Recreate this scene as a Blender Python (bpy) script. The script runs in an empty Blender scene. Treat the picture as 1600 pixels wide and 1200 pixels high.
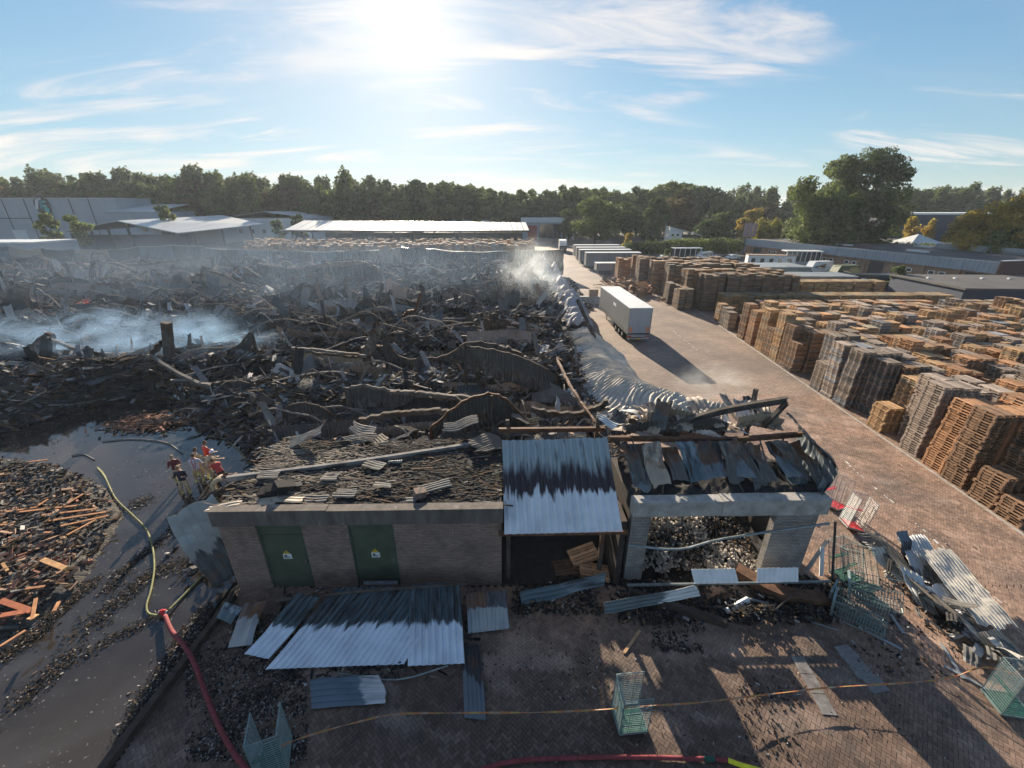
import bpy, math, random
import numpy as np
from mathutils import Vector, Matrix, Euler

random.seed(7)
RNG = np.random.default_rng(7)
scene = bpy.context.scene
COL = scene.collection
PI = math.pi
R = math.radians

# ------------------------------------------------------------------ camera
CAM_H = 14.0
PITCH = R(22.9)
F = 650.0 / 1600.0
SP, CP = math.sin(PITCH), math.cos(PITCH)
cam_data = bpy.data.cameras.new('camera')
cam_data.sensor_width = 36.0
cam_data.lens = 36.0 * F
cam_data.clip_start = 0.1
cam_data.clip_end = 6000
cam = bpy.data.objects.new('camera', cam_data)
cam.location = (0, 0, CAM_H)
cam.rotation_euler = (PI / 2 - PITCH, 0, 0)
COL.objects.link(cam)
scene.camera = cam

# ------------------------------------------------------------------ light
SUN_EL, SUN_AZ = R(18.5), R(-11.5)          # azimuth from +Y, negative towards -X
sun_dir = Vector((math.sin(SUN_AZ) * math.cos(SUN_EL), math.cos(SUN_AZ) * math.cos(SUN_EL), math.sin(SUN_EL)))
sd = bpy.data.lights.new('sun', 'SUN')
sd.energy = 5.0
sd.angle = R(0.55)
sd.color = (1.0, 0.85, 0.66)
sun = bpy.data.objects.new('sun', sd)
sun.rotation_euler = (-sun_dir).to_track_quat('-Z', 'Y').to_euler()
sun.location = sun_dir * 50 + Vector((0, 0, 40))
COL.objects.link(sun)

world = bpy.data.worlds.new('World')
scene.world = world
world.use_nodes = True
wn, wl = world.node_tree.nodes, world.node_tree.links
wn.clear()
w_out = wn.new('ShaderNodeOutputWorld')
w_bg = wn.new('ShaderNodeBackground')
w_sky = wn.new('ShaderNodeTexSky')
w_sky.sky_type = 'NISHITA'
w_sky.sun_disc = False
w_sky.sun_elevation = SUN_EL
w_sky.sun_rotation = SUN_AZ
w_sky.altitude = 0
w_sky.air_density = 1.0
w_sky.dust_density = 0.15
w_sky.ozone_density = 2.2
w_bg.inputs['Strength'].default_value = 0.075
def wnode(t, **k):
    n = wn.new(t)
    for a, b in k.items():
        setattr(n, a, b)
    return n
def wmath(op, a, b=None):
    n = wnode('ShaderNodeMath', operation=op)
    for i, v in enumerate((a, b)):
        if v is None: continue
        if isinstance(v, (int, float)): n.inputs[i].default_value = v
        else: wl.new(v, n.inputs[i])
    return n.outputs[0]
tc = wnode('ShaderNodeTexCoord')
sep = wnode('ShaderNodeSeparateXYZ')
wl.new(tc.outputs['Generated'], sep.inputs[0])
zc = wmath('ADD', wmath('MAXIMUM', sep.outputs['Z'], 0.0), 0.16)
px_ = wmath('DIVIDE', sep.outputs['X'], zc)
py_ = wmath('DIVIDE', sep.outputs['Y'], zc)
comb = wnode('ShaderNodeCombineXYZ')
wl.new(px_, comb.inputs[0]); wl.new(py_, comb.inputs[1])
def cloud(rot, scl, nscale, dist, lo, hi, off, detail=9):
    mp = wnode('ShaderNodeMapping')
    mp.inputs['Rotation'].default_value = (0, 0, R(rot))
    mp.inputs['Scale'].default_value = scl
    mp.inputs['Location'].default_value = off
    wl.new(comb.outputs[0], mp.inputs[0])
    nz = wnode('ShaderNodeTexNoise')
    nz.inputs['Scale'].default_value = nscale
    nz.inputs['Detail'].default_value = detail
    nz.inputs['Roughness'].default_value = 0.62
    nz.inputs['Distortion'].default_value = dist
    wl.new(mp.outputs[0], nz.inputs['Vector'])
    mr = wnode('ShaderNodeMapRange', interpolation_type='SMOOTHSTEP')
    mr.inputs['From Min'].default_value = lo
    mr.inputs['From Max'].default_value = hi
    wl.new(nz.outputs[0], mr.inputs['Value'])
    return mr.outputs[0]
wisps = cloud(45, (0.45, 1.5, 1), 1.5, 0.9, 0.45, 0.72, (2.6, 8.1, 0))
mass = cloud(20, (1, 1, 1), 0.40, 0.4, 0.43, 0.58, (1.1, 4.9, 0), 3)
veil = cloud(30, (0.35, 1.1, 1), 0.9, 0.5, 0.45, 0.95, (7.0, 1.0, 0), 5)
cf = wmath('MINIMUM', wmath('ADD', wmath('MULTIPLY', wmath('MULTIPLY', wisps, mass), 1.0), wmath('MULTIPLY', veil, 0.12)), 1.0)
# the sun's glare in the thin cloud: a function of the angle to the sun only
vd = wnode('ShaderNodeVectorMath', operation='DOT_PRODUCT')
nrm = wnode('ShaderNodeVectorMath', operation='NORMALIZE')
wl.new(tc.outputs['Generated'], nrm.inputs[0])
wl.new(nrm.outputs[0], vd.inputs[0])
vd.inputs[1].default_value = sun_dir
dotp = wmath('MAXIMUM', vd.outputs['Value'], 0.0)
glow = wmath('ADD', wmath('ADD', wmath('MULTIPLY', wmath('POWER', dotp, 30.0), 3.2), wmath('MULTIPLY', wmath('POWER', dotp, 220.0), 6.0)), wmath('MULTIPLY', wmath('POWER', dotp, 1600.0), 16.0))
cl_col = wnode('ShaderNodeRGB'); cl_col.outputs[0].default_value = (15.0, 13.5, 11.5, 1)
mixc = wnode('ShaderNodeMix', data_type='RGBA')
wl.new(cf, mixc.inputs['Factor'])
tint = wnode('ShaderNodeMix', data_type='RGBA', blend_type='MULTIPLY')
tint.inputs['Factor'].default_value = 1.0
tint.inputs[7].default_value = (0.66, 0.92, 1.17, 1)
wl.new(w_sky.outputs[0], tint.inputs[6])
wl.new(tint.outputs[2], mixc.inputs[6]); wl.new(cl_col.outputs[0], mixc.inputs[7])
gl = wnode('ShaderNodeVectorMath', operation='SCALE')
gl.inputs[0].default_value = (1.0, 0.93, 0.80)
wl.new(glow, gl.inputs['Scale'])
addg = wnode('ShaderNodeVectorMath', operation='ADD')
wl.new(mixc.outputs[2], addg.inputs[0]); wl.new(gl.outputs[0], addg.inputs[1])
# soft shoulder, so that the glare round the sun does not swamp the rest
den = wnode('ShaderNodeVectorMath', operation='MULTIPLY_ADD')
wl.new(addg.outputs[0], den.inputs[0]); den.inputs[1].default_value = (1 / 8.5,) * 3; den.inputs[2].default_value = (1, 1, 1)
quo = wnode('ShaderNodeVectorMath', operation='DIVIDE')
wl.new(addg.outputs[0], quo.inputs[0]); wl.new(den.outputs[0], quo.inputs[1])
wl.new(quo.outputs[0], w_bg.inputs['Color'])
wl.new(w_bg.outputs[0], w_out.inputs['Surface'])

vs = scene.view_settings
scene.display_settings.display_device = 'sRGB'
vs.view_transform = 'Standard'
vs.look = 'None'
vs.exposure = 1.32
vs.gamma = 1.0
vs.use_curve_mapping = False
scene.cycles.max_bounces = 6
scene.cycles.transparent_max_bounces = 12
scene.cycles.volume_bounces = 0
scene.cycles.volume_step_rate = 2.0
scene.cycles.volume_max_steps = 96
scene.cycles.use_denoising = True
scene.cycles.sample_clamp_indirect = 6.0

# ------------------------------------------------------------------ where things stand
def site(px, py, z=0.0):
    """the place on the level z that a survey mark of the photograph stands on"""
    u, v = (px - 800) / 650.0, (py - 600) / 650.0
    t = (CAM_H - z) / (SP + v * CP)
    return (u * t, (CP - v * SP) * t)
def up_at(px, py, Y):
    """x and height of a mark on the upright plane at distance Y"""
    u, v = (px - 800) / 650.0, (py - 600) / 650.0
    t = Y / (CP - v * SP)
    return (u * t, CAM_H - (SP + v * CP) * t)

# ------------------------------------------------------------------ noise on arrays
def _hash(ix, iy, seed):
    n = (ix.astype(np.int64) * 374761393 + iy.astype(np.int64) * 668265263 + seed * 1442695041) & 0x7fffffff
    n = ((n ^ (n >> 13)) * 1274126177) & 0x7fffffff
    return ((n ^ (n >> 16)) & 0xffff) / 65535.0
def vnoise(x, y, seed=0):
    x = np.asarray(x, float); y = np.asarray(y, float)
    x, y = np.broadcast_arrays(x, y)
    ix, iy = np.floor(x), np.floor(y)
    fx, fy = x - ix, y - iy
    fx = fx * fx * (3 - 2 * fx); fy = fy * fy * (3 - 2 * fy)
    a, b = _hash(ix, iy, seed), _hash(ix + 1, iy, seed)
    c, d = _hash(ix, iy + 1, seed), _hash(ix + 1, iy + 1, seed)
    return (a + (b - a) * fx) * (1 - fy) + (c + (d - c) * fx) * fy
def fnoise(x, y, seed=0, octv=4):
    s, a, t = 0, 1.0, 0
    for k in range(octv):
        s = s + a * vnoise(np.asarray(x) * 2 ** k, np.asarray(y) * 2 ** k, seed + k * 17)
        t += a; a *= 0.5
    return s / t

# ------------------------------------------------------------------ mesh collecting
BOXV = np.array([(-1,-1,-1),(1,-1,-1),(1,1,-1),(-1,1,-1),(-1,-1,1),(1,-1,1),(1,1,1),(-1,1,1)], float)
BOXF = np.array([(0,3,2,1),(4,5,6,7),(0,1,5,4),(1,2,6,5),(2,3,7,6),(3,0,4,7)])
def rot(e):
    return np.array(Euler(e).to_matrix())
class Mass:
    def __init__(s):
        s.V, s.Q, s.C, s.S, s.M, s.n = [], [], [], [], [], 0
    def add(s, V, Q, col=(1, 1, 1), st=None, mat=0):
        V = np.asarray(V, float).reshape(-1, 3); Q = np.asarray(Q, int).reshape(-1, 4)
        s.V.append(V); s.Q.append(Q + s.n)
        c = np.asarray(col, float)
        if c.ndim == 1: c = np.tile(c[:3], (len(V), 1))
        s.C.append(c)
        s.S.append(np.zeros((len(V), 3)) if st is None else st)
        s.M.append(np.full(len(Q), mat))
        s.n += len(V)
        return s
    def box(s, c, size, e=None, col=(1, 1, 1), mat=0):
        v = BOXV * np.asarray(size, float) / 2
        if e is not None:
            v = v @ (rot(e) if not hasattr(e, 'shape') else e).T
        return s.add(v + np.asarray(c, float), BOXF, col, None, mat)
    def bx(s, x0, x1, y0, y1, z0, z1, col=(1, 1, 1), mat=0):
        return s.box(((x0 + x1) / 2, (y0 + y1) / 2, (z0 + z1) / 2), (x1 - x0, y1 - y0, z1 - z0), None, col, mat)
    def boxes(s, C, H, Rm, cols, faces=None):
        C = np.asarray(C, float); N = len(C)
        if N == 0: return s
        v = BOXV[None] * np.asarray(H, float)[:, None, :]
        if Rm is not None: v = np.einsum('nij,nkj->nki', Rm, v)
        v = v + C[:, None, :]
        f = BOXF if faces is None else BOXF[faces]
        Q = (f[None] + (np.arange(N) * 8)[:, None, None]).reshape(-1, 4)
        cols = np.repeat(np.asarray(cols, float), 8, axis=0)
        return s.add(v.reshape(-1, 3), Q, cols)
    def hexa(s, pts, col=(1, 1, 1), mat=0):
        return s.add(pts, BOXF, col, None, mat)
    def sweep(s, pts, prof, up=(0, 0, 1), col=(1, 1, 1), closed=True, scale=None, caps=True, st=False):
        P = np.asarray(pts, float); n = len(P); prof = np.asarray(prof, float); m = len(prof)
        T = np.gradient(P, axis=0); T /= np.linalg.norm(T, axis=1)[:, None] + 1e-9
        up = np.asarray(up, float)
        rings = []
        prev = None
        for i in range(n):
            a = np.cross(T[i], up)
            if np.linalg.norm(a) < 0.15:
                a = prev if prev is not None else np.cross(T[i], (1, 0, 0.01))
            a = a / np.linalg.norm(a); prev = a
            b = np.cross(a, T[i])
            k = 1 if scale is None else scale[i]
            rings.append(P[i] + k * (prof[:, :1] * a + prof[:, 1:] * b))
        V = np.concatenate(rings)
        Q = []
        mm = m if closed else m - 1
        for i in range(n - 1):
            for j in range(mm):
                k = (j + 1) % m
                Q.append((i * m + j, i * m + k, (i + 1) * m + k, (i + 1) * m + j))
        if closed and caps:
            for base, sgn in ((0, 1), ((n - 1) * m, -1)):
                if m == 4: fs = [(0, 1, 2, 3)]
                elif m == 6: fs = [(0, 1, 2, 3), (0, 3, 4, 5)]
                elif m == 8: fs = [(0, 1, 2, 3), (0, 3, 4, 7), (4, 5, 6, 7)]
                else: fs = []
                for q in fs:
                    q = q if sgn < 0 else q[::-1]
                    Q.append(tuple(base + t for t in q))
        return s.add(V, Q, col)
    def tube(s, pts, r, n=6, col=(1, 1, 1), up=(0, 0, 1)):
        a = np.arange(n) * 2 * PI / n
        sc = None
        if hasattr(r, '__len__'): sc, r = r, 1.0
        return s.sweep(pts, np.stack([np.cos(a) * r, np.sin(a) * r], 1), up, col, True, sc)
    def flat(s, pts, z, col=(1, 1, 1)):
        raise NotImplementedError
    def arrays(s):
        return (np.concatenate(s.V), np.concatenate(s.Q), np.concatenate(s.C), np.concatenate(s.S), np.concatenate(s.M))
    def mesh(s, name, mats=None, smooth=False):
        V, Q, C, S, M = s.arrays()
        me = bpy.data.meshes.new(name)
        me.vertices.add(len(V)); me.vertices.foreach_set('co', V.ravel().astype(np.float32))
        me.loops.add(len(Q) * 4); me.loops.foreach_set('vertex_index', Q.ravel().astype(np.int32))
        me.polygons.add(len(Q)); me.polygons.foreach_set('loop_start', (np.arange(len(Q)) * 4).astype(np.int32))
        me.polygons.foreach_set('use_smooth', np.full(len(Q), bool(smooth)))
        if M.any(): me.polygons.foreach_set('material_index', M.astype(np.int32))
        a = me.attributes.new('Col', 'FLOAT_COLOR', 'POINT')
        a.data.foreach_set('color', np.concatenate([C, np.ones((len(C), 1))], 1).ravel().astype(np.float32))
        if np.any(S):
            b = me.attributes.new('st', 'FLOAT_VECTOR', 'POINT')
            b.data.foreach_set('vector', S.ravel().astype(np.float32))
        me.update(calc_edges=True)
        me.validate()
        if mats is not None:
            for m in (mats if isinstance(mats, (list, tuple)) else [mats]): me.materials.append(m)
        return me
    def build(s, name, mats, parent=None, smooth=False, loc=None, e=None):
        return put(name, s.mesh(name, mats, smooth), parent, loc, e)

def put(name, me, parent=None, loc=None, e=None):
    o = bpy.data.objects.new(name, me)
    COL.objects.link(o)
    if parent is not None: o.parent = parent
    if loc is not None: o.location = loc
    if e is not None: o.rotation_euler = e
    return o
def tag(o, label, cat, group=None):
    o['label'] = label; o['category'] = cat
    if group: o['group'] = group
    return o
def empty(name, label, cat, loc=(0, 0, 0), rz=0.0, group=None):
    o = bpy.data.objects.new(name, None)
    o.empty_display_size = 0.3
    COL.objects.link(o)
    o.location = loc; o.rotation_euler = (0, 0, rz)
    return tag(o, label, cat, group)
def kind(o, k):
    o['kind'] = k
    return o
def copy_tree(o, parent=None):
    c = o.copy(); COL.objects.link(c); c.parent = parent
    for ch in list(o.children): copy_tree(ch, c)
    return c
def uni(a, b, n=None):
    return RNG.uniform(a, b, n)
def rand_rots(n, tilt=PI, yaw=PI):
    a = uni(-tilt, tilt, n); b = uni(-tilt, tilt, n); c = uni(-yaw, yaw, n)
    ca, sa, cb, sb, cc, sc_ = np.cos(a), np.sin(a), np.cos(b), np.sin(b), np.cos(c), np.sin(c)
    Rx = np.zeros((n, 3, 3)); Rx[:, 0, 0] = 1; Rx[:, 1, 1] = ca; Rx[:, 1, 2] = -sa; Rx[:, 2, 1] = sa; Rx[:, 2, 2] = ca
    Ry = np.zeros((n, 3, 3)); Ry[:, 1, 1] = 1; Ry[:, 0, 0] = cb; Ry[:, 0, 2] = sb; Ry[:, 2, 0] = -sb; Ry[:, 2, 2] = cb
    Rz = np.zeros((n, 3, 3)); Rz[:, 2, 2] = 1; Rz[:, 0, 0] = cc; Rz[:, 0, 1] = -sc_; Rz[:, 1, 0] = sc_; Rz[:, 1, 1] = cc
    return Rz @ Ry @ Rx

# ------------------------------------------------------------------ materials
MATS = {}
def mat(name, col=(.5, .5, .5), rough=.8, metal=0.0, var=.25, scale=3.0, bump=.0, bscale=25.0, attr=False, rnd=0.0,
        spec=.5, col2=None, stretch=(1, 1, 1), detail=6, thr=None, col3=None, scale3=.6, thr3=(.5, .7), trans=0.0, emit=None, bdist=.02):
    m = bpy.data.materials.new(name); m.use_nodes = True
    n, l = m.node_tree.nodes, m.node_tree.links
    p = n['Principled BSDF']; out = n['Material Output']
    p.inputs['Roughness'].default_value = rough
    p.inputs['Metallic'].default_value = metal
    p.inputs['Specular IOR Level'].default_value = spec
    t = n.new('ShaderNodeTexCoord'); mp = n.new('ShaderNodeMapping')
    mp.inputs['Scale'].default_value = stretch
    l.new(t.outputs['Object'], mp.inputs[0])
    def nz(s, d=detail):
        q = n.new('ShaderNodeTexNoise'); q.inputs['Scale'].default_value = s; q.inputs['Detail'].default_value = d
        q.inputs['Roughness'].default_value = .6
        l.new(mp.outputs[0], q.inputs['Vector']); return q.outputs[0]
    def rng(v, a, b, c=0.0, d=1.0):
        q = n.new('ShaderNodeMapRange'); q.inputs['From Min'].default_value = a; q.inputs['From Max'].default_value = b
        q.inputs['To Min'].default_value = c; q.inputs['To Max'].default_value = d
        l.new(v, q.inputs['Value']); return q.outputs[0]
    def mixn(f, a, b, mode='MIX'):
        q = n.new('ShaderNodeMix'); q.data_type = 'RGBA'; q.blend_type = mode
        for i, v in ((0, f), (6, a), (7, b)):
            if isinstance(v, (int, float)): q.inputs[i].default_value = v
            elif isinstance(v, tuple): q.inputs[i].default_value = (*v[:3], 1)
            else: l.new(v, q.inputs[i])
        return q.outputs[2]
    c0 = tuple(x * (1 - var) for x in col)
    c1 = col2 if col2 else tuple(min(1, x * (1 + var)) for x in col)
    lo, hi = thr if thr else (.3, .7)
    base = mixn(rng(nz(scale), lo, hi), c0, c1)
    if col3: base = mixn(rng(nz(scale3), *thr3), base, col3)
    if attr:
        a = n.new('ShaderNodeAttribute'); a.attribute_name = 'Col'
        base = mixn(1.0, base, a.outputs['Color'], 'MULTIPLY')
    if rnd:
        oi = n.new('ShaderNodeObjectInfo')
        v = rng(oi.outputs['Random'], 0, 1, 1 - rnd, 1 + rnd)
        q = n.new('ShaderNodeVectorMath'); q.operation = 'SCALE'
        l.new(base, q.inputs[0]); l.new(v, q.inputs['Scale']); base = q.outputs[0]
    l.new(base, p.inputs['Base Color'])
    if bump:
        b = n.new('ShaderNodeBump'); b.inputs['Strength'].default_value = bump; b.inputs['Distance'].default_value = bdist
        l.new(nz(bscale, 5), b.inputs['Height']); l.new(b.outputs[0], p.inputs['Normal'])
    if trans:
        tr = n.new('ShaderNodeBsdfTranslucent'); l.new(base, tr.inputs['Color'])
        mx = n.new('ShaderNodeMixShader'); mx.inputs[0].default_value = trans
        l.new(p.outputs[0], mx.inputs[1]); l.new(tr.outputs[0], mx.inputs[2]); l.new(mx.outputs[0], out.inputs['Surface'])
    if emit:
        p.inputs['Emission Color'].default_value = (*emit[:3], 1); p.inputs['Emission Strength'].default_value = emit[3]
    MATS[name] = m
    return m

def sheet_mat(name, paint, burnt, burnt2, level, spread, rust=None, metal=.25, rough=.5, rev=False, nx=3.0, band=None):
    """painted steel sheet, scorched from one end: st = (metres across, 0..1 along, piece)"""
    m = bpy.data.materials.new(name); m.use_nodes = True
    n, l = m.node_tree.nodes, m.node_tree.links
    p = n['Principled BSDF']
    at = n.new('ShaderNodeAttribute'); at.attribute_name = 'st'
    sp = n.new('ShaderNodeSeparateXYZ'); l.new(at.outputs['Vector'], sp.inputs[0])
    mp = n.new('ShaderNodeMapping'); mp.inputs['Scale'].default_value = (nx, 1.6, 3.7)
    l.new(at.outputs['Vector'], mp.inputs[0])
    def nz(s, d=5, vec=mp.outputs[0]):
        q = n.new('ShaderNodeTexNoise'); q.inputs['Scale'].default_value = s; q.inputs['Detail'].default_value = d
        l.new(vec, q.inputs['Vector']); return q.outputs[0]
    def ma(op, a, b):
        q = n.new('ShaderNodeMath'); q.operation = op
        for i, v in enumerate((a, b)):
            if isinstance(v, (int, float)): q.inputs[i].default_value = v
            else: l.new(v, q.inputs[i])
        return q.outputs[0]
    def mixn(f, a, b):
        q = n.new('ShaderNodeMix'); q.data_type = 'RGBA'
        for i, v in ((0, f), (6, a), (7, b)):
            if isinstance(v, tuple): q.inputs[i].default_value = (*v[:3], 1)
            else: l.new(v, q.inputs[i])
        return q.outputs[2]
    def rng(v, a, b):
        q = n.new('ShaderNodeMapRange'); q.inputs['From Min'].default_value = a; q.inputs['From Max'].default_value = b
        l.new(v, q.inputs['Value']); return q.outputs[0]
    along = ma('ADD', sp.outputs['Y'], ma('MULTIPLY', ma('SUBTRACT', nz(1.6), .5), spread))
    f = rng(along, level - .025, level + .025)
    obj = n.new('ShaderNodeTexCoord')
    grime = nz(1.3, 6, obj.outputs['Object'])
    pc = mixn(rng(grime, .35, .75), tuple(x * 1.0 for x in paint), tuple(x * .72 for x in paint))
    bc = mixn(rng(nz(2.2), .38, .62), burnt, burnt2)
    if band:
        bc = mixn(rng(nz(1.7), .58, .72), burnt, burnt2)
        bc = mixn(rng(ma('ADD', along, ma('MULTIPLY', ma('SUBTRACT', nz(2.6), .5), .25)), level + band - .06, level + band + .10), burnt2, bc)
    if rust: bc = mixn(rng(nz(.9, 6, obj.outputs['Object']), .54, .66), bc, rust)
    l.new(mixn(f, pc, bc), p.inputs['Base Color'])
    p.inputs['Roughness'].default_value = rough; p.inputs['Metallic'].default_value = metal
    MATS[name] = m
    return m

# ------------------------------------------------------------------ crumpled sheet
def sheet(w, L, pitch=.25, amp=.035, nv=16, curl=.4, crump=.08, seed=0, tear=0.0, tear0=0.0, detailed=False, wave=0.0, skew=0.0, dent=1.3):
    npch = max(2, int(round(w / pitch)))
    if detailed:
        prof = [(0, 0), (.42, 0), (.5, 1), (.92, 1)]
    else:
        prof = [(0, 0), (.5, 1)]
    us, zs = [], []
    for k in range(npch):
        for a, b in prof:
            us.append((k + a) / npch * w); zs.append(b * amp)
    us.append(w); zs.append(0)
    us, zs = np.array(us), np.array(zs); nu = len(us)
    vv = np.linspace(0, 1, nv)
    U, Vv = np.meshgrid(us, vv)                   # nv x nu
    th = curl * (fnoise(vv * 3.0 + seed * 3.1, seed * 1.7, seed, 2) - .5) * 3.2
    lens = L * (1 - tear * fnoise(us * 2.3, seed + .5, seed + 5, 3))
    st0 = L * tear0 * fnoise(us * 2.7, seed + 9.5, seed + 8, 3)
    s = st0[None] + Vv * (lens - st0)[None]
    cy = np.concatenate([[0], np.cumsum(np.cos((th[1:] + th[:-1]) / 2))]) * L / (nv - 1)
    cz = np.concatenate([[0], np.cumsum(np.sin((th[1:] + th[:-1]) / 2))]) * L / (nv - 1)
    sv = np.linspace(0, L, nv)
    Y = np.interp(s, sv, cy); Z = np.interp(s, sv, cz); TH = np.interp(s, sv, th)
    nzz = (fnoise(U * dent + seed, s * dent, seed + 2, 3) - .5) * 2 * crump
    off = zs[None] + nzz + wave * np.sin(U / w * PI * 2 + seed)
    X = U - w / 2 + (fnoise(U * .9, s * .9, seed + 31, 2) - .5) * crump * 2 + skew * s
    V = np.stack([X, Y - np.sin(TH) * off, Z + np.cos(TH) * off], -1).reshape(-1, 3)
    i, j = np.meshgrid(np.arange(nv - 1), np.arange(nu - 1), indexing='ij')
    a = i * nu + j
    Q = np.stack([a, a + 1, a + nu + 1, a + nu], -1).reshape(-1, 4)
    st = np.stack([U + seed * 7.3, s / L, np.full_like(U, seed)], -1).reshape(-1, 3)
    return V, Q, st
def sheet_obj(name, m, label, cat, loc, e, group=None, parent=None, thick=.006, col=(1, 1, 1), **k):
    V, Q, st = sheet(**k)
    b = Mass().add(V, Q, col, st)
    o = b.build(name, m, parent, False, loc, e)
    if thick:
        md = o.modifiers.new('thickness', 'SOLIDIFY'); md.thickness = thick; md.offset = 0
    if label: tag(o, label, cat, group)
    return o
IBEAM = lambda h, w, t=.02: np.array([(-w/2,-h/2),(w/2,-h/2),(w/2,-h/2+t),(t/2,-h/2+t),(t/2,h/2-t),(w/2,h/2-t),(w/2,h/2),(-w/2,h/2),(-w/2,h/2-t),(-t/2,h/2-t),(-t/2,-h/2+t),(-w/2,-h/2+t)])
def bez(pts, n=16):
    """Catmull-Rom through the points"""
    P = np.asarray(pts, float)
    P = np.concatenate([[2 * P[0] - P[1]], P, [2 * P[-1] - P[-2]]])
    out = []
    m = len(P) - 3
    for i in range(m):
        for t in np.linspace(0, 1, max(2, n // m), endpoint=(i == m - 1)):
            a, b, c, d = P[i:i + 4]
            out.append(.5 * (2 * b + (c - a) * t + (2 * a - 5 * b + 4 * c - d) * t * t + (-a + 3 * b - 3 * c + d) * t ** 3))
    return np.array(out)

def rough_path(P, amp=.06, seed=0):
    P = np.array(P, float); t = np.arange(len(P)) * .9
    for k in range(3): P[:, k] += (fnoise(t + seed * 3.3, np.full(len(P), k * 5.5 + seed), 7, 3) - .5) * 2 * amp * (1.6 if k == 2 else 1)
    return P
mat('dirt', (.055, .05, .045), .95, var=.5, scale=.35, bump=.5, bscale=8, col3=(.03, .035, .015), scale3=.05, thr3=(.45, .6))
mat('paver', (.23, .170, .133), .72, var=.30, scale=1.2, attr=True, bump=.15, bscale=60, col3=(.13, .11, .095), scale3=.35, thr3=(.45, .7))
mat('asphalt_joint', (.02, .018, .017), .95, var=.3, scale=5)
mat('far_asphalt', (.07, .066, .062), .85, var=.25, scale=.3)
mat('line_paint', (.62, .60, .55), .7, var=.3, scale=6)
mat('ash', (.085, .078, .07), .95, var=.6, spec=.15, scale=2.2, bump=.9, bscale=5, bdist=.15, col3=(.10, .10, .105), scale3=1.3, thr3=(.56, .74), attr=True)
mat('shard', (1, 1, 1), .9, var=.3, spec=.15, scale=4, attr=True, bump=.2, bscale=30)
mat('steel_burnt', (.10, .088, .078), .9, .0, spec=.2, var=.5, scale=2.5, col3=(.10, .055, .035), scale3=1.2, thr3=(.5, .68), bump=.2)
mat('steel_grey', (.20, .18, .16), .9, .0, spec=.2, var=.4, scale=2, col3=(.11, .06, .035), scale3=.9, thr3=(.52, .68), bump=.15)
mat('steel_rust', (.12, .06, .035), .8, .1, var=.5, scale=3, bump=.3)
mat('galv', (.42, .45, .46), .38, .65, var=.2, scale=6)
mat('galv_dull', (.22, .25, .26), .45, .5, var=.3, scale=4)
mat('brick_dark', (.16, .105, .085), .85, var=.3, scale=3)
mat('concrete', (.135, .115, .10), .9, var=.35, scale=3.5, bump=.3, bscale=18, stretch=(1, 1, .25), col3=(.30, .28, .26), scale3=2.2, thr3=(.60, .75))
mat('tile_grey', (.20, .195, .19), .9, var=.35, scale=2.5, bump=.3, bscale=18, col3=(.08, .07, .07), scale3=1.5, thr3=(.5, .7))
mat('concrete_pale', (.36, .345, .32), .9, var=.3, scale=2.5, bump=.3, bscale=18)
mat('soot', (.018, .018, .019), .95, var=.5, scale=4, bump=.6, bscale=12)
mat('door_green', (.075, .098, .062), .55, var=.25, scale=1.3, rnd=.05)
mat('white_paint', (.74, .75, .75), .5, var=.08, scale=2)
mat('grey_paint', (.30, .32, .34), .5, var=.12, scale=1.5)
mat('dark_paint', (.035, .04, .045), .5, var=.2, scale=2)
mat('rubber', (.02, .02, .02), .85)
mat('glass_dark', (.03, .04, .045), .08, var=.1, spec=.8)
mat('wood_pallet', (.35, .245, .165), .85, var=.3, scale=5, attr=True, bump=.15, bscale=30)
mat('wood_raw', (.42, .26, .14), .8, var=.3, scale=4, attr=True)
mat('wood_dark', (.05, .036, .028), .9, var=.5, scale=3, bump=.3)
# ================================================================== THE SETTING
def plane_obj(name, pts, z, m, k='structure'):
    b = bpy.data.meshes.new(name)
    b.from_pydata([(x, y, z) for x, y in pts], [], [tuple(range(len(pts)))])
    b.materials.append(MATS[m] if isinstance(m, str) else m)
    return kind(put(name, b), k)

plane_obj('ground', [(-3000, -1500), (3000, -1500), (3000, 4000), (-3000, 4000)], -.12, 'dirt')
plane_obj('far_yard_ground', [(-260, 97), (8, 97), (8, 31), (128, 31), (128, 240), (-260, 240)], -.045, 'far_asphalt')

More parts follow.
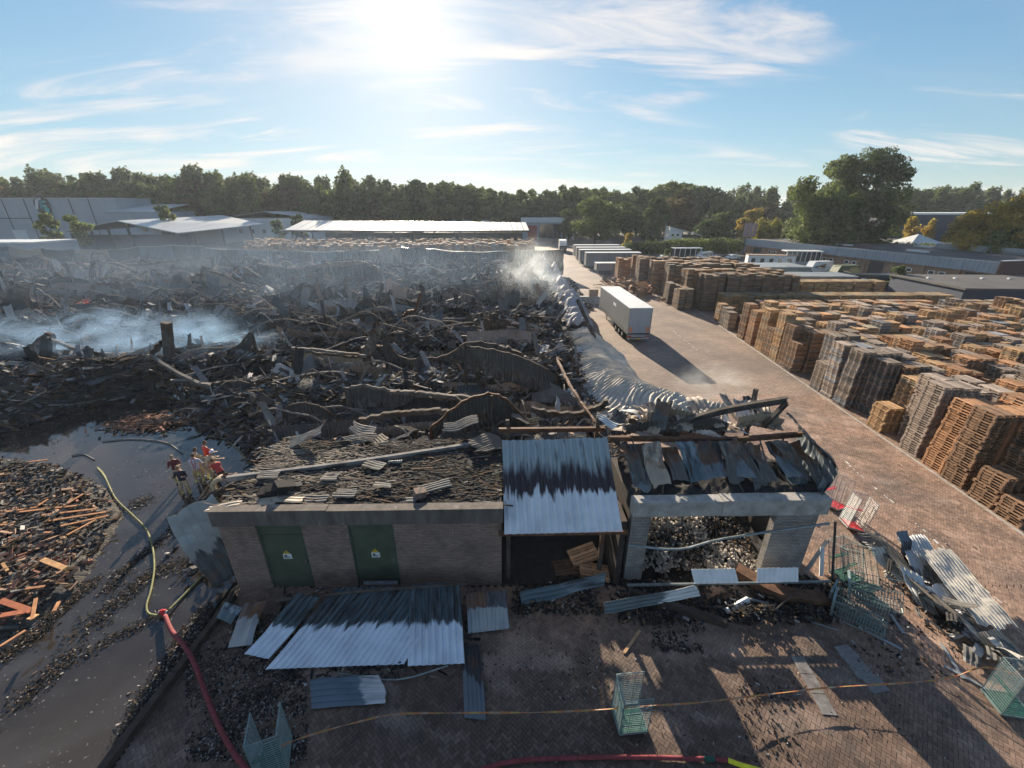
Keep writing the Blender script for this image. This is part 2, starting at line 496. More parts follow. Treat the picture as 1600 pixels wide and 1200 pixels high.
# wet black yard
def water_mat(name, base, scum, lo, hi, rough):
    m = mat(name, base, rough, var=.35, scale=.25, spec=.6)
    n, l = m.node_tree.nodes, m.node_tree.links
    p = n['Principled BSDF']
    t = n.new('ShaderNodeTexCoord')
    def nz(s, d, dist=0):
        q = n.new('ShaderNodeTexNoise'); q.inputs['Scale'].default_value = s; q.inputs['Detail'].default_value = d
        q.inputs['Distortion'].default_value = dist
        l.new(t.outputs['Object'], q.inputs['Vector']); return q.outputs[0]
    def rng(v, a, b, c=0., d=1.):
        q = n.new('ShaderNodeMapRange'); q.inputs['From Min'].default_value = a; q.inputs['From Max'].default_value = b
        q.inputs['To Min'].default_value = c; q.inputs['To Max'].default_value = d
        l.new(v, q.inputs['Value']); return q.outputs[0]
    def mul(a, b):
        q = n.new('ShaderNodeMath'); q.operation = 'MULTIPLY'; l.new(a, q.inputs[0]); l.new(b, q.inputs[1]); return q.outputs[0]
    speck = mul(rng(nz(9, 4), .66, .70), rng(nz(.5, 5, 1.5), .42, .60))
    film = rng(nz(.22, 6, 2.0), lo, hi)
    old = p.inputs['Base Color'].links[0].from_socket
    a = n.new('ShaderNodeMix'); a.data_type = 'RGBA'; l.new(film, a.inputs[0]); l.new(old, a.inputs[6]); a.inputs[7].default_value = (*scum, 1)
    b = n.new('ShaderNodeMix'); b.data_type = 'RGBA'; l.new(speck, b.inputs[0]); l.new(a.outputs[2], b.inputs[6]); b.inputs[7].default_value = (.22, .21, .20, 1)
    l.new(b.outputs[2], p.inputs['Base Color'])
    r1 = rng(film, 0, 1, rough, rough + .07)
    mx = n.new('ShaderNodeMath'); mx.operation = 'MAXIMUM'; l.new(r1, mx.inputs[0]); l.new(rng(speck, 0, 1, 0, .8), mx.inputs[1])
    l.new(mx.outputs[0], p.inputs['Roughness'])
    bp = n.new('ShaderNodeBump'); bp.inputs['Strength'].default_value = .12; bp.inputs['Distance'].default_value = .02
    l.new(nz(3.5, 3), bp.inputs['Height']); l.new(bp.outputs[0], p.inputs['Normal'])
    return m
water_mat('fire_water', (.034, .029, .025), (.050, .047, .045), .46, .72, .05)
water_mat('pool_water', (.03, .03, .03), (.06, .06, .06), .5, .8, .04)
plane_obj('flooded_yard_water', [(-130, -6), (-11.2, -6), (-11.35, 18.5), (-10, 34), (-130, 34)], -.02, 'fire_water')

# ------------------------------------------------------------------ herringbone paving, real pavers
def herring(x0, x1, y0, y1, ang, L=.21):
    W = L / 2
    ca, sa = math.cos(ang), math.sin(ang)
    span = int((max(x1 - x0, y1 - y0)) * 1.6 / W) + 8
    out = []
    cx, cy = (x0 + x1) / 2, (y0 + y1) / 2
    j = np.arange(-span // 2, span // 2)
    i = np.arange(-span // 6, span // 6)
    J, I = np.meshgrid(j, i)
    J, I = J.ravel(), I.ravel()
    res = []
    for dx, dy, hx, hy in ((1, .5, 1, .5), (3.5, 1, .5, 1)):
        X = (J + 4 * I + dx) * W; Y = (J + dy) * W
        wx = cx + X * ca - Y * sa; wy = cy + X * sa + Y * ca
        k = (wx > x0) & (wx < x1) & (wy > y0) & (wy < y1)
        res.append((wx[k], wy[k], np.full(k.sum(), hx * W), np.full(k.sum(), hy * W)))
    return [np.concatenate([r[q] for r in res]) for q in range(4)]
def paver_cols(x, y):
    soot = np.clip((14.5 - y) / 5.5, 0, 1) * np.clip((15.5 - x) / 4, 0, 1)  # soot tone, with the building's shade over the front yard painted in
    n1 = fnoise(x * .45, y * .45, 3, 4)
    worn = np.clip((fnoise(x * .8 + y * .5, y * 1.2, 9, 4) - .55) * 5, 0, 1)
    k = uni(.72, 1.25, len(x))
    c = np.stack([k * 1.22, k * 1.08, k], 1)
    c *= (.85 + .4 * n1)[:, None]
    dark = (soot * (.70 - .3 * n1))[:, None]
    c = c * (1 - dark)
    c = c + (worn * .55)[:, None] * np.array([1, 1.05, 1.1])
    return c
paved = kind(plane_obj('paved_yard', [(-11.15, -6), (29, -6), (29, 31), (4, 31), (4, 17), (-11.15, 17)], -.03, 'asphalt_joint'), 'structure')
ANG = R(45 + 2)
zones = [(-10.9, 29, 4.6, 12.25), (11.9, 29, 12.25, 31.0), (7.5, 11.9, 17.4, 31.0)]
px0 = []
for z_ in zones:
    px0.append(np.stack(herring(*z_, ANG), 1))
P = np.concatenate(px0)
t_ = P[:, 1] * CP + CAM_H * SP
vis = (np.abs(P[:, 0] / t_) < 1.27)
P = P[vis]
order = np.argsort(P[:, 1] + .12 * np.abs(P[:, 0] - 1) + 20 * (np.abs(P[:, 0]) > 7) + 20 * (P[:, 1] < 6.35))
P = P[order]
cols = paver_cols(P[:, 0], P[:, 1])
hz = uni(-.004, .004, len(P))
rot2 = np.array([[math.cos(ANG), -math.sin(ANG), 0], [math.sin(ANG), math.cos(ANG), 0], [0, 0, 1]])
tilt = rand_rots(len(P), .018, .012)
Rm = np.einsum('nij,jk->nik', tilt, rot2)
m_ = Mass()
Hh = np.stack([P[:, 2] - .0045, P[:, 3] - .0045, np.full(len(P), .02)], 1)
Cc = np.stack([P[:, 0], P[:, 1], -.02 + hz], 1)
NB = 300
m_.boxes(Cc[NB:], Hh[NB:], Rm[NB:], cols[NB:], [1, 2, 3, 4, 5])
kind(m_.build('paver_field', MATS['paver'], paved), 'stuff')
shared = []
for k in range(2):
    for q in range(5):
        b = Mass()
        hx, hy = (.105, .0525) if k == 0 else (.0525, .105)
        c = cols[q * 7]
        b.boxes([(0, 0, 0)], [(hx - .0045, hy - .0045, .02)], None, [c], [1, 2, 3, 4, 5])
        shared.append(b.mesh('paver', MATS['paver']))
for i in range(NB):
    me = shared[(0 if Hh[i, 0] > Hh[i, 1] else 5) + random.randrange(5)]
    o = put('brick', me, paved, tuple(Cc[i]), (random.uniform(-.015, .015), random.uniform(-.015, .015), ANG))

# the road beyond the near paving: small brick bond laid in the surface
m_ = mat('road_brick', (.32, .235, .178), .8, var=.22, scale=.5, col3=(.19, .145, .12), scale3=.12, thr3=(.42, .65))
n, l = m_.node_tree.nodes, m_.node_tree.links
bt = n.new('ShaderNodeTexBrick'); t = n.new('ShaderNodeTexCoord')
bt.inputs['Scale'].default_value = 1.0; bt.inputs['Brick Width'].default_value = .42; bt.inputs['Row Height'].default_value = .21
bt.inputs['Mortar Size'].default_value = .02
bt.inputs['Color1'].default_value = (1, 1, 1, 1); bt.inputs['Color2'].default_value = (.72, .72, .74, 1); bt.inputs['Mortar'].default_value = (.45, .44, .42, 1)
l.new(t.outputs['Object'], bt.inputs['Vector'])
mx = n.new('ShaderNodeMix'); mx.data_type = 'RGBA'; mx.blend_type = 'MULTIPLY'; mx.inputs[0].default_value = 1
old = n['Principled BSDF'].inputs['Base Color'].links[0].from_socket
l.new(old, mx.inputs[6]); l.new(bt.outputs[0], mx.inputs[7]); l.new(mx.outputs[2], n['Principled BSDF'].inputs['Base Color'])
plane_obj('road', [(7.0, 31), (27, 31), (40, 150), (48, 236), (8, 236), (8, 97)], -.025, 'road_brick')
plane_obj('pallet_yard_ground', [(27.05, 31), (120, 31), (120, 70), (31.5, 70)], -.03, 'road_brick')
plane_obj('pallet_yard_paving', [(29.05, -6), (120, -6), (120, 30.9), (29.05, 30.9)], -.03, 'road_brick')
# kerb line between road and pallet yard, and the thin worn line on the road
def strip(name, pts, w, z, m, h=None, k='structure'):
    b = Mass()
    for (x0, y0), (x1, y1) in zip(pts[:-1], pts[1:]):
        d = math.hypot(x1 - x0, y1 - y0); a = math.atan2(y1 - y0, x1 - x0)
        hh = h if h else .004
        b.box(((x0 + x1) / 2, (y0 + y1) / 2, z + hh / 2), (d - .01, w, hh), (0, 0, a))
    return kind(b.build(name, MATS[m]), k)
KX = lambda y: 22.55 + .083 * y
strip('kerb_line', [(KX(y), y) for y in np.arange(12, 140, 1.0)], .14, 0.0, 'concrete_pale', .015)
def worn(name, pts, w, seed):
    b = Mass(); r = random.Random(seed)
    for (x0, y0), (x1, y1) in zip(pts[:-1], pts[1:]):
        d = math.hypot(x1 - x0, y1 - y0); a = math.atan2(y1 - y0, x1 - x0); n_ = int(d / .35)
        for i in range(n_):
            if r.random() < .45: continue
            t = (i + .5) / n_
            b.box((x0 + (x1 - x0) * t + r.uniform(-.05, .05), y0 + (y1 - y0) * t, .004), (r.uniform(.1, .33), w * r.uniform(.3, 1), .003), (0, 0, a + r.uniform(-.1, .1)))
    return kind(b.build(name, MATS['line_paint']), 'structure')
a_, b_ = site(1195, 640), site(1500, 830)
worn('road_line', [site(1035, 505), site(1120, 570)], .09, 4)
worn('road_markings', [site(1320, 720), site(1480, 860)], .10, 5)
worn('road_marking_line', [site(1500, 890), site(1590, 960)], .10, 8)

# timber and concrete edging between the flooded yard and the paving
b = Mass()
e0, e1 = (-11.05, 11.6), (-10.75, 4.0)
b.box((-10.95, 7.6, .10), (.22, 8.2, .24), (0, 0, R(-2)))
tag(b.build('timber_edging', MATS['wood_dark']), 'long dark timber edging between the flooded yard and the paving', 'edging')

# ------------------------------------------------------------------ ash bed of the burnt hall
EX = np.array([-130, -36, -34.2, -33, -31.5, -27, -23, -20.5, -17.5, -15.5, -13.2, -11.5, 8])
EY = np.array([22, 23.5, 25.5, 28.0, 30.3, 30.0, 27.0, 25.0, 23.6, 21.5, 18.6, 17.1, 17.0])
BASINS = [(-40, 41, 17, 5.5), (*site(505, 575, .6), 2.6, 2.2), (*site(748, 527, .6), 3.0, 2.2), (*site(775, 578, .6), 2.2, 1.6), (*site(845, 655, .6), 1.8, 1.2), (*site(600, 480, .6), 3, 2), (*site(560, 600, .6), 1.6, 1.2), (*site(380, 600, .6), 1.5, 1.0), (*site(820, 572, .6), 2, 1.5), (*site(300, 640, .6), 2, .8)]
def heap(x, y):
    x = np.asarray(x, float); y = np.asarray(y, float)
    e = np.clip((y - np.interp(x, EX, EY)) / 2.2, 0, 1)
    e = e * np.clip((7.2 - x) / 2.5, 0, 1) * np.clip((97 - y) / 3, 0, 1)
    n1 = fnoise(x * .11, y * .17, 21, 3)
    rd = 1 - np.abs(2 * fnoise(x * .05 + 4, y * .16, 33, 3) - 1)
    h = -.25 + 2.3 * n1 ** 1.4 + 1.1 * rd ** 3 + .35 * fnoise(x * .7, y * .7, 5, 3)
    h = h + .6 * np.clip((y - 50) / 40, 0, 1)
    for bx_, by_, rx_, ry_ in BASINS: h = h * (1 - .95 * np.exp(-(((x - bx_) / rx_) ** 2 + ((y - by_) / ry_) ** 2) ** 2))
    return -.15 + e * (h + .15)
gx = np.arange(-128, 8.01, .5); gy = np.arange(16.5, 97.6, .5)
X, Y = np.meshgrid(gx, gy)
Z = heap(X, Y) + (vnoise(X * 2.1, Y * 2.1, 2) - .5) * .28
keep = (np.abs(X) < 1.45 * (Y * CP + 6) + 4)
nx_, ny_ = len(gx), len(gy)
V = np.stack([X, Y, Z], -1).reshape(-1, 3)
i, j = np.meshgrid(np.arange(ny_ - 1), np.arange(nx_ - 1), indexing='ij')
a = i * nx_ + j
ok = keep[:-1, :-1].ravel()
Q = np.stack([a, a + 1, a + nx_ + 1, a + nx_], -1).reshape(-1, 4)[ok]
kind(Mass().add(V, Q).build('ash_ground', MATS['ash'], smooth=True), 'structure')
plane_obj('pooled_water', [(-120, 28), (-33, 31), (-20, 27), (-14, 21.5), (-11, 18), (5.8, 18), (5.8, 94), (-120, 94)], .60, 'pool_water')

# fine charred litter over the ash bed
def scatter(n, dens):
    out = []
    while sum(len(o) for o in out) < n:
        k = 60000
        y = uni(17, 96, k); x = uni(-128, 7, k)
        t = y * CP + 13 * SP
        ok = (np.abs(x) < 1.3 * t + 2) & (y > np.interp(x, EX, EY) - .4) & (uni(0, 1, k) < dens(x, y, t))
        out.append(np.stack([x[ok], y[ok], t[ok]], 1))
    return np.concatenate(out)[:n]
def char_cols(n, light=.10, brown=.18, dark=(.035, .16)):
    u = uni(0, 1, n)
    base = uni(dark[0], dark[1], n)[:, None] * np.array([1.0, .98, .98])
    br = uni(.06, .2, n)[:, None] * np.array([1.0, .66, .42])
    li = uni(.2, .5, n)[:, None] * np.array([1.0, .95, .88])
    c = np.where((u < light)[:, None], li, np.where((u < light + brown)[:, None], br, base))
    return c
S = scatter(42000, lambda x, y, t: np.clip((24 / t) ** 1.6, 0, 1))
k = np.clip(S[:, 2] / 26, 1, 2.6)
Lh = uni(.08, .7, len(S)) * k * np.where(uni(0, 1, len(S)) < .12, 2.0, 1)
H = np.stack([Lh, uni(.03, .12, len(S)) * k, uni(.008, .03, len(S)) * k], 1)
C = np.stack([S[:, 0], S[:, 1], heap(S[:, 0], S[:, 1]) + uni(.0, .35, len(S))], 1)
Rr = rand_rots(len(S), .55)
patch = np.clip((fnoise(S[:, 0] * .16, S[:, 1] * .22, 77, 3) - .5) * 6, 0, 1)
cc = char_cols(len(S), .12, .22)
cc2 = char_cols(len(S), .30, .45)  # share of pale ash raised to stand in for sunlit chips and glints
cc = np.where((uni(0, 1, len(S)) < patch)[:, None], cc2, cc)
kind(Mass().boxes(C, H, Rr, cc).build('charred_debris', MATS['shard']), 'stuff')

# torn roof sheet lying everywhere in the ash
m_ = Mass()
S = scatter(1500, lambda x, y, t: np.clip((30 / t) ** 1.2, 0, 1))
for i, (x, y, t) in enumerate(S):
    k = min(1.5, max(1, t / 36))
    if y < np.interp(x, EX, EY) + 1.2: continue
    w, L = random.choice([.2, .3, .4, .4, .6, .8, 1.2]) * k, random.uniform(.9, 3.2) * k
    V, Q, st = sheet(w, L, .13 * k, .035 * k, 9, random.uniform(.1, .6), .10 * k, i, .4, .3, dent=1.6)
    up = random.random() < .4
    e = (random.uniform(.7, 1.7) if up else random.gauss(0, .3), random.gauss(0, .35), random.gauss(0, .7) + (PI if random.random() < .5 else 0))
    g = random.choice([.05, .07, .10, .13, .17, .22, .28, .36, .45])
    tint = random.choice([(1, .95, .92), (.92, 1, 1.05), (1.25, .9, .7), (1, 1, 1)])
    V = V @ rot(e).T + np.array([x, y, float(heap(x, y)) + (.0 if up else .35)])
    m_.add(V, Q, np.array(tint) * g, st)
kind(m_.build('sheet_metal_debris', MATS['shard']), 'stuff')
# ================================================================== FRONT BUILDINGS
BR = R(1.2)
def brick_mat(name, c1, c2, mortar, grime):
    m = mat(name, (1, 1, 1), .88, var=.18, scale=1.2, col3=grime, scale3=.9, thr3=(.48, .75), bump=0)
    n, l = m.node_tree.nodes, m.node_tree.links
    bt = n.new('ShaderNodeTexBrick'); t = n.new('ShaderNodeTexCoord'); mp = n.new('ShaderNodeMapping')
    s = n.new('ShaderNodeSeparateXYZ'); cb = n.new('ShaderNodeCombineXYZ'); ad = n.new('ShaderNodeMath'); ad.operation = 'ADD'
    l.new(t.outputs['Object'], s.inputs[0]); l.new(s.outputs[0], ad.inputs[0]); l.new(s.outputs[1], ad.inputs[1])
    l.new(ad.outputs[0], cb.inputs[0]); l.new(s.outputs[2], cb.inputs[1])
    bt.inputs['Scale'].default_value = 1; bt.inputs['Brick Width'].default_value = .22; bt.inputs['Row Height'].default_value = .075
    bt.inputs['Mortar Size'].default_value = .009; bt.inputs['Bias'].default_value = -.1
    for a, c in (('Color1', c1), ('Color2', c2), ('Mortar', mortar)): bt.inputs[a].default_value = (*c, 1)
    l.new(cb.outputs[0], bt.inputs['Vector'])
    mx = n.new('ShaderNodeMix'); mx.data_type = 'RGBA'; mx.blend_type = 'MULTIPLY'; mx.inputs[0].default_value = 1
    p = n['Principled BSDF']; old = p.inputs['Base Color'].links[0].from_socket
    l.new(old, mx.inputs[6]); l.new(bt.outputs[0], mx.inputs[7]); l.new(mx.outputs[2], p.inputs['Base Color'])
    b = n.new('ShaderNodeBump'); b.inputs['Strength'].default_value = .6; b.inputs['Distance'].default_value = .01; b.invert = True
    l.new(bt.outputs['Fac'], b.inputs['Height']); l.new(b.outputs[0], p.inputs['Normal'])
brick_mat('brick_wall', (.38, .255, .20), (.26, .17, .135), (.15, .135, .12), (.5, .5, .5))
brick_mat('brick_white', (.40, .38, .35), (.30, .28, .26), (.12, .11, .10), (.4, .38, .36))
brick_mat('brick_charred', (.07, .05, .042), (.04, .032, .03), (.03, .03, .03), (.4, .4, .4))

sub = empty('brick_substation', 'low dark brick building with two green steel doors and a flat debris covered roof', 'building', (-10.86, 12.1, 0), BR)
LW, LD, LH = 10.45, 4.4, 3.25
D1, D2 = (1.35, 3.02), (4.72, 6.42)          # door openings
b = Mass()
b.bx(0, D1[0], 0, .25, 0, LH).bx(D1[1], D2[0], 0, .25, 0, LH).bx(D2[1], LW, 0, .25, 0, LH)
b.bx(D2[0], D2[1], .03, .25, 0, .12)
b.bx(0, .25, .25, LD, 0, LH).bx(LW - .25, LW, .25, LD, 0, LH).bx(.25, LW - .25, LD - .25, LD, 0, LH)
b.build('wall', MATS['brick_wall'], sub)
b = Mass(); b.bx(-.12, 4.1, -.10, .26, LH + .002, LH + .68).bx(4.115, LW + .08, -.12, .26, LH + .004, LH + .66)
b.build('fascia', MATS['concrete'], sub)
b = Mass(); b.bx(-.06, LW + .02, .265, LD + .1, LH + .006, LH + .55)
b.build('roof', MATS['soot'], sub)
for k, (a, c) in enumerate((D1, D2)):
    d = Mass(); top = LH - .02
    z0 = .02 if k == 0 else .34
    d.bx(a + .06, c - .06, .07, .11, z0, top - (.55 if k == 0 else .06))
    if k == 0: d.bx(a + .06, c - .06, .075, .115, top - .53, top - .06)
    dr = d.build('door', MATS['door_green'], sub)
    f = Mass(); f.bx(a, a + .055, .03, .16, 0, top).bx(c - .055, c, .03, .16, 0, top).bx(a + .056, c - .056, .03, .16, top - .055, top)
    for hz_ in (.6, 1.6, 2.5): f.bx(a + .04, a + .09, .01, .065, hz_, hz_ + .12)
    f.build('door_frame', MATS['door_green'], dr)
    h = Mass(); h.box((c - .16, .045, 1.35), (.035, .05, .16)).box((c - .19, .03, 1.38), (.11, .02, .025)).build('handle', MATS['steel_grey'], dr)
    mx_, mz = (a + c) / 2, 1.62
    s = Mass(); s.bx(mx_ - .15, mx_ + .17, .058, .068, mz - .12, mz + .12)
    s.build('notice', MATS['white_paint'], dr)
    s = Mass(); s.add([(mx_ - .13, .056, mz + .14), (mx_ + .13, .056, mz + .14), (mx_ + .002, .056, mz + .30), (mx_ - .002, .056, mz + .30), (mx_ - .13, .068, mz + .14), (mx_ + .13, .068, mz + .14), (mx_ + .002, .068, mz + .30), (mx_ - .002, .068, mz + .30)], BOXF)
    mm = MATS.get('sign_yellow') or mat('sign_yellow', (.75, .5, .03), .5, var=.05)
    s.build('warning_sign', mm, dr)
    for q in ((mx_ - .10, mx_ + .0, .050, .0575, mz + .0, mz + .07), (mx_ - .10, mx_ + .12, .050, .0575, mz - .03, mz - .015), (mx_ - .10, mx_ + .09, .050, .0575, mz - .065, mz - .05)): Mass().bx(*q).build('notice_print', MATS['dark_paint'], dr)
    Mass().box((mx_, .052, mz + .22), (.03, .006, .08), (0, R(12), 0)).build('lightning_mark', MATS['dark_paint'], dr)
    if k == 1:
        g = Mass(); g.bx(a + .15, c - .05, .0, .03, .13, .33)
        g.build('vent_panel', MATS['dark_paint'], sub)
        for q in range(7):
            g2 = Mass(); g2.box((mx_ + .05, -.012, .15 + q * .026), (1.35, .03, .012), (R(30), 0, 0))
            g2.build('vent_slat', MATS['galv_dull'], sub)
# a cable and plaster streaks are in the material; grey sheet hanging off the corner
sheet_mat('sheet_grey', (.36, .38, .38), (.10, .11, .12), (.05, .045, .045), .55, .5, (.16, .08, .045))
sheet_mat('sheet_white_top', (.80, .81, .82), (.36, .41, .41), (.050, .038, .042), .40, .50, None, band=.24)
sheet_mat('sheet_white_fallen', (.72, .78, .85), (.08, .115, .13), (.025, .028, .03), .47, .36, None)
sheet_mat('sheet_dark', (.16, .19, .21), (.05, .055, .06), (.03, .025, .025), .5, .6, (.12, .06, .035))
sheet_mat('sheet_pale', (.62, .63, .62), (.38, .37, .35), (.12, .11, .10), .62, .7, (.22, .13, .08))
sheet_mat('sheet_char', (.11, .11, .105), (.055, .053, .053), (.19, .17, .145), .5, .9, (.13, .065, .035), rough=.85, metal=0)
sheet_mat('sheet_bone', (.42, .35, .27), (.16, .135, .11), (.48, .41, .33), .45, .9, (.20, .11, .06), rough=.65, metal=.1)
sheet_mat('sheet_teal', (.10, .15, .17), (.22, .28, .31), (.05, .06, .07), .5, .8, None, rough=.5)

def up_sheet(name, m, label, cat, p0, p1, L, back, **k):
    """a sheet whose top edge runs p0 -> p1 and which falls away by L towards the viewer/ground; back = tilt from horizontal"""
    p0, p1 = np.array(p0, float), np.array(p1, float)
    d = p1 - p0; w = float(np.linalg.norm(d))
    return w
def sheet_between(name, m, label, cat, a, b_, c, group=None, parent=None, **k):
    """corners: a = start of across edge, b_ = end of across edge, c = along direction end above a"""
    a, b_, c = (np.array(q, float) for q in (a, b_, c))
    w = np.linalg.norm(b_ - a); L = np.linalg.norm(c - a)
    ux = (b_ - a) / w; uy = (c - a) / L
    uz = np.cross(ux, uy); uz /= np.linalg.norm(uz)
    ux2 = np.cross(uy, uz)
    V, Q, st = sheet(w=w, L=L, **k)
    sk = float(np.dot(ux, uy))
    Mx = np.stack([ux, uy, uz], 1)
    V = (V + np.array([w / 2, 0, 0])) @ Mx.T
    bM = Mass().add(V, Q, (1, 1, 1), st)
    o = bM.build(name, m, parent, False, tuple(a))
    md = o.modifiers.new('thickness', 'SOLIDIFY'); md.thickness = .008; md.offset = 0
    if label: tag(o, label, cat, group)
    return o
# hanging corner sheet at the building's end
sheet_between('hanging_sheet', MATS['sheet_grey'], 'pale grey buckled sheet leaning on the end of the brick building', 'metal sheet',
              (-13.0, 12.35, 3.55), (-11.55, 13.1, 4.1), (-11.75, 11.9, .05), pitch=.5, amp=.02, nv=20, curl=.10, crump=.09, seed=4, tear=.05, tear0=.12, detailed=True)

# curtain of ribbed sheet hanging from a sagging line
def curtain(path, drop, seed, pitch=.24, amp=.06, out=.5, ragged=.4, nv=8, cr=.18):
    P = bez(path, 60)
    d = np.concatenate([[0], np.cumsum(np.linalg.norm(np.diff(P, axis=0), axis=1))])
    n = max(8, int(d[-1] / pitch * 2)); s = np.linspace(0, d[-1], n)
    X, Y, Z = (np.interp(s, d, P[:, k]) for k in range(3))
    v = np.linspace(0, 1, nv)
    S, Vv = np.meshgrid(s, v, indexing='ij')
    tri = np.where(np.arange(n) % 2 == 0, -1.0, 1.0)[:, None]
    D = drop * (1 - ragged * fnoise(s * .9, seed, seed, 3))[:, None] * Vv
    k = (fnoise(S * .5, D * .7, seed + 3, 3) - .5) * 2
    YY = Y[:, None] + amp * tri + cr * k * (.3 + Vv) * 2 - out * Vv ** 1.5 * drop * .3
    XX = X[:, None] + cr * (fnoise(S * .4, D * .8, seed + 9, 2) - .5) * 2 * Vv * 1.5
    ZZ = Z[:, None] - D
    i, j = np.meshgrid(np.arange(n - 1), np.arange(nv - 1), indexing='ij'); b = i * nv + j
    Q = np.stack([b, b + nv, b + nv + 1, b + 1], -1).reshape(-1, 4)
    st = np.stack([S + seed, Vv, S * 0 + seed], -1).reshape(-1, 3)
    return np.stack([XX, YY, ZZ], -1).reshape(-1, 3), Q, st

def curtain_raw(path, drop, seed):
    return curtain(path, drop, seed, .16, .05, -.8, .5, 7, .12)
# ------------------------------------------------------------------ the open bay with its loosened roof sheet
bay = empty('open_bay', 'gutted open bay between the two burnt front buildings, dark inside', 'building', (-.4, 12.4, 0), BR)
b = Mass(); b.bx(.03, 4.45, -.1, 5.0, -.01, .035); b.build('floor_slab', MATS['soot'], bay)
b = Mass(); b.bx(4.5, 4.72, -.15, 4.6, 0, 3.2); b.build('partition', MATS['brick_charred'], bay)
for x, y, h in ((.18, .15, 3.3), (.2, 4.0, 5.3), (4.2, 3.8, 5.5), (3.9, .25, 2.9)):
    b = Mass(); b.bx(x, x + .16, y, y + .16, .035, h); b.build('post', MATS['steel_burnt'], bay)
for q in ((-.1, 4.6, 3.7, 3.85, 4.85, 5.05), (-.1, 4.7, -.42, -.28, 2.82, 2.95)): Mass().bx(*q).build('roof_beam', MATS['steel_rust'], bay)
for x in (.9, 1.9, 2.9, 3.8):
    b = Mass(); b.tube([(x, -.3, 2.9), (x, 1.8, 3.95), (x, 3.75, 4.9)], .045, 4); b.build('rafter', MATS['steel_burnt'], bay)
S1 = sheet_between('roof_sheet', MATS['sheet_white_top'], 'large ribbed roof sheet, white below and scorched above, sloping over the open bay', 'roof sheet',
              (-.28, 11.86, 3.02), (4.05, 11.95, 3.08), (-.42, 14.9, 5.22), pitch=.29, amp=.05, nv=26, curl=.03, crump=.03, seed=11, tear=.03, detailed=True)
# pallets and planks lying in the bay
def plank_heap(name, n, cx, cy, cz, rx, ry, L, W, T, cols, m, tiltr=.25, seed=0):
    r = np.random.default_rng(seed)
    C = np.stack([cx + r.uniform(-rx, rx, n), cy + r.uniform(-ry, ry, n), cz + r.uniform(0, .3, n)], 1)
    H = np.stack([r.uniform(L[0], L[1], n) / 2, r.uniform(W[0], W[1], n) / 2, r.uniform(T[0], T[1], n) / 2], 1)
    return C, H
PALV = {}
def pallet_boxes(lod=0):
    """euro-size pallet 1.2 x 0.8 x 0.144, runners along x"""
    c, h = [], []
    def B(x, y, z, a, b_, d): c.append((x, y, z)); h.append((a / 2, b_ / 2, d / 2))
    if lod == 0:
        for y, w in ((-.327, .145), (-.164, .1), (0, .145), (.164, .1), (.327, .145)): B(0, y, .135, 1.2, w, .018)
        for x in (-.527, 0, .527): B(x, 0, .118, .12, .8, .016)
        for x in (-.527, 0, .527):
            for y in (-.35, 0, .35): B(x, y, .064, .12, .09, .092)
        for y in (-.35, 0, .35): B(0, y, .009, 1.2, .1, .018)
    elif lod == 1:
        for y, w in ((-.31, .19), (0, .30), (.31, .19)): B(0, y, .130, 1.2, w, .028)
        for x in (-.527, 0, .527): B(x, 0, .066, .12, .79, .1)
        for y in (-.35, .35): B(0, y, .009, 1.2, .1, .018)
    else:
        B(0, 0, .118, 1.2, .8, .05)
        for x in (-.5, 0, .5): B(x, 0, .047, .16, .78, .09)
    return np.array(c), np.array(h)
def pallet_thing(label, loc, e, col, group=None, parts=True, seed=0):
    c, h = pallet_boxes(0)
    r = np.random.default_rng(seed)
    t = empty('wooden_pallet', label, 'pallet', loc, 0, group)
    t.rotation_euler = e
    names = ['deck_board'] * 5 + ['cross_board'] * 3 + ['block'] * 9 + ['bottom_board'] * 3
    for i, nm in enumerate(names):
        k = r.uniform(.75, 1.2)
        o = Mass().box(c[i], h[i] * 2, None, np.array(col) * k).build(nm, MATS['wood_pallet'], t)
    return t
pallet_thing('burnt wooden pallet lying flat on the dark floor of the open bay', (2.35, 13.05, .05), (0, 0, R(8)), (.25, .2, .18), seed=1)
pallet_thing('pale wooden pallet tilted on the edge of the burnt one in the open bay', (3.05, 13.5, .36), (R(6), R(-12), R(14)), (1.3, 1.1, .9), seed=2)
pallet_thing('half lit wooden pallet stuck against the partition of the open bay', (3.35, 12.72, .22), (R(-4), R(8), R(-6)), (1.1, .9, .75), seed=3)

# ------------------------------------------------------------------ the burnt right-hand building
rb = empty('burnt_workshop', 'burnt out workshop with a pale fascia beam over a wide opening full of brick rubble', 'building', (4.55, 12.55, 0), BR)
RW, RD = 7.3, 4.3
Mass().bx(0, .72, 0, .3, 0, 3.325).build('brick_pier', MATS['brick_white'], rb)
Mass().bx(5.55, RW - .1, 0, .3, 0, 3.325).build('brick_pier', MATS['brick_white'], rb)
b = Mass(); b.bx(RW - .35, RW - .06, .305, RD, 0, 3.1).bx(.24, .5, .305, RD, 0, 3.1)
for k in range(9):
    b.bx(.5 + k * .72, 1.2 + k * .72, RD - .3, RD, 0, .3 + .5 * random.random())
b.build('wall', MATS['brick_charred'], rb)
b = Mass(); b.bx(-.02, 3.3, -.12, .33, 3.33, 3.98).bx(3.315, RW + .08, -.14, .33, 3.33, 4.02)
b.build('fascia_beam', MATS['concrete_pale'], rb)
b = Mass(); b.bx(-.02, RW + .02, .335, 1.5, 3.3, 3.9); b.build('roof_edge', MATS['soot'], rb)
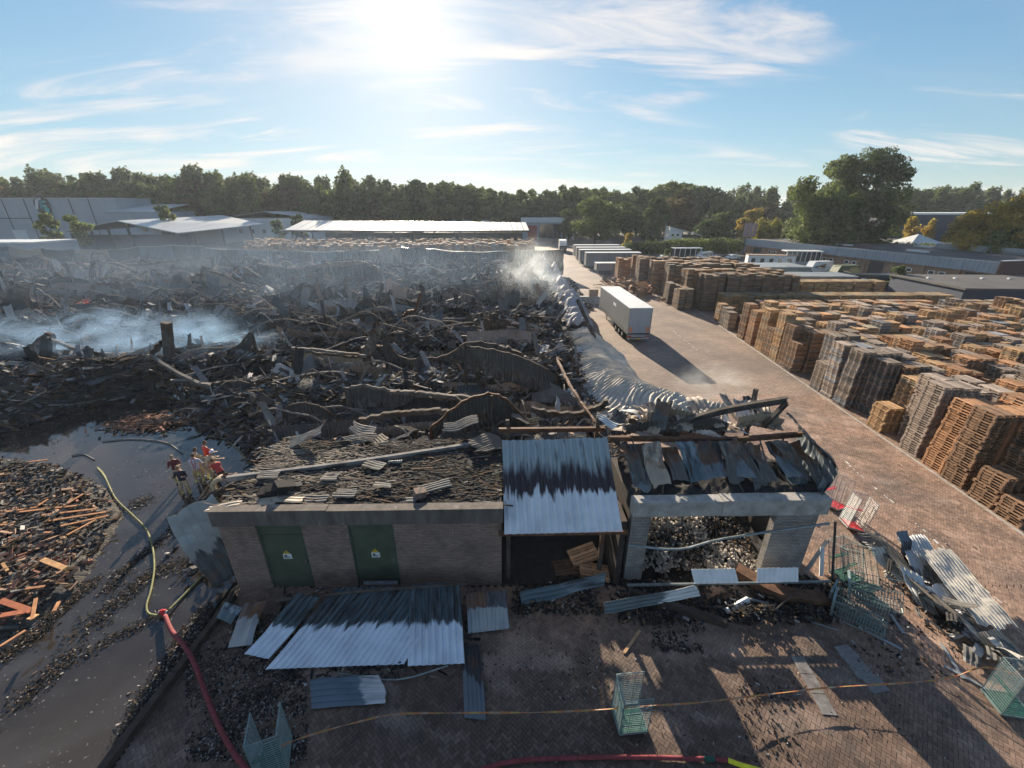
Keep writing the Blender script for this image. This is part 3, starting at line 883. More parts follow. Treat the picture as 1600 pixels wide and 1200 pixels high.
# jagged slab holding the mansard
b = Mass()
V, Q, st = sheet(RW + .1, 2.0, .3, .02, 10, .2, .22, 5, .15, 0)
b.add(V @ rot((R(8), 0, 0)).T + np.array([RW / 2, .32, 3.95]), Q); b.build('burnt_roof', MATS['soot'], rb)
beam_y, beam_z = 2.15, 5.35
b = Mass(); b.sweep(bez([(-.55, beam_y, beam_z + .05), (1.5, beam_y, beam_z), (4, beam_y - .02, beam_z - .08), (RW + .05, beam_y, beam_z + .15)], 12), IBEAM(.2, .14)); b.build('ridge_beam', MATS['steel_rust'], rb)
for i in range(17):
    x0 = -.15 + i * .44 + random.uniform(-.05, .05)
    if i in (3, 6): 
        continue
    w = random.uniform(.45, .95)
    lean = random.uniform(-.35, .75) if i > 6 else random.uniform(-.3, .3)
    zt = random.uniform(-.1, .1)
    low = random.uniform(-.25, .35)
    sheet_between('cladding_panel', MATS[random.choice(['sheet_char', 'sheet_char', 'sheet_teal', 'sheet_dark', 'sheet_char', 'sheet_bone'])], None, None,
                  (x0 + lean, .45 + low * .5 + random.uniform(-.1, .1), 4.0 + low), (x0 + w + lean, .5 + low * .5, 4.0 + low), (x0, beam_y - .1, beam_z + zt), parent=rb,
                  pitch=w / 2, amp=.03, nv=18, curl=.3, crump=.20, seed=100 + i, tear=.12, tear0=.2, detailed=True)
for i in range(7):
    x0 = .2 + i * 1.05
    b = Mass(); b.tube(bez([(x0, .5, 3.9), (x0 + random.uniform(-.6, .6), 1.2, 4.6), (x0 + random.uniform(-.2, .2), beam_y, beam_z)], 8), .035, 4); b.build('bent_strut', MATS['steel_burnt'], rb)
# warped end cladding
sheet_between('end_cladding', MATS['sheet_dark'], None, None, (RW - .05, .1, 4.0), (RW + .45, 2.9, 4.1), (RW - .75, .9, 6.0), parent=rb, pitch=.3, amp=.04, nv=18, curl=.75, crump=.14, seed=8, tear=.2)
sheet_between('end_cladding', MATS['sheet_teal'], None, None, (RW + .0, .0, 3.3), (RW + .35, 2.4, 3.4), (RW - .15, .3, 4.9), parent=rb, pitch=.3, amp=.04, nv=14, curl=.5, crump=.1, seed=9, tear=.2)
# loose sheets and laths thrown on the top
for i in range(64):
    x0 = uni(-.3, RW - .2)
    m = MATS[random.choice(['sheet_bone', 'sheet_bone', 'sheet_bone', 'sheet_pale', 'sheet_char'])]
    w = uni(.25, .75); L = uni(.8, 1.9)
    bm = MATS
    sheet_obj('torn_cladding', m, None, None, (x0, beam_y + uni(.05, 2.0), beam_z + .22 - uni(0, .3)), (uni(-.15, .55), uni(-.4, .4), uni(-1.0, 1.0)),
              parent=rb, w=w, L=L, pitch=w / 3, amp=.03, nv=10, curl=.5, crump=.09, seed=200 + i, tear=.4, tear0=.3)
b = Mass(); b.sweep(bez([(1.6, beam_y + .5, beam_z + .1), (4.2, beam_y + .9, beam_z + .75), (7.15, beam_y + 1.1, beam_z + 1.2)], 12), IBEAM(.26, .2, .03)); b.build('fallen_ridge_beam', MATS['steel_burnt'], rb)
b = Mass(); b.sweep([(7.1, beam_y + 1.0, beam_z + 1.1), (6.1, beam_y + .6, beam_z + .2)], IBEAM(.2, .16, .03)); b.build('broken_brace', MATS['steel_burnt'], rb)
b = Mass(); b.tube([(6.6, 4.3, .0), (6.55, 4.5, 6.5)], .13, 4); b.build('bare_post', MATS['steel_burnt'], rb)
b = Mass(); b.tube([(6.5, 4.4, 6.3), (5.9, 3.7, 5.0)], .02, 4); b.build('hanging_cable', MATS['rubber'], rb)
for i, (xa, xb, yy, zz) in enumerate(((.2, 2.6, .35, .45), (1.2, 3.4, .9, .75), (3.0, 4.6, .5, .5), (5.0, 7.0, .8, .55))):
    V, Q, st = curtain_raw([(xa, beam_y + yy, beam_z + zz), ((xa + xb) / 2, beam_y + yy + .1, beam_z + zz + .12), (xb, beam_y + yy, beam_z + zz - .1)], .9, 950 + i)
    Mass().add(V, Q, (1, 1, 1), st).build('ribbed_remnant', MATS[['sheet_char', 'sheet_bone', 'sheet_char', 'sheet_bone'][i]], rb)
# gutter rail and bent pipe across the front, on thin struts
b = Mass(); b.bx(-.2, RW + .35, -1.0, -.93, .78, .86); b.build('gutter_rail', MATS['galv_dull'], rb)
for x in (-.1, RW + .2):
    b = Mass(); b.bx(x, x + .06, -.99, -.94, 0, .775); b.build('rail_post', MATS['steel_burnt'], rb)
b = Mass(); b.tube(bez([(-.15, -.35, 2.2), (1.8, -.45, 2.05), (3.5, -.4, 2.5), (RW + .1, -.3, 3.05)], 14), .05, 6); b.build('bent_pipe', MATS['galv_dull'], rb)
b = Mass(); b.tube([(RW + .12, -.5, 3.3), (RW + .5, -.85, .8)], .045, 6); b.build('corner_pole', MATS['dark_paint'], rb)
for xa, xb, tl in ((2.35, 4.05, -.1), (4.75, 6.35, .05)):
    sheet_between('gutter_sheet', MATS['white_paint'], None, None, (xa, -.99, .87), (xb, -.99, .87), (xa + tl, -.72, 1.32), parent=rb, pitch=.2, amp=.03, nv=6, curl=.05, crump=.015, seed=31, detailed=True)
# rubble inside and in front
def rubble(name, n, fx, cols, hs, seed=1, thing=None, tilt=PI):
    P, H, C = fx(n)
    return Mass().boxes(P, H, rand_rots(len(P), tilt), cols(len(P))).build(name, MATS['shard'], thing)
n_ = 4200
x = uni(.55, RW - 1.3, n_); y = uni(-.1, RD - .4, n_)
hh = np.clip(1.25 - .24 * np.abs(x - 1.6) + .18 * y, .1, 1.5) * (.5 + .8 * fnoise(x * 1.1, y * 1.1, 4, 3))
pal = np.clip((fnoise(x * .8, y * 1.0, 12, 3) - .42) * 6, 0, 1) * (y < 2.6)
cA = uni(.35, .7, n_)[:, None] * np.array([1, .90, .78]); cB = char_cols(n_, .1, .3)
kind(Mass().boxes(np.stack([x, y, hh * uni(.55, 1, n_)], 1), np.stack([uni(.03, .085, n_), uni(.025, .05, n_), uni(.02, .035, n_)], 1), rand_rots(n_, PI), cA * pal[:, None] + cB * (1 - pal)[:, None]).build('brick_rubble', MATS['shard'], rb), 'stuff')
b = Mass()
V, Q, st = sheet(RW - .9, RD - .2, .6, .0, 12, .0, .25, 3); b.add(V + np.array([RW / 2, .15, .35]), Q); b.build('rubble_bed', MATS['soot'], rb)

# ------------------------------------------------------------------ debris on the brick building's roof
def W(x, y):                                  # substation local -> world
    return (-10.86 + x * math.cos(BR) - y * math.sin(BR), 12.1 + x * math.sin(BR) + y * math.cos(BR))
n_ = 9000
x = uni(0, LW, n_); y = uni(.2, LD + .6, n_)
dens = fnoise(x * .7, y * 1.2, 8, 3) + .22 * (x < 3.5)
ok = uni(.2, .8, n_) < dens; x, y = x[ok], y[ok]; n_ = len(x)
lt = np.clip((fnoise(x * .5, y * 1.5, 55, 3) - .50) * 7, 0, .75) * np.clip((7.0 - x) / 4, .05, 1)
cA = uni(.12, .5, n_)[:, None] * np.array([1, .86, .7]); cB = char_cols(n_, .02, .2, (.015, .07))
kind(Mass().boxes(np.stack([x, y, LH + .56 + uni(0, .10, n_) ** 1.5], 1), np.stack([uni(.04, .22, n_) * (.5 + (uni(0, 1, n_) < .12) * 3.2), uni(.008, .035, n_), uni(.004, .014, n_)], 1), rand_rots(n_, .14, .5 + 2 * (n_ < 0)), cA * lt[:, None] + cB * (1 - lt)[:, None]).build('roof_debris', MATS['shard'], sub), 'stuff')
for i in range(12):
    px_s = [(.9, .4), (2.1, .55), (3.2, .5), (4.1, .6), (5.0, .9), (2.6, 1.6), (3.9, 2.0), (1.4, 2.2), (7.4, .5), (6.2, 1.3), (8.6, 1.5), (5.6, 2.6)][i]
    sheet_obj('torn_flashing', MATS['sheet_bone' if i < 3 else 'sheet_char'], None, None, (px_s[0], px_s[1], LH + .66), (uni(-.06, .1), uni(-.1, .1), R(90) + uni(-.4, .4)),
              parent=sub, w=uni(.3, .6), L=uni(.9, 1.7), pitch=.15, amp=.02, nv=8, curl=.25, crump=.05, seed=300 + i, tear=.3, tear0=.2)
b = Mass(); b.box((7.35, .75, LH + .72), (.42, .34, .32), (.1, .15, .5)); b.build('broken_block', MATS['brick_wall'], sub)
b = Mass()
for k in range(3): b.box((1.55 + .25 * k, 1.0 + .1 * k, LH + .72 + .05 * k), (.7, .45, .25), (.2, .3 * k - .2, .4 * k))
b.build('charred_lump', MATS['soot'], sub)

# the long fallen roof beam lying over the rear of the roof
def beam(name, pts, h, w, m, label, group=None, n=18, t=.02, cat='steel beam'):
    return tag(Mass().sweep(rough_path(bez(pts, n), h * .35, len(label)), IBEAM(h, w, t)).build(name, MATS[m]), label, cat, group)
def box_beam(name, pts, h, w, m, label, group=None, cat='beam', n=16):
    pr = [(-w / 2, -h / 2), (w / 2, -h / 2), (w / 2, h / 2), (-w / 2, h / 2)]
    return tag(Mass().sweep(bez(pts, n), pr).build(name, MATS[m]), label, cat, group)
a0 = up_at(355, 748, 14.2); a1 = up_at(770, 690, 17.0)
box_beam('roof_beam', [(a0[0], 14.2, a0[1]), (up_at(560, 722, 15.3)[0], 15.3, up_at(560, 722, 15.3)[1]), (a1[0], 17.0, a1[1])], .22, .16, 'tile_grey', 'very long pale beam fallen slantwise along the rear of the brick building roof')
m_ = Mass()
r_ = np.random.default_rng(5)
for i in range(46):
    px = r_.uniform(400, 960); yy = r_.uniform(16.6, 19.5)
    xx, zz = up_at(px, 0, yy)[0], r_.uniform(2.1, 3.6) + .3 * (px > 560)
    w = r_.uniform(.4, 1.3); L = r_.uniform(1.0, 3.2)
    V, Q, st = sheet(w, L, .16, .03, 12, .5, .12, 400 + i, .4, .3)
    V = V @ rot((r_.uniform(-.5, .5), r_.uniform(-.4, .4), R(90) + r_.normal(0, .5))).T + np.array([xx + L / 2, yy, zz])
    g = r_.choice([.04, .09, .2, .32, .42])
    m_.add(V, Q, np.array([1, .88, .75]) * g, st)
n_ = 3800
px = r_.uniform(395, 965, n_); yy = r_.uniform(16.4, 20.5, n_)
t_ = yy * CP + 11.5 * SP
xx = (px - 800) / 650 * t_
hh = 1.0 + 1.5 * fnoise(xx * .5, yy * .6, 91, 3) + .5 * np.clip((19 - yy) / 3, 0, 1)
m_.boxes(np.stack([xx, yy, hh], 1), np.stack([r_.uniform(.05, .5, n_), r_.uniform(.02, .07, n_), r_.uniform(.006, .03, n_)], 1), rand_rots(n_, .5), char_cols(n_, .28, .5))
kind(m_.build('roof_wreckage_debris', MATS['shard']), 'stuff')
xg = np.arange(-13, 5.4, .3); yg = np.arange(16.5, 21.6, .3)
X, Y = np.meshgrid(xg, yg)
Z = (.3 + 2.1 * fnoise(X * .5, Y * .6, 91, 3)) * np.clip((21.6 - Y) / 1.2, 0, 1) * np.clip((X + 13) / 1.5, 0, 1)
nX = len(xg); i, j = np.meshgrid(np.arange(len(yg) - 1), np.arange(nX - 1), indexing='ij'); a = i * nX + j
kind(Mass().add(np.stack([X, Y, Z], -1), np.stack([a, a + 1, a + nX + 1, a + nX], -1)).build('wreckage_mound', MATS['ash'], smooth=True), 'structure')
bb = [(480, 700, 16.8, .9, 2.4, .25, 'sheet_bone', 'pale torn lath panel lying flat on the roof wreckage'), (620, 735, 15.4, .5, 1.3, -1.0, 'sheet_pale', 'short ribbed white sheet hanging over the long pale beam'),
      (720, 668, 17.6, .8, 2.2, .1, 'sheet_char', 'ribbed pale sheet resting beside the dark sheet arch'), (560, 690, 17.2, .8, 2.0, .1, 'sheet_char', 'bent charred sheet beside the pale lath panel'),
      (690, 735, 15.9, .35, 1.8, .05, 'sheet_pale', 'thin pale bent strip behind the short hanging sheet')]
for q, (px, py, Y_, w, L, til, mm, lb) in enumerate(bb):
    x, z = up_at(px, py, Y_)
    if q == 1:
        sheet_between('hanging_roof_sheet', MATS[mm], lb, 'metal sheet', (x - .3, Y_ - .1, z + .55), (x + .3, Y_ - .1, z + .6), (x - .4, Y_ - .35, z - .45), pitch=.2, amp=.04, nv=8, curl=.2, crump=.04, seed=88, detailed=True)
    else:
        sheet_obj('torn_sheet', MATS[mm], lb, 'metal sheet', (x - L / 2, Y_, max(z, 2.6)), (til, .05, R(-80)), w=w, L=L, pitch=.16, amp=.03, nv=12, curl=.3, crump=.1, seed=500 + q, tear=.25, tear0=.2)
# ================================================================== THE BURNT HALL
# crumpled white side wall lying along the road like a folded accordion
def accordion(name, m, label, ctr, wid, hgt, pitch, amp, seed, z0=.55, parent=None, shear=.5, col=(1, 1, 1)):
    P = bez(ctr, 120)
    d = np.concatenate([[0], np.cumsum(np.linalg.norm(np.diff(P, axis=0), axis=1))])
    Ltot = d[-1]; n = int(Ltot / pitch * 4)
    s = np.linspace(0, Ltot, n)
    X = np.interp(s, d, P[:, 0]); Y = np.interp(s, d, P[:, 1])
    tx, ty = np.gradient(X), np.gradient(Y); q = np.hypot(tx, ty); tx /= q; ty /= q
    nxv, nyv = ty, -tx
    nv = 26
    a = np.linspace(-1, 1, nv)
    wi = np.interp(s / Ltot, np.linspace(0, 1, len(wid)), wid); hg = np.interp(s / Ltot, np.linspace(0, 1, len(hgt)), hgt)
    S, A = np.meshgrid(s, a, indexing='ij')
    WI, HG = wi[:, None], hg[:, None]
    lean = (fnoise(S * .35, A * .8, seed, 3) - .5) * 1.7
    ph = S / pitch + shear * A * (1 + lean) + 4.5 * (fnoise(S * .22, A * .7, seed + 4, 3) - .5)
    tri = 2 * np.abs(2 * (ph - np.floor(ph)) - 1) - 1
    am = amp * (.5 + 1.1 * fnoise(S * .5, A * .9, seed + 7, 2))
    prof = np.clip(1 - np.abs(A + .15) ** 1.6, 0, 1) * (.55 + .9 * fnoise(S * .5, A * 1.4, seed + 21, 3))
    off = A * WI * (1 + .18 * (fnoise(S * .3, A * 0 + .5, seed + 11, 2) - .5))
    along = .5 * lean + .25 * tri * amp
    Zz = z0 + HG * prof * (.8 + .5 * fnoise(S * .4, A * 1.1, seed + 13, 3)) + am * tri * (.35 + .65 * prof)
    XX = X[:, None] + nxv[:, None] * off + tx[:, None] * along
    YY = Y[:, None] + nyv[:, None] * off + ty[:, None] * along
    i, j = np.meshgrid(np.arange(n - 1), np.arange(nv - 1), indexing='ij'); b = i * nv + j
    Q = np.stack([b, b + 1, b + nv + 1, b + nv], -1).reshape(-1, 4)
    st = np.stack([S, (A + 1) / 2, A * 0 + seed], -1).reshape(-1, 3)
    o = Mass().add(np.stack([XX, YY, Zz], -1), Q, col, st).build(name, m, parent)
    md = o.modifiers.new('thickness', 'SOLIDIFY'); md.thickness = .012
    return tag(o, label, 'wall cladding')
sheet_mat('clad_white', (.56, .525, .46), (.26, .24, .23), (.42, .36, .30), .97, .5, (.16, .09, .06), metal=.0, rough=.92, nx=.5)
sheet_mat('clad_lilac', (.36, .34, .35), (.12, .10, .10), (.26, .2, .18), .7, .8, (.17, .09, .06), metal=.0, rough=.7, nx=.5)
C1 = [site(px, py, .8) for px, py in ((905, 520), (910, 550), (930, 586), (975, 614), (1025, 634), (1080, 650), (1130, 662))]
accordion('crumpled_wall', MATS['clad_white'], 'crumpled white ribbed wall folded like an accordion beside the road', C1, [1.7, 3.2, 3.9, 3.6, 3.1, 2.5, 1.6], [1.0, 1.1, .9, .9, 1.1, 1.4, 1.4], .34, .12, 3, shear=1.6)
C2 = [site(px, py, 1) for px, py in ((862, 438), (872, 462), (890, 490), (902, 515))]
accordion('fallen_wall', MATS['clad_lilac'], 'scorched lilac grey wall cladding slumped beyond the white accordion wall', C2, [1.6, 2.4, 2.6, 2.0], [3.2, 2.6, 2.4, 1.6], 1.6, .22, 6)
C3 = [site(px, py, 1) for px, py in ((842, 420), (850, 440), (868, 468), (880, 490))]
accordion('smoking_wall', MATS['clad_white'], 'pale crumpled cladding standing in thick smoke at the far end of the hall', C3, [1.2, 2.2, 2.4, 1.2], [3.8, 3.4, 2.6, 1.6], 1.1, .25, 9)
x, z = up_at(925, 545, 40)
beam('tilted_post', [(*site(942, 560, .3), .2), (*site(925, 520, 2.0), 2.0), (up_at(902, 468, 45)[0], 45, up_at(902, 468, 45)[1])], .3, .25, 'steel_burnt', 'dark bent steel post leaning across the folded white wall')

def hung(label, pts, Y, drop, seed, m='sheet_char', beamm='steel_burnt', dy=None, r=.16, **k):
    """a fallen purlin with the roof sheet still hanging from it"""
    P = []
    for q, (px, py) in enumerate(pts):
        yy = Y + (dy[q] if dy else 0)
        x, z = up_at(px, py, yy); P.append((x, yy, max(z, .3)))
    t = empty('hanging_sheets', label, 'wreckage', tuple(P[len(P) // 2][:2]) + (0,))
    o = np.array(t.location)
    PL = [tuple(np.array(p) - o) for p in P]
    Mass().sweep(rough_path(bez(PL, 30), r * .6, seed), IBEAM(r * 1.2, r * .8)).build('purlin', MATS[beamm], t)
    V, Q, st = curtain([(a, b + .06, c - r * .7) for a, b, c in PL], drop, seed, **k)
    Mass().add(V, Q, (1, 1, 1), st).build('roof_sheet', MATS[m], t)
    for p in (PL[0], PL[-1]):
        Mass().sweep([(p[0], p[1], -.1), (p[0] + .05, p[1] + .02, p[2])], IBEAM(r * 1.4, r * 1.2)).build('leg', MATS[beamm], t)
    return t
hung('dark arch of ribbed sheet with a brown middle post behind the long pale beam', [(672, 672), (712, 636), (752, 617), (790, 625), (834, 672)], 19.5, 2.2, 1, 'sheet_char', 'steel_rust', r=.12, pitch=.18, ragged=.2, out=.1, cr=.1)
box_beam('brown_post', [(*up_at(772, 0, 19.0)[:1], 19.0, 1.5), (up_at(768, 618, 19.3)[0], 19.3, up_at(768, 618, 19.3)[1])], .12, .14, 'wood_dark', 'thin brown upright post in the middle of the dark sheet arch', cat='post')
hung('sagging dark sheet row strung between a broad column and a leaning post', [(598, 520), (622, 556), (660, 562), (705, 552), (735, 535), (775, 540)], 33, 2.6, 2)
hung('low row of folded dark sheets just beyond the sheet arch', [(540, 606), (575, 604), (620, 612), (680, 622), (740, 622)], 25, 2.0, 3, 'sheet_char', 'steel_grey')
hung('dark sheets draped below a bent purlin beside the pooled water', [(725, 540), (755, 545), (790, 552), (830, 566), (868, 586)], 29, 2.3, 4)
hung('grey sheet curtain near the middle of the ash field', [(455, 545), (490, 551), (540, 556), (570, 560)], 32, 1.8, 5, 'sheet_bone')
hung('sheet curtain sagging toward the tall black post', [(265, 545), (300, 560), (330, 558), (372, 540), (392, 520)], 35, 2.6, 6)
hung('big drooping sheet tent in the far middle of the field', [(300, 432), (335, 425), (368, 440), (402, 450), (440, 448)], 66, 5.0, 7, 'sheet_bone', r=.25, pitch=.45, amp=.12)
hung('long drooping sheet curtain below a kinked purlin', [(403, 412), (450, 418), (500, 417), (545, 414), (577, 409), (590, 425), (598, 445)], 74, 4.6, 8, 'sheet_char', 'steel_grey', r=.28, pitch=.5, amp=.14)
hung('dark sheet row beneath the drooping curtain', [(420, 470), (470, 468), (520, 476), (560, 480), (610, 474)], 56, 3.0, 9, r=.2, pitch=.35)
hung('dark ribbed sheets near the smoking wall', [(760, 440), (790, 446), (820, 440), (850, 452)], 66, 3.5, 10, r=.2, pitch=.4)
hung('sheet curtain with a torn hem in front of the smoke', [(640, 455), (690, 462), (740, 470), (780, 462)], 60, 3.2, 11, 'sheet_bone', r=.2, pitch=.35)
hung('twisted row of sheets by the long curved beam', [(130, 452), (180, 446), (230, 455), (280, 452)], 62, 3.4, 12, 'sheet_bone', r=.2, pitch=.4)
hung('low dark sheet row at the smoke edge', [(10, 452), (50, 446), (95, 452), (130, 462)], 60, 3.0, 13, r=.2, pitch=.4)
hung('black sheet row between two light patches of water', [(610, 500), (650, 506), (700, 503), (750, 512)], 44, 2.4, 14, r=.18, pitch=.3)
hung('folded sheets around the crooked rust post', [(560, 470), (600, 476), (630, 468), (668, 480)], 51, 2.8, 15, r=.18, pitch=.3)
hung('sheet row slumped by the folded white wall', [(790, 500), (820, 512), (850, 508), (872, 520)], 43, 2.4, 16, r=.18, pitch=.28)
hung('charred sheets leaning by the timber heap edge', [(440, 640), (470, 630), (500, 636), (525, 652)], 23.5, 1.6, 17, r=.1, pitch=.2)
hung('burnt sheet row close to the flooded yard', [(330, 600), (370, 596), (410, 606), (440, 620)], 28.5, 1.5, 18, r=.12, pitch=.22)
hung('far curtain of grey sheets below the standing wall', [(600, 425), (660, 420), (720, 426), (780, 420), (830, 424)], 84, 4.2, 19, 'sheet_char', r=.28, pitch=.5, amp=.14)
hung('far drooping sheets below the canopy shed', [(150, 408), (210, 414), (270, 408), (330, 402)], 84, 4.6, 20, 'sheet_bone', r=.28, pitch=.5, amp=.14)

def pbeam(label, pts, Y, h=.25, w=.2, m='steel_burnt', cat='steel beam', name='bent_beam', group=None):
    P = []
    for q in pts:
        px, py = q[:2]; yy = Y + (q[2] if len(q) > 2 else 0)
        x, z = up_at(px, py, yy); P.append((x, yy, max(z, .1)))
    return beam(name, P, h, w, m, label, group, 24, .04, cat)
box_beam('black_post', [(up_at(262, 575, 34)[0], 34, .0), (up_at(260, 504, 34)[0], 34, up_at(260, 504, 34)[1])], .55, .6, 'steel_burnt', 'thick black charred post standing up out of the smoke', cat='post')
pbeam('dark beam propped slantwise against the thick black post', [(212, 568, -1), (235, 555, -.6), (258, 530, 0)], 34, .4, .35)
pbeam('crooked dark beam bowing out beside the smoking puddle', [(12, 576), (45, 552), (62, 532), (80, 524), (84, 545), (90, 575)], 36, .35, .3)
pbeam('long sagging beam from the crooked beam to the black post', [(75, 528), (115, 544), (160, 553), (200, 554), (240, 540), (256, 531)], 35.5, .28, .25, 'steel_grey')
pbeam('short dark brace under the crooked beam', [(38, 580), (58, 562), (60, 540)], 35, .3, .25)
pbeam('grey curved beam sweeping down toward the flooded yard', [(190, 572, 1), (232, 557, 0), (262, 575, -1), (300, 595, -2), (335, 604, -3), (352, 618, -4)], 32, .28, .25, 'steel_grey')
pbeam('black beam lying along the edge of the ash heap', [(120, 600), (180, 590), (240, 568)], 31, .35, .35)
pbeam('broad pale column leaning near the middle of the field', [(563, 590), (574, 545), (590, 512)], 33, .7, .6, 'steel_grey', 'steel column', 'leaning_column')
pbeam('dark brace beside the broad pale column', [(606, 560), (600, 530), (592, 512)], 33.2, .3, .28)
pbeam('crooked rusty post rising in the middle of the field', [(640, 550), (633, 510), (634, 490), (650, 482), (657, 460)], 43, .3, .28, 'steel_rust')
pbeam('leaning dark column at the end of the sagging sheet row', [(758, 612), (742, 570), (727, 538)], 29, .5, .4, 'steel_burnt', 'steel column', 'leaning_column')
pbeam('black column slanting toward the folded white wall', [(840, 590), (815, 560), (780, 542)], 30, .5, .4, 'steel_burnt', 'steel column', 'leaning_column')
pbeam('thin tall post in the big drooping sheet tent', [(312, 472), (315, 440), (318, 415)], 64, .4, .4, 'steel_grey')
pbeam('long straight rail below the grey sheet curtain', [(455, 543), (520, 550), (572, 556)], 31.5, .2, .2, 'steel_grey')
pbeam('pale beam lying before the sheet arch', [(610, 612), (660, 616), (735, 622)], 24.3, .25, .25, 'steel_grey')
pbeam('curled grey beam end sticking out of the sheets', [(546, 492), (556, 480), (567, 465), (560, 458)], 54, .4, .3, 'steel_grey')
pbeam('bowed beam arching over dark sheets', [(470, 420), (500, 414), (560, 410), (590, 420), (600, 440)], 73, .4, .3, 'steel_grey')
pbeam('thin dark beam sagging between sheet rows', [(667, 462), (700, 476), (740, 474), (790, 470)], 56, .3, .25)
pbeam('fallen rail beside the pooled water', [(780, 520), (830, 524), (880, 522)], 41, .25, .25, 'steel_grey')
pbeam('long dark rail across the ash in front of the black post', [(130, 620, 0), (200, 596, 1), (262, 600, 1), (340, 630, -1)], 30.5, .12, .1)
pbeam('curved dark pipe looping over the heap', [(380, 610), (410, 622), (440, 618), (460, 600)], 28, .14, .14)
pbeam('long dark girder lying behind the roof wreckage', [(560, 655), (640, 645), (700, 642)], 21.5, .3, .25)
pbeam('dark girder along the foot of the folded white wall', [(830, 640), (880, 648), (930, 640), (950, 625)], 21.5, .3, .25)
pbeam('thin bent brown rail by the folded white wall', [(870, 560, 0), (895, 610, -6), (930, 660, -10)], 30, .16, .14, 'steel_rust')
# more twisted steel that reads as one tangle
m_ = Mass()
S = scatter(620, lambda x, y, t: np.clip((26 / t) ** 1.1, 0, 1))
for i, (x, y, t) in enumerate(S):
    k = min(2.0, max(1, t / 34)); L = random.uniform(2, 8) * k ** .5
    a = random.gauss(0, .5) if random.random() < .7 else random.uniform(0, PI)
    n_ = 6; z0 = float(heap(x, y)); P = []
    b1, b2 = random.gauss(0, .25), random.gauss(0, .12)
    lift = random.uniform(.1, 1.7) * k
    for q in range(n_):
        u = q / (n_ - 1) - .5
        P.append((x + L * u * math.cos(a) - L * b2 * (u * u) * math.sin(a), y + L * u * math.sin(a) + L * b1 * u * u, z0 + .35 + lift * (1 - 4 * u * u) * random.uniform(.6, 1.1) * (1 if i % 3 else -.15) + random.uniform(-.1, .1)))
    if P[0][1] < np.interp(P[0][0], EX, EY) or P[-1][1] < np.interp(P[-1][0], EX, EY) or max(P[0][0], P[-1][0]) > 6.5: continue
    g = random.choice([.06, .10, .15, .22, .30, .38])
    m_.sweep(bez(P, 14), IBEAM(.085 * k, .07 * k, .012), col=np.array([1, .9, .8]) * g)
kind(m_.build('twisted_steel_debris', MATS['shard']), 'stuff')
# rows of low ragged sheets everywhere: the collapsed roof, too many to tell apart
m_ = Mass()
S = scatter(260, lambda x, y, t: np.clip((34 / t) ** .7, 0, 1))
for i, (x, y, t) in enumerate(S):
    k = min(2.2, max(1, t / 30)); L = random.uniform(2.5, 7) * k ** .7
    if y < np.interp(x, EX, EY) + 1.5 or x + L / 2 > 6.5 or x - L / 2 < -125: continue
    z0 = float(heap(x, y)); a = random.gauss(0, .18)
    tilt = random.uniform(.2, 1)
    P = [(x + L * u, y + L * u * math.sin(a), z0 + random.uniform(.5, 1.35) * k ** .5) for u in (-.5, -.2, .1, .5)]
    V, Q, st = curtain(P, random.uniform(.9, 2.0) * k ** .5, 600 + i, .2 * k, .045 * k, random.uniform(-2.5, 3.5), .55, 6, .16)
    g = random.choice([.04, .06, .08, .11, .15, .20, .26, .34]); tt = random.choice([(1, .95, .92), (.9, 1, 1.06), (1.2, .92, .75)])
    m_.add(V, Q, np.array(tt) * g, st)
kind(m_.build('collapsed_roof_debris', MATS['shard']), 'stuff')

# the far wall of the hall, still standing, scorched
fw = empty('standing_hall_wall', 'long scorched ribbed wall still standing along the far side of the ash field', 'wall', (0, 96, 0))
xs = np.arange(-118, 5, 7.2)
for q, x0 in enumerate(xs):
    x1 = x0 + 7.1
    h0, h1 = (4.9 + 1.2 * vnoise(xs[q] * .09, 0, 4), 4.9 + 1.2 * vnoise((xs[q] + 7.2) * .09, 0, 4))
    if x0 < -70: h0 += .5; h1 += .5
    V, Q, st = curtain([(x0, 0, h0), ((x0 + x1) / 2, random.uniform(-.3, .3), (h0 + h1) / 2 + random.uniform(-.4, .2)), (x1, 0, h1)], (h0 + h1) / 2, 700 + q, .5, .12, .4, .03, 8, .35)
    Mass().add(V, Q, (1, 1, 1), st).build('wall_panel', MATS[random.choice(['sheet_char', 'sheet_bone', 'sheet_dark', 'sheet_char'])], fw)
    Mass().box((x0 - .02, .4, h0 / 2), (.3, .3, h0), None).build('wall_post', MATS['steel_burnt'], fw)
    Mass().sweep(bez([(x0, .12, h0 + .1), ((x0 + x1) / 2, .1, (h0 + h1) / 2 - .1), (x1 - .05, .12, h1 + .1)], 8), [(-.09, -.09), (.09, -.09), (.09, .09), (-.09, .09)]).build('top_rail', MATS['galv_dull'], fw)

# glowing embers under the smoke
mat('ember', (.3, .03, .01), .9, var=.5, scale=3, emit=(1.0, .10, .04, 1.1))
for (px, py, n_, lb) in ((122, 487, 6, 'small patch of orange embers glowing alone in the ash'), (12, 484, 16, 'larger glow of red embers at the edge of the smoke')):
    x, y = site(px, py, 1.2)
    b = Mass(); r_ = np.random.default_rng(n_)
    b.boxes(np.stack([x + r_.normal(0, .25 * n_ ** .6, n_), y + r_.normal(0, .4, n_), heap(x, y) + r_.uniform(.3, .7, n_)], 1), np.stack([r_.uniform(.08, .3, n_), r_.uniform(.03, .1, n_), r_.uniform(.03, .12, n_)], 1), rand_rots(n_, .6), np.ones((n_, 3)))
    o = b.build('embers', MATS['ember']); tag(o, lb, 'embers'); kind(o, 'stuff')
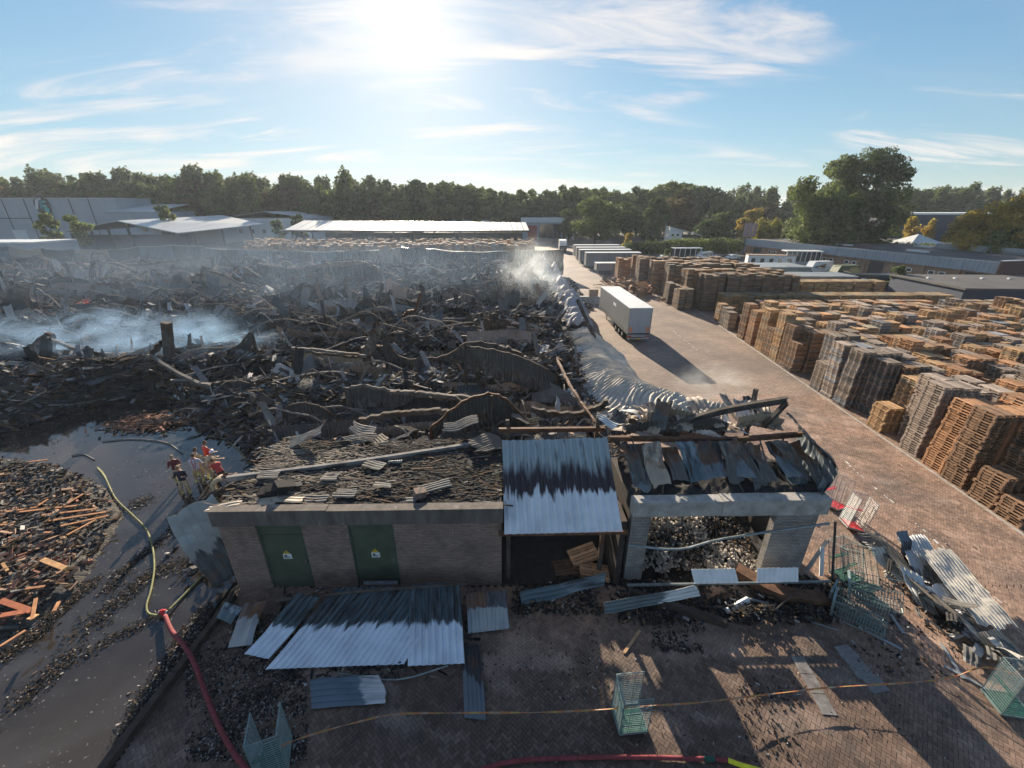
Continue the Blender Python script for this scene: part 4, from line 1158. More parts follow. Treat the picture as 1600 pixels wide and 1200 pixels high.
# ================================================================== PALLET YARD
ROWP, COLP = 1.25, 1.06
LANE = lambda c: .8 * sum(c >= k for k in (5, 11, 17, 23, 29))                     # depth of a stack (y), width along the row (x)
ORD = ['first', 'second', 'third', 'fourth', 'fifth', 'sixth', 'seventh', 'eighth', 'ninth', 'tenth', 'eleventh', 'twelfth', 'thirteenth', 'fourteenth', 'fifteenth', 'sixteenth', 'seventeenth', 'eighteenth', 'nineteenth', 'twentieth',
       'twenty-first', 'twenty-second', 'twenty-third', 'twenty-fourth', 'twenty-fifth', 'twenty-sixth', 'twenty-seventh', 'twenty-eighth', 'twenty-ninth', 'thirtieth', 'thirty-first', 'thirty-second', 'thirty-third', 'thirty-fourth', 'thirty-fifth']
C_OR, C_BR, C_GR, C_YE, C_WH = (1.25, .95, .70), (.80, .68, .58), (.70, .80, .95), (1.25, 1.12, .85), (1.05, 1.2, 1.45)
yard = []    # (x, y, layers, colour, name, rowid, colid)
rngp = np.random.default_rng(12)
# block: y start, rows, first-column heights, inner heights, colour, columns, x offset
def blockrows(y0, rows, ncol, hfun, colf, names, x0=None, colp=COLP, rowp=ROWP, ang=0.0):
    for r in range(rows):
        y = y0 + r * rowp
        xs = (KX(y) + .75) if x0 is None else x0 + r * ang
        for c in range(ncol):
            h = int(hfun(r, c))
            if h <= 0: continue
            yard.append((xs + c * colp, y, h, colf(r, c), names(r, c)))
def cmix(*cs):
    return lambda r, c: cs[rngp.integers(len(cs))]
nm = lambda s: (lambda r, c: s + ('' if c == 0 else ', %s stack back from the road' % ORD[min(c, 33)]))
rows_named = [
 # y, first heights by column, colour list, name
 (16.0, [8, 26, 28, 28], [C_OR, C_BR], 'front row of the yard by the road end'),
 (17.55, [13, 31, 31, 30], [C_OR, C_BR], 'tall brown pallet row'),
 (19.1, [31, 31, 30, 28], [C_OR, C_OR, C_BR], 'second tall brown pallet row'),
 (20.65, [30, 29, 27, 31], [C_OR, C_OR], 'bright orange pallet row'),
 (22.2, [32, 32, 30, 30], [C_WH, C_WH], 'tall whitish pallet row'),
 (23.7, [0, 31, 29, 30], [C_WH, C_GR], 'whitish pallet row set back'),
 (25.3, [13, 26, 26, 20], [C_YE, C_YE], 'low yellow pallet step'),
 (27.6, [0, 29, 27, 27], [C_GR, C_BR], 'grey pallet row set back'),
 (29.1, [31, 30, 30, 28], [C_GR, C_BR], 'tall grey pallet row'),
 (30.6, [31, 30, 29, 28], [C_GR, C_WH], 'second tall grey pallet row'),
 (32.15, [16, 28, 28, 29], [C_BR, C_GR], 'row with a low brown front stack'),
 (33.65, [0, 30, 30, 28], [C_YE, C_GR], 'yellow pallet row set back'),
 (36.4, [19, 26, 26, 22], [C_BR, C_BR], 'brown pallet row after the dark lane'),
 (37.9, [28, 27, 22, 24], [C_OR, C_BR], 'orange pallet row after the dark lane'),
 (39.5, [33, 29, 26, 22], [C_YE, C_BR], 'tallest yellow pallet row'),
 (41.05, [20, 30, 24, 26], [C_BR, C_YE], 'brown pallet row with a tall second stack'),
 (42.6, [31, 22, 27, 20], [C_YE, C_YE], 'yellow pallet row beyond the tallest'),
 (44.9, [26, 33, 20, 26], [C_OR, C_YE], 'orange topped pallet row'),
 (47.1, [28, 20, 25, 27], [C_YE, C_BR], 'yellow corner pallet row'),
 (51.0, [15, 12, 0, 0], [C_BR, C_GR], 'low brown pallet stack'),
 (52.7, [16, 0, 0, 0], [C_GR, C_GR], 'low grey green pallet stack'),
 (54.5, [17, 14, 0, 0], [C_YE, C_BR], 'low yellow pallet stack'),
]
for (y, hs, cs, nme) in rows_named:
    n_in = 34 if y > 23 else 26
    for c in range(n_in):
        if c < 4: h = hs[c]
        else:
            base = 26 if y < 33 else 22
            h = base + 5 * (vnoise(c * .37 + y, y * .35, 3) - .5) * 2 + rngp.integers(-2, 3)
            if y < 34 and c in (9, 15): h = 17
            if y > 50: h = 20 if c > 3 else 0
            if rngp.random() < .05: h *= .55
        if h <= 0: continue
        x = KX(y) + .66 + c * COLP + LANE(c)
        if y > 50 and c > 3: x += .6
        yard.append((x, y, int(h), cs[int(rngp.integers(len(cs)))] if c < 4 else [C_OR, C_BR, C_YE, C_YE, C_GR, C_WH][int(rngp.integers(6))], nme + ('' if c == 0 else ', %s stack from the road' % ORD[c])))
    # fill between named rows deeper in the yard
gaps = [(35.0, 7), (48.6, 5), (50.0, 8)]
for (y, c0) in gaps:
    for c in range(c0, 34):
        h = 24 + 4 * (vnoise(c * .4, y * .4, 8) - .5) * 2 + rngp.integers(-2, 3)
        yard.append((KX(y) + .66 + c * COLP + LANE(c), y, int(h), [C_OR, C_BR, C_YE, C_YE, C_GR, C_WH][int(rngp.integers(6))], 'filler'))
# neat long rows beyond: each one bundle after another
def longrow(x0, x1, y, h, col, name, deep=1):
    x = x0
    while x < x1:
        for d in range(deep):
            yard.append((x, y + d * ROWP, h, col, name))
        x += 1.06
longrow(30.2, 62, 58.5, 20, (.85, .82, .62), 'f', 2)
longrow(36.5, 60, 68.5, 22, (.85, .82, .62), 'f', 2)
def jag(x0, x1, y, h, col):
    x = x0
    while x < x1:
        yard.append((x, y, int(h + rngp.integers(-1, 2)), col, 'f')); x += 1.06
for q, (x0, x1, y, h) in enumerate([(28.2, 41, 61.6, 36), (25.2, 27, 62.4, 20), (27.2, 41, 65.5, 37), (25, 26.4, 66.4, 21), (26.4, 41, 71, 38), (25.4, 40, 76, 38), (24.4, 39.5, 81, 38)]):
    jag(x0, x1, y, h, [(.50, .49, .48), (.62, .58, .5), (.85, .72, .55)][q % 3]); jag(x0, x1, y + ROWP, h, (.62, .56, .5))
jag(22.6, 27.5, 90, 30, (1.05, .78, .5)); jag(22.6, 27.5, 91.3, 30, (1.0, .75, .5)); jag(24.4, 25.8, 86, 38, (.8, .6, .42))
# by the long canopy and in front of the gate, over the hall wall
def farfield(x0, x1, y0, y1, step, hlo, hhi, seed, colset):
    r = np.random.default_rng(seed)
    y = y0
    while y < y1:
        x = x0
        while x < x1:
            if r.random() < .93:
                yard.append((x, y, int(r.integers(hlo, hhi)), colset[int(r.integers(len(colset)))], 'far'))
            x += 1.15
        y += step
farfield(-78, 4.5, 128, 133, 2.4, 26, 34, 5, [C_YE, C_BR, C_WH, C_OR])
farfield(-84, 7.5, 139, 147, 2.6, 27, 36, 6, [C_YE, C_BR, C_YE, C_OR])
yard = [q for q in yard if abs(q[0]) < 1.36 * (q[1] * CP + 6)]
# exposure of every stack: layers hidden behind a neighbour in front are only a core
pos = {}
for i, s_ in enumerate(yard): pos[(round(s_[0] / COLP), round(s_[1] / ROWP))] = s_[2]
YA = np.array([(a, b_, c) for a, b_, c, _, _ in yard])
stacks, cands = [], []
for i, (x, y, h, col, nme) in enumerate(yard):
    d = YA[:, :2] - (x, y)
    fr = YA[(np.abs(d[:, 0]) < .6) & (d[:, 1] < -.5) & (d[:, 1] > -1.75), 2]
    lf = YA[(np.abs(d[:, 1]) < .7) & (d[:, 0] < -.6) & (d[:, 0] > -1.4), 2]
    vis_from = int(max(0, min(fr.max() if len(fr) else 0, lf.max() if len(lf) else 0) - 1)) if x > 0 else 0
    vis_from = min(vis_from, h - 3)
    gap_f = 0 if len(fr) == 0 else fr.max()
    jx, jy = rngp.normal(0, .07, 2); ja = rngp.normal(0, .03)
    sx, sy = rngp.normal(0, .0022, 2)
    stacks.append((x + jx, y + jy, h, vis_from, sx, sy))
    t = y * CP + (14 - 2) * SP
    for L in range(max(vis_from, 0), h):
        X_ = x + jx + sx * L + rngp.normal(0, .012 if rngp.random() < .8 else .04); Y_ = y + jy + sy * L + rngp.normal(0, .012 if rngp.random() < .8 else .05)
        tt = Y_ * CP + (14 - L * .144) * SP
        u = X_ / tt; z = L * .144
        px = 800 + 650 * u; py = 600 + 650 * ((14 - z) * CP - Y_ * SP) / tt
        front = L >= gap_f or x == 0
        inn = (-10 < px < 1612) and (py < 1190)
        score = (1 if inn and 'stack from' not in nme or inn and len(lf) == 0 else .45) * (3.0 if L >= h - 1 else 1) / tt ** 2 * (1.0 if inn else .001) * (1 if (len(lf) == 0 or L >= lf.max() or L >= gap_f) else .3)
        if nme in ('f', 'far', 'filler'): score *= .2
        cands.append((score, i, L, X_, Y_, z, ja + rngp.normal(0, .02), tt))
cands.sort(key=lambda c: -c[0])
own, rest = cands[:300], cands[300:]
def build_pallets(items, name):
    byl = {0: [], 1: [], 2: []}
    for it in items:
        byl[0 if it[7] < 33 else (1 if it[7] < 62 else 2)].append(it)
    mm = Mass()
    for lod, its in byl.items():
        if not its: continue
        c, h = pallet_boxes(lod)
        c = c * np.array([1, 1.2, 1]); h = h * np.array([1, 1.2, 1])
        T = np.array([(a[3], a[4], a[5]) for a in its]); ang = np.array([a[6] for a in its]) + PI / 2
        ca, sa = np.cos(ang), np.sin(ang)
        base = np.array([yard[a[1]][3] for a in its]) * np.array([.6 + .65 * rngp.random() for _ in its])[:, None] * np.array([1, 1, 1])
        gry = np.array([rngp.random() < .22 for _ in its]); base[gry] = base[gry] * np.array([.72, .95, 1.3])
        N, K = len(its), len(c)
        cc = np.repeat(c[None], N, 0)
        X = cc[..., 0] * ca[:, None] - cc[..., 1] * sa[:, None]; Y = cc[..., 0] * sa[:, None] + cc[..., 1] * ca[:, None]
        C = np.stack([X, Y, cc[..., 2]], -1) + T[:, None]
        Rz = np.zeros((N, 3, 3)); Rz[:, 0, 0] = ca; Rz[:, 0, 1] = -sa; Rz[:, 1, 0] = sa; Rz[:, 1, 1] = ca; Rz[:, 2, 2] = 1
        kk = rngp.uniform(.75, 1.2, (N, K, 1))
        mm.boxes(C.reshape(-1, 3), np.repeat(h[None], N, 0).reshape(-1, 3), np.repeat(Rz, K, 0), (base[:, None] * kk).reshape(-1, 3))
    return mm.build(name, MATS['wood_pallet'])
kind(build_pallets(rest, 'stacked_pallets'), 'stuff')
# cores of the stacks' hidden lower layers
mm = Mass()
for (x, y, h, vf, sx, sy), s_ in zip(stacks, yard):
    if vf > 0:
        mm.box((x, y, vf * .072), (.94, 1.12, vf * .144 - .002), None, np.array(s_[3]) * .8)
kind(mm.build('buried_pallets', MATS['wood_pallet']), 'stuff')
CN = {id(C_OR): 'orange', id(C_BR): 'brown', id(C_GR): 'grey', id(C_YE): 'yellow', id(C_WH): 'whitish'}
MESHES = {}
labels_used = {}
PB, PH_ = pallet_boxes(0)
PB = PB * np.array([1, 1.2, 1]); PH_ = PH_ * np.array([1, 1.2, 1])
PNAMES = ['deck_board'] * 5 + ['cross_board'] * 3 + ['block'] * 9 + ['bottom_board'] * 3
def pallet_mesh(key, idx, col, seed):
    k = (key, idx, seed)
    if k not in MESHES:
        r = np.random.default_rng(seed * 31 + idx + 1)
        b = Mass()
        for q in ([idx] if idx >= 0 else range(20)):
            b.box(PB[q], PH_[q] * 2, None, np.array(col) * r.uniform(.55, 1.2))
        MESHES[k] = b.mesh('pallet' if idx < 0 else PNAMES[idx], MATS['wood_pallet'])
    return MESHES[k]
for n_, (sc_, i, L, X_, Y_, z, ang, tt) in enumerate(own):
    x, y, h, col, nme = yard[i]
    top = h - 1 - L
    if nme in ('f', 'far', 'filler'): nme = 'inner stack of the yard'
    cn = CN.get(id(col), 'worn')
    lab = ('topmost wooden pallet' if top == 0 else '%s pallet from the top' % ORD[min(top, 34)]) + ', ' + nme
    if lab in labels_used:
        lab = lab.replace('wooden pallet', cn + ' pallet')
    labels_used[lab] = labels_used.get(lab, 0) + 1
    key = cn; seed = n_ % 9
    if top == 0 or n_ < 40:
        t = empty('wooden_pallet', lab, 'pallet', (X_, Y_, z), ang + PI / 2, 'pallets stacked in the yard')
        for q in range(20):
            put(PNAMES[q], pallet_mesh(key, q, col, seed), t)
    else:
        o = put('wooden_pallet', pallet_mesh(key, -1, col, seed), None, (X_, Y_, z), (0, 0, ang + PI / 2))
        tag(o, lab, 'pallet', 'pallets stacked in the yard')

# a leaning bundle and two reels near the far stacks
for (px, py, Yd, r, lb) in ((1005, 440, 74, 1.1, 'large wooden cable reel lying against the far pallet stacks'), (972, 443, 80, .8, 'smaller wooden reel beside the leaning pallet bundle')):
    x = up_at(px, py, Yd)[0]
    t = empty('cable_reel', lb, 'reel', (x, Yd, 0), R(25))
    for s_ in (-.35, .35):
        a = np.linspace(0, 2 * PI, 17)[:-1]
        b = Mass()
        ring = [(s_ + d, math.cos(q) * r, r + math.sin(q) * r) for d in (-.05, .05) for q in a]
        Q = [(k, (k + 1) % 16, 16 + (k + 1) % 16, 16 + k) for k in range(16)]
        for off in (0, 16):
            Q += [(off, off + k, off + k + 1, off + k + 2) for k in range(1, 15, 2)][:7]
        b.add(ring, Q, (1.3, 1.0, .7)); b.build('flange', MATS['wood_pallet'], t)
    Mass().tube([(-.3, 0, r), (.3, 0, r)], r * .45, 8, (1, .8, .6)).build('drum', MATS['wood_pallet'], t)
m_ = Mass()
r_ = np.random.default_rng(3)
n_ = 240
x0, y0 = site(985, 452, 0)
C = np.stack([x0 + r_.normal(0, 2.0, n_), y0 + r_.normal(0, 4.0, n_), r_.uniform(.05, 1.4, n_)], 1)
kind(m_.boxes(C, np.stack([r_.uniform(.3, 1.0, n_), r_.uniform(.05, .4, n_), r_.uniform(.02, .08, n_)], 1), rand_rots(n_, .5), r_.uniform(.4, 1.2, n_)[:, None] * np.array([1, .75, .5])).build('broken_pallet_debris', MATS['wood_pallet']), 'stuff')
# ================================================================== FAR BUILDINGS, VEHICLES, TREES
mat('cladding_grey', (.34, .38, .42), .6, var=.08, scale=.3, stretch=(1, 1, .2))
mat('cladding_white', (.62, .64, .64), .55, var=.08, scale=.4)
mat('roof_light', (.50, .52, .52), .42, .15, var=.15, scale=.25, stretch=(3, .2, 1))
mat('roof_grey', (.30, .33, .35), .45, .2, var=.15, scale=.4)
mat('roof_dark', (.075, .072, .072), .85, var=.3, scale=.3)
mat('fascia_blue', (.24, .30, .36), .75, .0, var=.12, scale=.8)
mat('navy', (.02, .035, .07), .6, var=.15)
mat('brick_maroon', (.12, .06, .05), .85, var=.2)
mat('brick_tan', (.26, .18, .13), .85, var=.25, scale=1.2)
mat('teal_paint', (.03, .35, .36), .5, var=.05)
mat('red_paint', (.32, .04, .035), .55, var=.1)
mat('blue_paint', (.10, .15, .38), .6, var=.1)
mat('green_van', (.10, .12, .06), .5, var=.2)
mat('car_white', (.7, .72, .74), .25, var=.03, spec=.7)
mat('car_silver', (.35, .37, .40), .3, .4, var=.05)
mat('car_dark', (.04, .045, .055), .25, var=.05, spec=.7)
mat('curtain_grey', (.14, .15, .155), .5, var=.12, scale=.7, stretch=(1, .6, .25), bump=.15, bscale=3, col3=(.20, .20, .20), scale3=.5, thr3=(.55, .75))
mat('tail_red', (.5, .03, .02), .4, var=.1)
mat('orange_mark', (.62, .22, .08), .5, var=.1)

def B3(name, m, parent, x0, x1, y0, y1, z0, z1):
    return Mass().bx(x0, x1, y0, y1, z0, z1).build(name, MATS[m], parent)
def wedge(name, m, parent, pts_low, pts_high, th=.12):
    """sloped slab: low edge and high edge, each two points"""
    a, b_ = [np.array(p, float) for p in pts_low]; c, d = [np.array(p, float) for p in pts_high]
    t = np.array([0, 0, th])
    return Mass().hexa([a, b_, c, d, a + t, b_ + t, c + t, d + t]).build(name, MATS[m], parent)
# --- grey warehouse with emblem
t = empty('grey_warehouse', 'big grey panelled warehouse with a teal and black emblem on its side', 'building', (-300, 200, 0))
X1 = up_at(188, 340, 200)[0] + 300
ztop = up_at(60, 309, 200)[1]
B3('wall', 'cladding_grey', t, 0, X1, 0, 40, 0, ztop - .3)
B3('roof', 'roof_light', t, -.2, X1 + .3, -.3, 40, ztop - .295, ztop)
for px in (10, 44, 80, 114, 144):
    x = up_at(px, 330, 200)[0] + 300
    B3('joint_strip', 'dark_paint', t, x - .18, x + .18, -.12, -.005, 0, ztop - .3)
x = up_at(28, 355, 200)[0] + 300; B3('loading_door', 'cladding_white', t, x - 3, x + 3, -.15, -.006, 0, 5.0)
B3('canopy_strip', 'dark_paint', t, 0, up_at(45, 328, 200)[0] + 300, -.2, -.125, ztop - 8.5, ztop - 8.2)
ex, ez = up_at(66, 321, 199.6); ex += 300
def poly_prism(pts, y0, y1):
    b = Mass(); n = len(pts); V = [(x, y0, z) for x, z in pts] + [(x, y1, z) for x, z in pts]
    Q = [(k, (k + 1) % n, n + (k + 1) % n, n + k) for k in range(n)]
    for k in range(1, n - 1, 2): Q += [(0, k, k + 1, min(k + 2, n - 1) if k + 2 < n else 0)] if k + 2 < n else []
    return b.add(V, Q)
oc = [(ex + 3.6 * math.cos(a), ez + 4.2 * math.sin(a)) for a in np.arange(8) * PI / 4 + PI / 8]
poly_prism(oc, -.5, -.2).build('emblem_plate', MATS['dark_paint'], t)
def strokes(name, m, ss):
    for x, z, w, h, r in ss: Mass().box((ex + x, -.6, ez + z), (w, .16, h), (0, r, 0)).build(name, MATS[m], t)
strokes('emblem_stroke', 'cladding_white', [(-1.9, .8, 1.1, 5.0, .35), (-.6, 2.7, 2.4, .9, 0)])
strokes('emblem_stroke', 'teal_paint', [(.7, 1.5, 2.9, .95, 0), (-.2, .2, 1.0, 3.0, .2), (.9, -.2, 2.4, .9, 0), (1.6, -1.8, 1.9, 1.9, .5)])
# --- lower sheds beside it
t = empty('low_shed', 'low grey shed with a pale striped roof beside the grey warehouse', 'building', (up_at(160, 330, 195)[0], 195, 0))
w_ = up_at(240, 330, 195)[0] - up_at(160, 330, 195)[0]
z1 = up_at(200, 331, 195)[1]
B3('wall', 'cladding_grey', t, 0, w_, 0, 25, 0, z1)
wedge('roof', 'roof_light', t, [(-.3, -.4, z1 + .02), (w_ + .3, -.4, z1 + .02)], [(w_ - 2, 26, z1 + 3.2), (1, 26, z1 + 3.2)])
t = empty('flat_shed', 'long low flat shed with a grey roof behind the bushy tree', 'building', (up_at(238, 333, 190)[0], 190, 0))
B3('wall', 'cladding_grey', t, 0, 28, 0, 20, 0, 7.8); wedge('roof', 'roof_light', t, [(-.3, -.4, 7.82), (28.3, -.4, 7.4)], [(26, 21, 9.2), (0, 21, 9.8)])
t = empty('white_hall', 'white gabled hall behind the two canopy roofs', 'building', (up_at(345, 345, 200)[0], 200, 0))
w_ = up_at(485, 345, 200)[0] - up_at(345, 345, 200)[0]
zr, ze = up_at(410, 331, 200)[1], up_at(470, 341, 200)[1]
B3('wall', 'cladding_white', t, .3, w_ - .3, 0, 30, 0, ze)
wedge('roof', 'roof_light', t, [(0, -.3, ze + .03), (w_ * .5, -.3, zr)], [(w_ * .5, 30, zr), (0, 30, ze + .03)])
wedge('roof', 'roof_light', t, [(w_ * .5 + .02, -.3, zr), (w_, -.3, ze + .03)], [(w_, 30, ze + .03), (w_ * .5 + .02, 30, zr)])
for k in range(7): B3('window', 'glass_dark', t, 2 + k * (w_ - 4) / 7, 3.6 + k * (w_ - 4) / 7, -.08, -.004, 3.5, 5.2)
# --- open canopy shed with gable roof
t = empty('canopy_shed', 'open timber shed with a wide grey gable roof on dark posts', 'shed', (0, 0, 0))
def P3(px, py, Y): 
    x, z = up_at(px, py, Y); return (x, Y, z)
rl, rr = P3(183, 346, 158), P3(348, 337, 200)
el, er = P3(96, 363, 158), P3(262, 352, 200)
fl, fr_ = P3(278, 365, 150), P3(412, 351, 178)
wedge('roof', 'roof_light', t, [rl, fl], [fr_, rr], .25)
wedge('roof', 'roof_light', t, [el, (rl[0] - .05, rl[1], rl[2])], [(rr[0] - .05, rr[1], rr[2]), er], .25)
for px, Yp, pz in ((110, 158, 364), (140, 158, 358), (166, 158, 353), (196, 157, 350), (270, 151, 364), (300, 156, 360), (345, 165, 357), (390, 173, 353)):
    x, z = up_at(px, pz, Yp); B3('post', 'dark_paint', t, x - .3, x + .3, Yp, Yp + .5, 0, z - .1)
for px, py in ((225, 358), (240, 358), (252, 358)):
    x, z = up_at(px, py, 175); B3('sign_letter', 'cladding_white', t, x - 1.2, x + 1.2, 175, 175.3, z - 1, z + 1)
x0, x1 = up_at(105, 380, 160)[0], up_at(285, 380, 160)[0]
B3('rear_wall', 'navy', t, x0, x1, 163, 163.4, 0, 5.0)
t = empty('container_row', 'pale low roofs in a row beside the open timber shed', 'sheds', (up_at(-5, 378, 125)[0] - 20, 118, 0))
wz = up_at(50, 380, 118)[1]
w_ = up_at(100, 380, 118)[0] - up_at(-5, 380, 118)[0] + 20
B3('wall', 'cladding_grey', t, 0, w_, 0, 12, 0, wz - .1)
for k in range(6): B3('roof', 'cladding_white', t, k * w_ / 6 + .05, (k + 1) * w_ / 6 - .05, -.3, 12, wz - .095, wz + .1 + .04 * k)
# --- long light canopy
t = empty('long_canopy', 'very long open canopy whose pale metal roof glints in the low sun', 'shed', (0, 0, 0))
a, b_, c, d = P3(444, 360, 150), P3(828, 362, 150), P3(822, 348, 172), P3(474, 345, 172)
N_ = 44
a, b_, c, d = map(np.array, (a, b_, c, d))
for k in range(N_):
    u0, u1 = k / N_, (k + 1) / N_ - .002
    q = (a + (b_ - a) * u0, a + (b_ - a) * u1, d + (c - d) * u1, d + (c - d) * u0)
    tt_ = np.array([0, 0, .12 + .05 * (k % 2)])
    Mass().hexa([q[0], q[1], q[2], q[3]] + [p + tt_ for p in q]).build('roof_sheet', MATS['roof_light'], t)
for k in range(12):
    p = a + (b_ - a) * (k + .3) / 12; B3('post', 'dark_paint', t, p[0] - .2, p[0] + .2, p[1] + .5, p[1] + .9, 0, p[2] - .02)
B3('gutter', 'dark_paint', t, a[0], b_[0], 149.6, 149.85, a[2] - .5, a[2] + .05)
B3('rear_wall', 'dark_paint', t, a[0] + 5, b_[0] - 2, 170.5, 170.9, 0, 5.5)
# --- gate building
t = empty('gate_hall', 'white fronted hall with glass front and red door where the road ends', 'building', (up_at(815, 350, 215)[0], 215, 0))
w_ = up_at(880, 350, 215)[0] - up_at(815, 350, 215)[0]; zt = up_at(850, 340, 215)[1]
B3('wall', 'cladding_grey', t, 0, w_, .3, 25, 0, zt - .1); B3('roof_band', 'cladding_white', t, -.3, w_ + .3, -.2, .295, zt - 2.2, zt)
B3('door', 'red_paint', t, 3, 7.5, .1, .29, 0, zt - 3.5)
for k in range(3): B3('window', 'glass_dark', t, 8.5 + k * 3.6, 11.9 + k * 3.6, .1, .29, .5, zt - 3)
for k in range(2): B3('sign_pillar', 'cladding_white', t, w_ + 1 + 3 * k, w_ + 2 + 3 * k, -4, -3.2, 0, 6 - k)
# --- low things behind the long canopy
t = empty('tan_hall_roof', 'low hall with pale roof just behind the long canopy', 'building', (up_at(700, 340, 205)[0], 205, 0))
B3('wall', 'brick_tan', t, 0, 18, 0, 14, 0, 8.3); B3('roof', 'roof_light', t, -.3, 18.3, -.4, 14, 8.31, 8.7)

# --- row of box trailers on the road side
def box_trailer(label, x, y, yaw, L, H=3.9, m='curtain_grey', group='box trailers parked across the road side'):
    t = empty('box_trailer', label, 'trailer', (x, y, 0), yaw, group)
    B3('body', m, t, 0, L, 0, 2.5, .95, H - .08); B3('roof', 'cladding_white', t, -.03, L + .03, -.03, 2.53, H - .075, H)
    B3('chassis', 'dark_paint', t, .5, L - .3, .6, 1.9, .7, .93)
    for k in range(9): B3('side_post', 'galv_dull', t, .6 + k * (L - 1.2) / 8, .68 + k * (L - 1.2) / 8, -.03, -.003, .97, H - .1)
    for k in (0, 1.35):
        for yy in (.15, 2.1):
            w = Mass(); w.tube([(1.5 + k, yy, .5), (1.5 + k, yy + .3, .5)], .5, 8); w.build('wheel', MATS['rubber'], t)
    return t
for q, (px, py, L, lb, H) in enumerate([(940, 432, 11, 'lowest grey trailer box, standing alone before the row', 2.6), (935, 418, 13.6, 'front trailer of the parked row with torn curtain end', 4), (924, 408, 13.6, 'second white roofed trailer of the parked row', 4), (915, 402, 13.6, 'third white roofed trailer of the parked row', 4), (908, 396, 13.6, 'rearmost white roofed trailer of the parked row', 4)]):
    yq = [97, 106, 114, 121, 129][q]
    xq = up_at([932, 915, 905, 900, 896][q], 420, yq)[0]
    box_trailer(lb, xq, yq, R(2), L, H)
# --- the truck near the gate and people-high bollards left out as unseen
def cab_truck(label, x, y):
    t = empty('lorry', label, 'lorry', (x, y, 0), R(-4))
    B3('cab', 'car_dark', t, -1.25, 1.25, 0, 2.1, .7, 2.1); B3('cab_roof', 'car_white', t, -1.2, 1.2, .1, 2.1, 2.12, 3.4)
    B3('windscreen', 'glass_dark', t, -1.1, 1.1, -.04, -.003, 1.75, 2.1); B3('load_box', 'cladding_white', t, -1.25, 1.25, 2.3, 9, .9, 3.7)
    for s_ in (-.95, .95):
        B3('headlight', 'white_paint', t, s_ - .2, s_ + .2, -.05, -.004, .8, 1.0)
        for yy in (.9, 6, 7.3): Mass().tube([(s_ - .18, yy, .5), (s_ + .18, yy, .5)], .5, 8).build('wheel', MATS['rubber'], t)
x, y = site(877, 392); cab_truck('dark fronted lorry with a white box driving on the road near the gate', x, 150)
# charred heap between hall and road, pale barrier with crates
m_ = Mass(); r_ = np.random.default_rng(8); n_ = 2200
yy = r_.uniform(62, 100, n_); xx = 6.3 + (yy - 62) * .02 + r_.uniform(0, 5.5, n_) * (1 - .4 * (yy > 90))
m_.boxes(np.stack([xx, yy, 1.1 * fnoise(xx * .5, yy * .3, 3, 3) * np.clip((12.5 - xx) / 2, 0, 1)], 1), np.stack([r_.uniform(.1, .7, n_), r_.uniform(.04, .4, n_), r_.uniform(.01, .06, n_)], 1), rand_rots(n_, .5), char_cols(n_, .06, .12, (.02, .09)))
kind(m_.build('roadside_charred_debris', MATS['shard']), 'stuff')
x, y = site(912, 455)
t = empty('concrete_barrier', 'long pale concrete barrier across the lane beyond the trailer', 'barrier', (x - 3.2, 66, 0), R(1))
for k in range(3): B3('block', 'concrete_pale', t, k * 2.5, k * 2.5 + 2.45, 0, .8, 0, 1.1)
t = empty('crate', 'wooden crate standing on the pale concrete barrier', 'crate', (x - .2, 66.2, 1.1), R(3))
for k in range(4): B3('slat', 'wood_pallet', t, -.7, .7, -.02, .0, k * .28, k * .28 + .24)
B3('body', 'wood_pallet', t, -.68, .68, .003, .7, 0, 1.1)

# --- white curtain-side trailer on the road
tr = empty('semi_trailer', 'long silver grey curtain side trailer with a white roof parked alone on the road', 'trailer', (14.15, 45.0, 0), R(2.2))
L_, H_, W_ = 13.6, 4.0, 2.55
B3('side_curtain', 'curtain_grey', tr, -W_ / 2, -W_ / 2 + .04, .1, L_ - .1, 1.0, H_ - .1)
B3('side_curtain', 'curtain_grey', tr, W_ / 2 - .04, W_ / 2, .1, L_ - .1, 1.0, H_ - .1)
B3('front_wall', 'grey_paint', tr, -W_ / 2, W_ / 2, L_ - .095, L_, 1.0, H_ - .1)
B3('roof', 'cladding_white', tr, -W_ / 2 - .02, W_ / 2 + .02, -.02, L_ + .02, H_ - .095, H_)
B3('floor', 'dark_paint', tr, -W_ / 2 + .05, W_ / 2 - .05, .05, L_ - .1, .98, 1.12)
for s_ in (-1, 1):
    d = B3('rear_door', 'cladding_grey', tr, min(s_ * .01, s_ * 1.2), max(s_ * .01, s_ * 1.2), .02, .08, 1.15, H_ - .14)
    for q in (.35, .9): Mass().tube([(s_ * q, .0, 1.15), (s_ * q, .0, H_ - .15)], .02, 4).build('lock_rod', MATS['galv'], d)
    B3('corner_post', 'galv_dull', tr, min(s_ * 1.205, s_ * 1.27), max(s_ * 1.205, s_ * 1.27), 0, .095, 1.0, H_ - .1)
    B3('warning_mark', 'orange_mark', tr, s_ * .95 - .17, s_ * .95 + .17, .005, .018, 1.25, 1.85)
    B3('tail_light', 'tail_red', tr, s_ * 1.0 - .2, s_ * 1.0 + .2, -.03, .0, .72, .86)
for k in range(14): B3('curtain_strap', 'dark_paint', tr, -W_ / 2 - .02, -W_ / 2 - .003, .6 + k * .93, .65 + k * .93, .98, 1.45)
B3('side_print', 'dark_paint', tr, -W_ / 2 - .012, -W_ / 2 - .002, 6.8, 7.0, 2.9, 3.3); B3('side_print', 'cladding_white', tr, -W_ / 2 - .012, -W_ / 2 - .002, 5.4, 6.7, 2.95, 3.3)
B3('bumper', 'galv', tr, -1.15, 1.15, -.05, .1, .45, .6); B3('bumper_plate', 'grey_paint', tr, -1.2, 1.2, .02, .1, .68, .97)
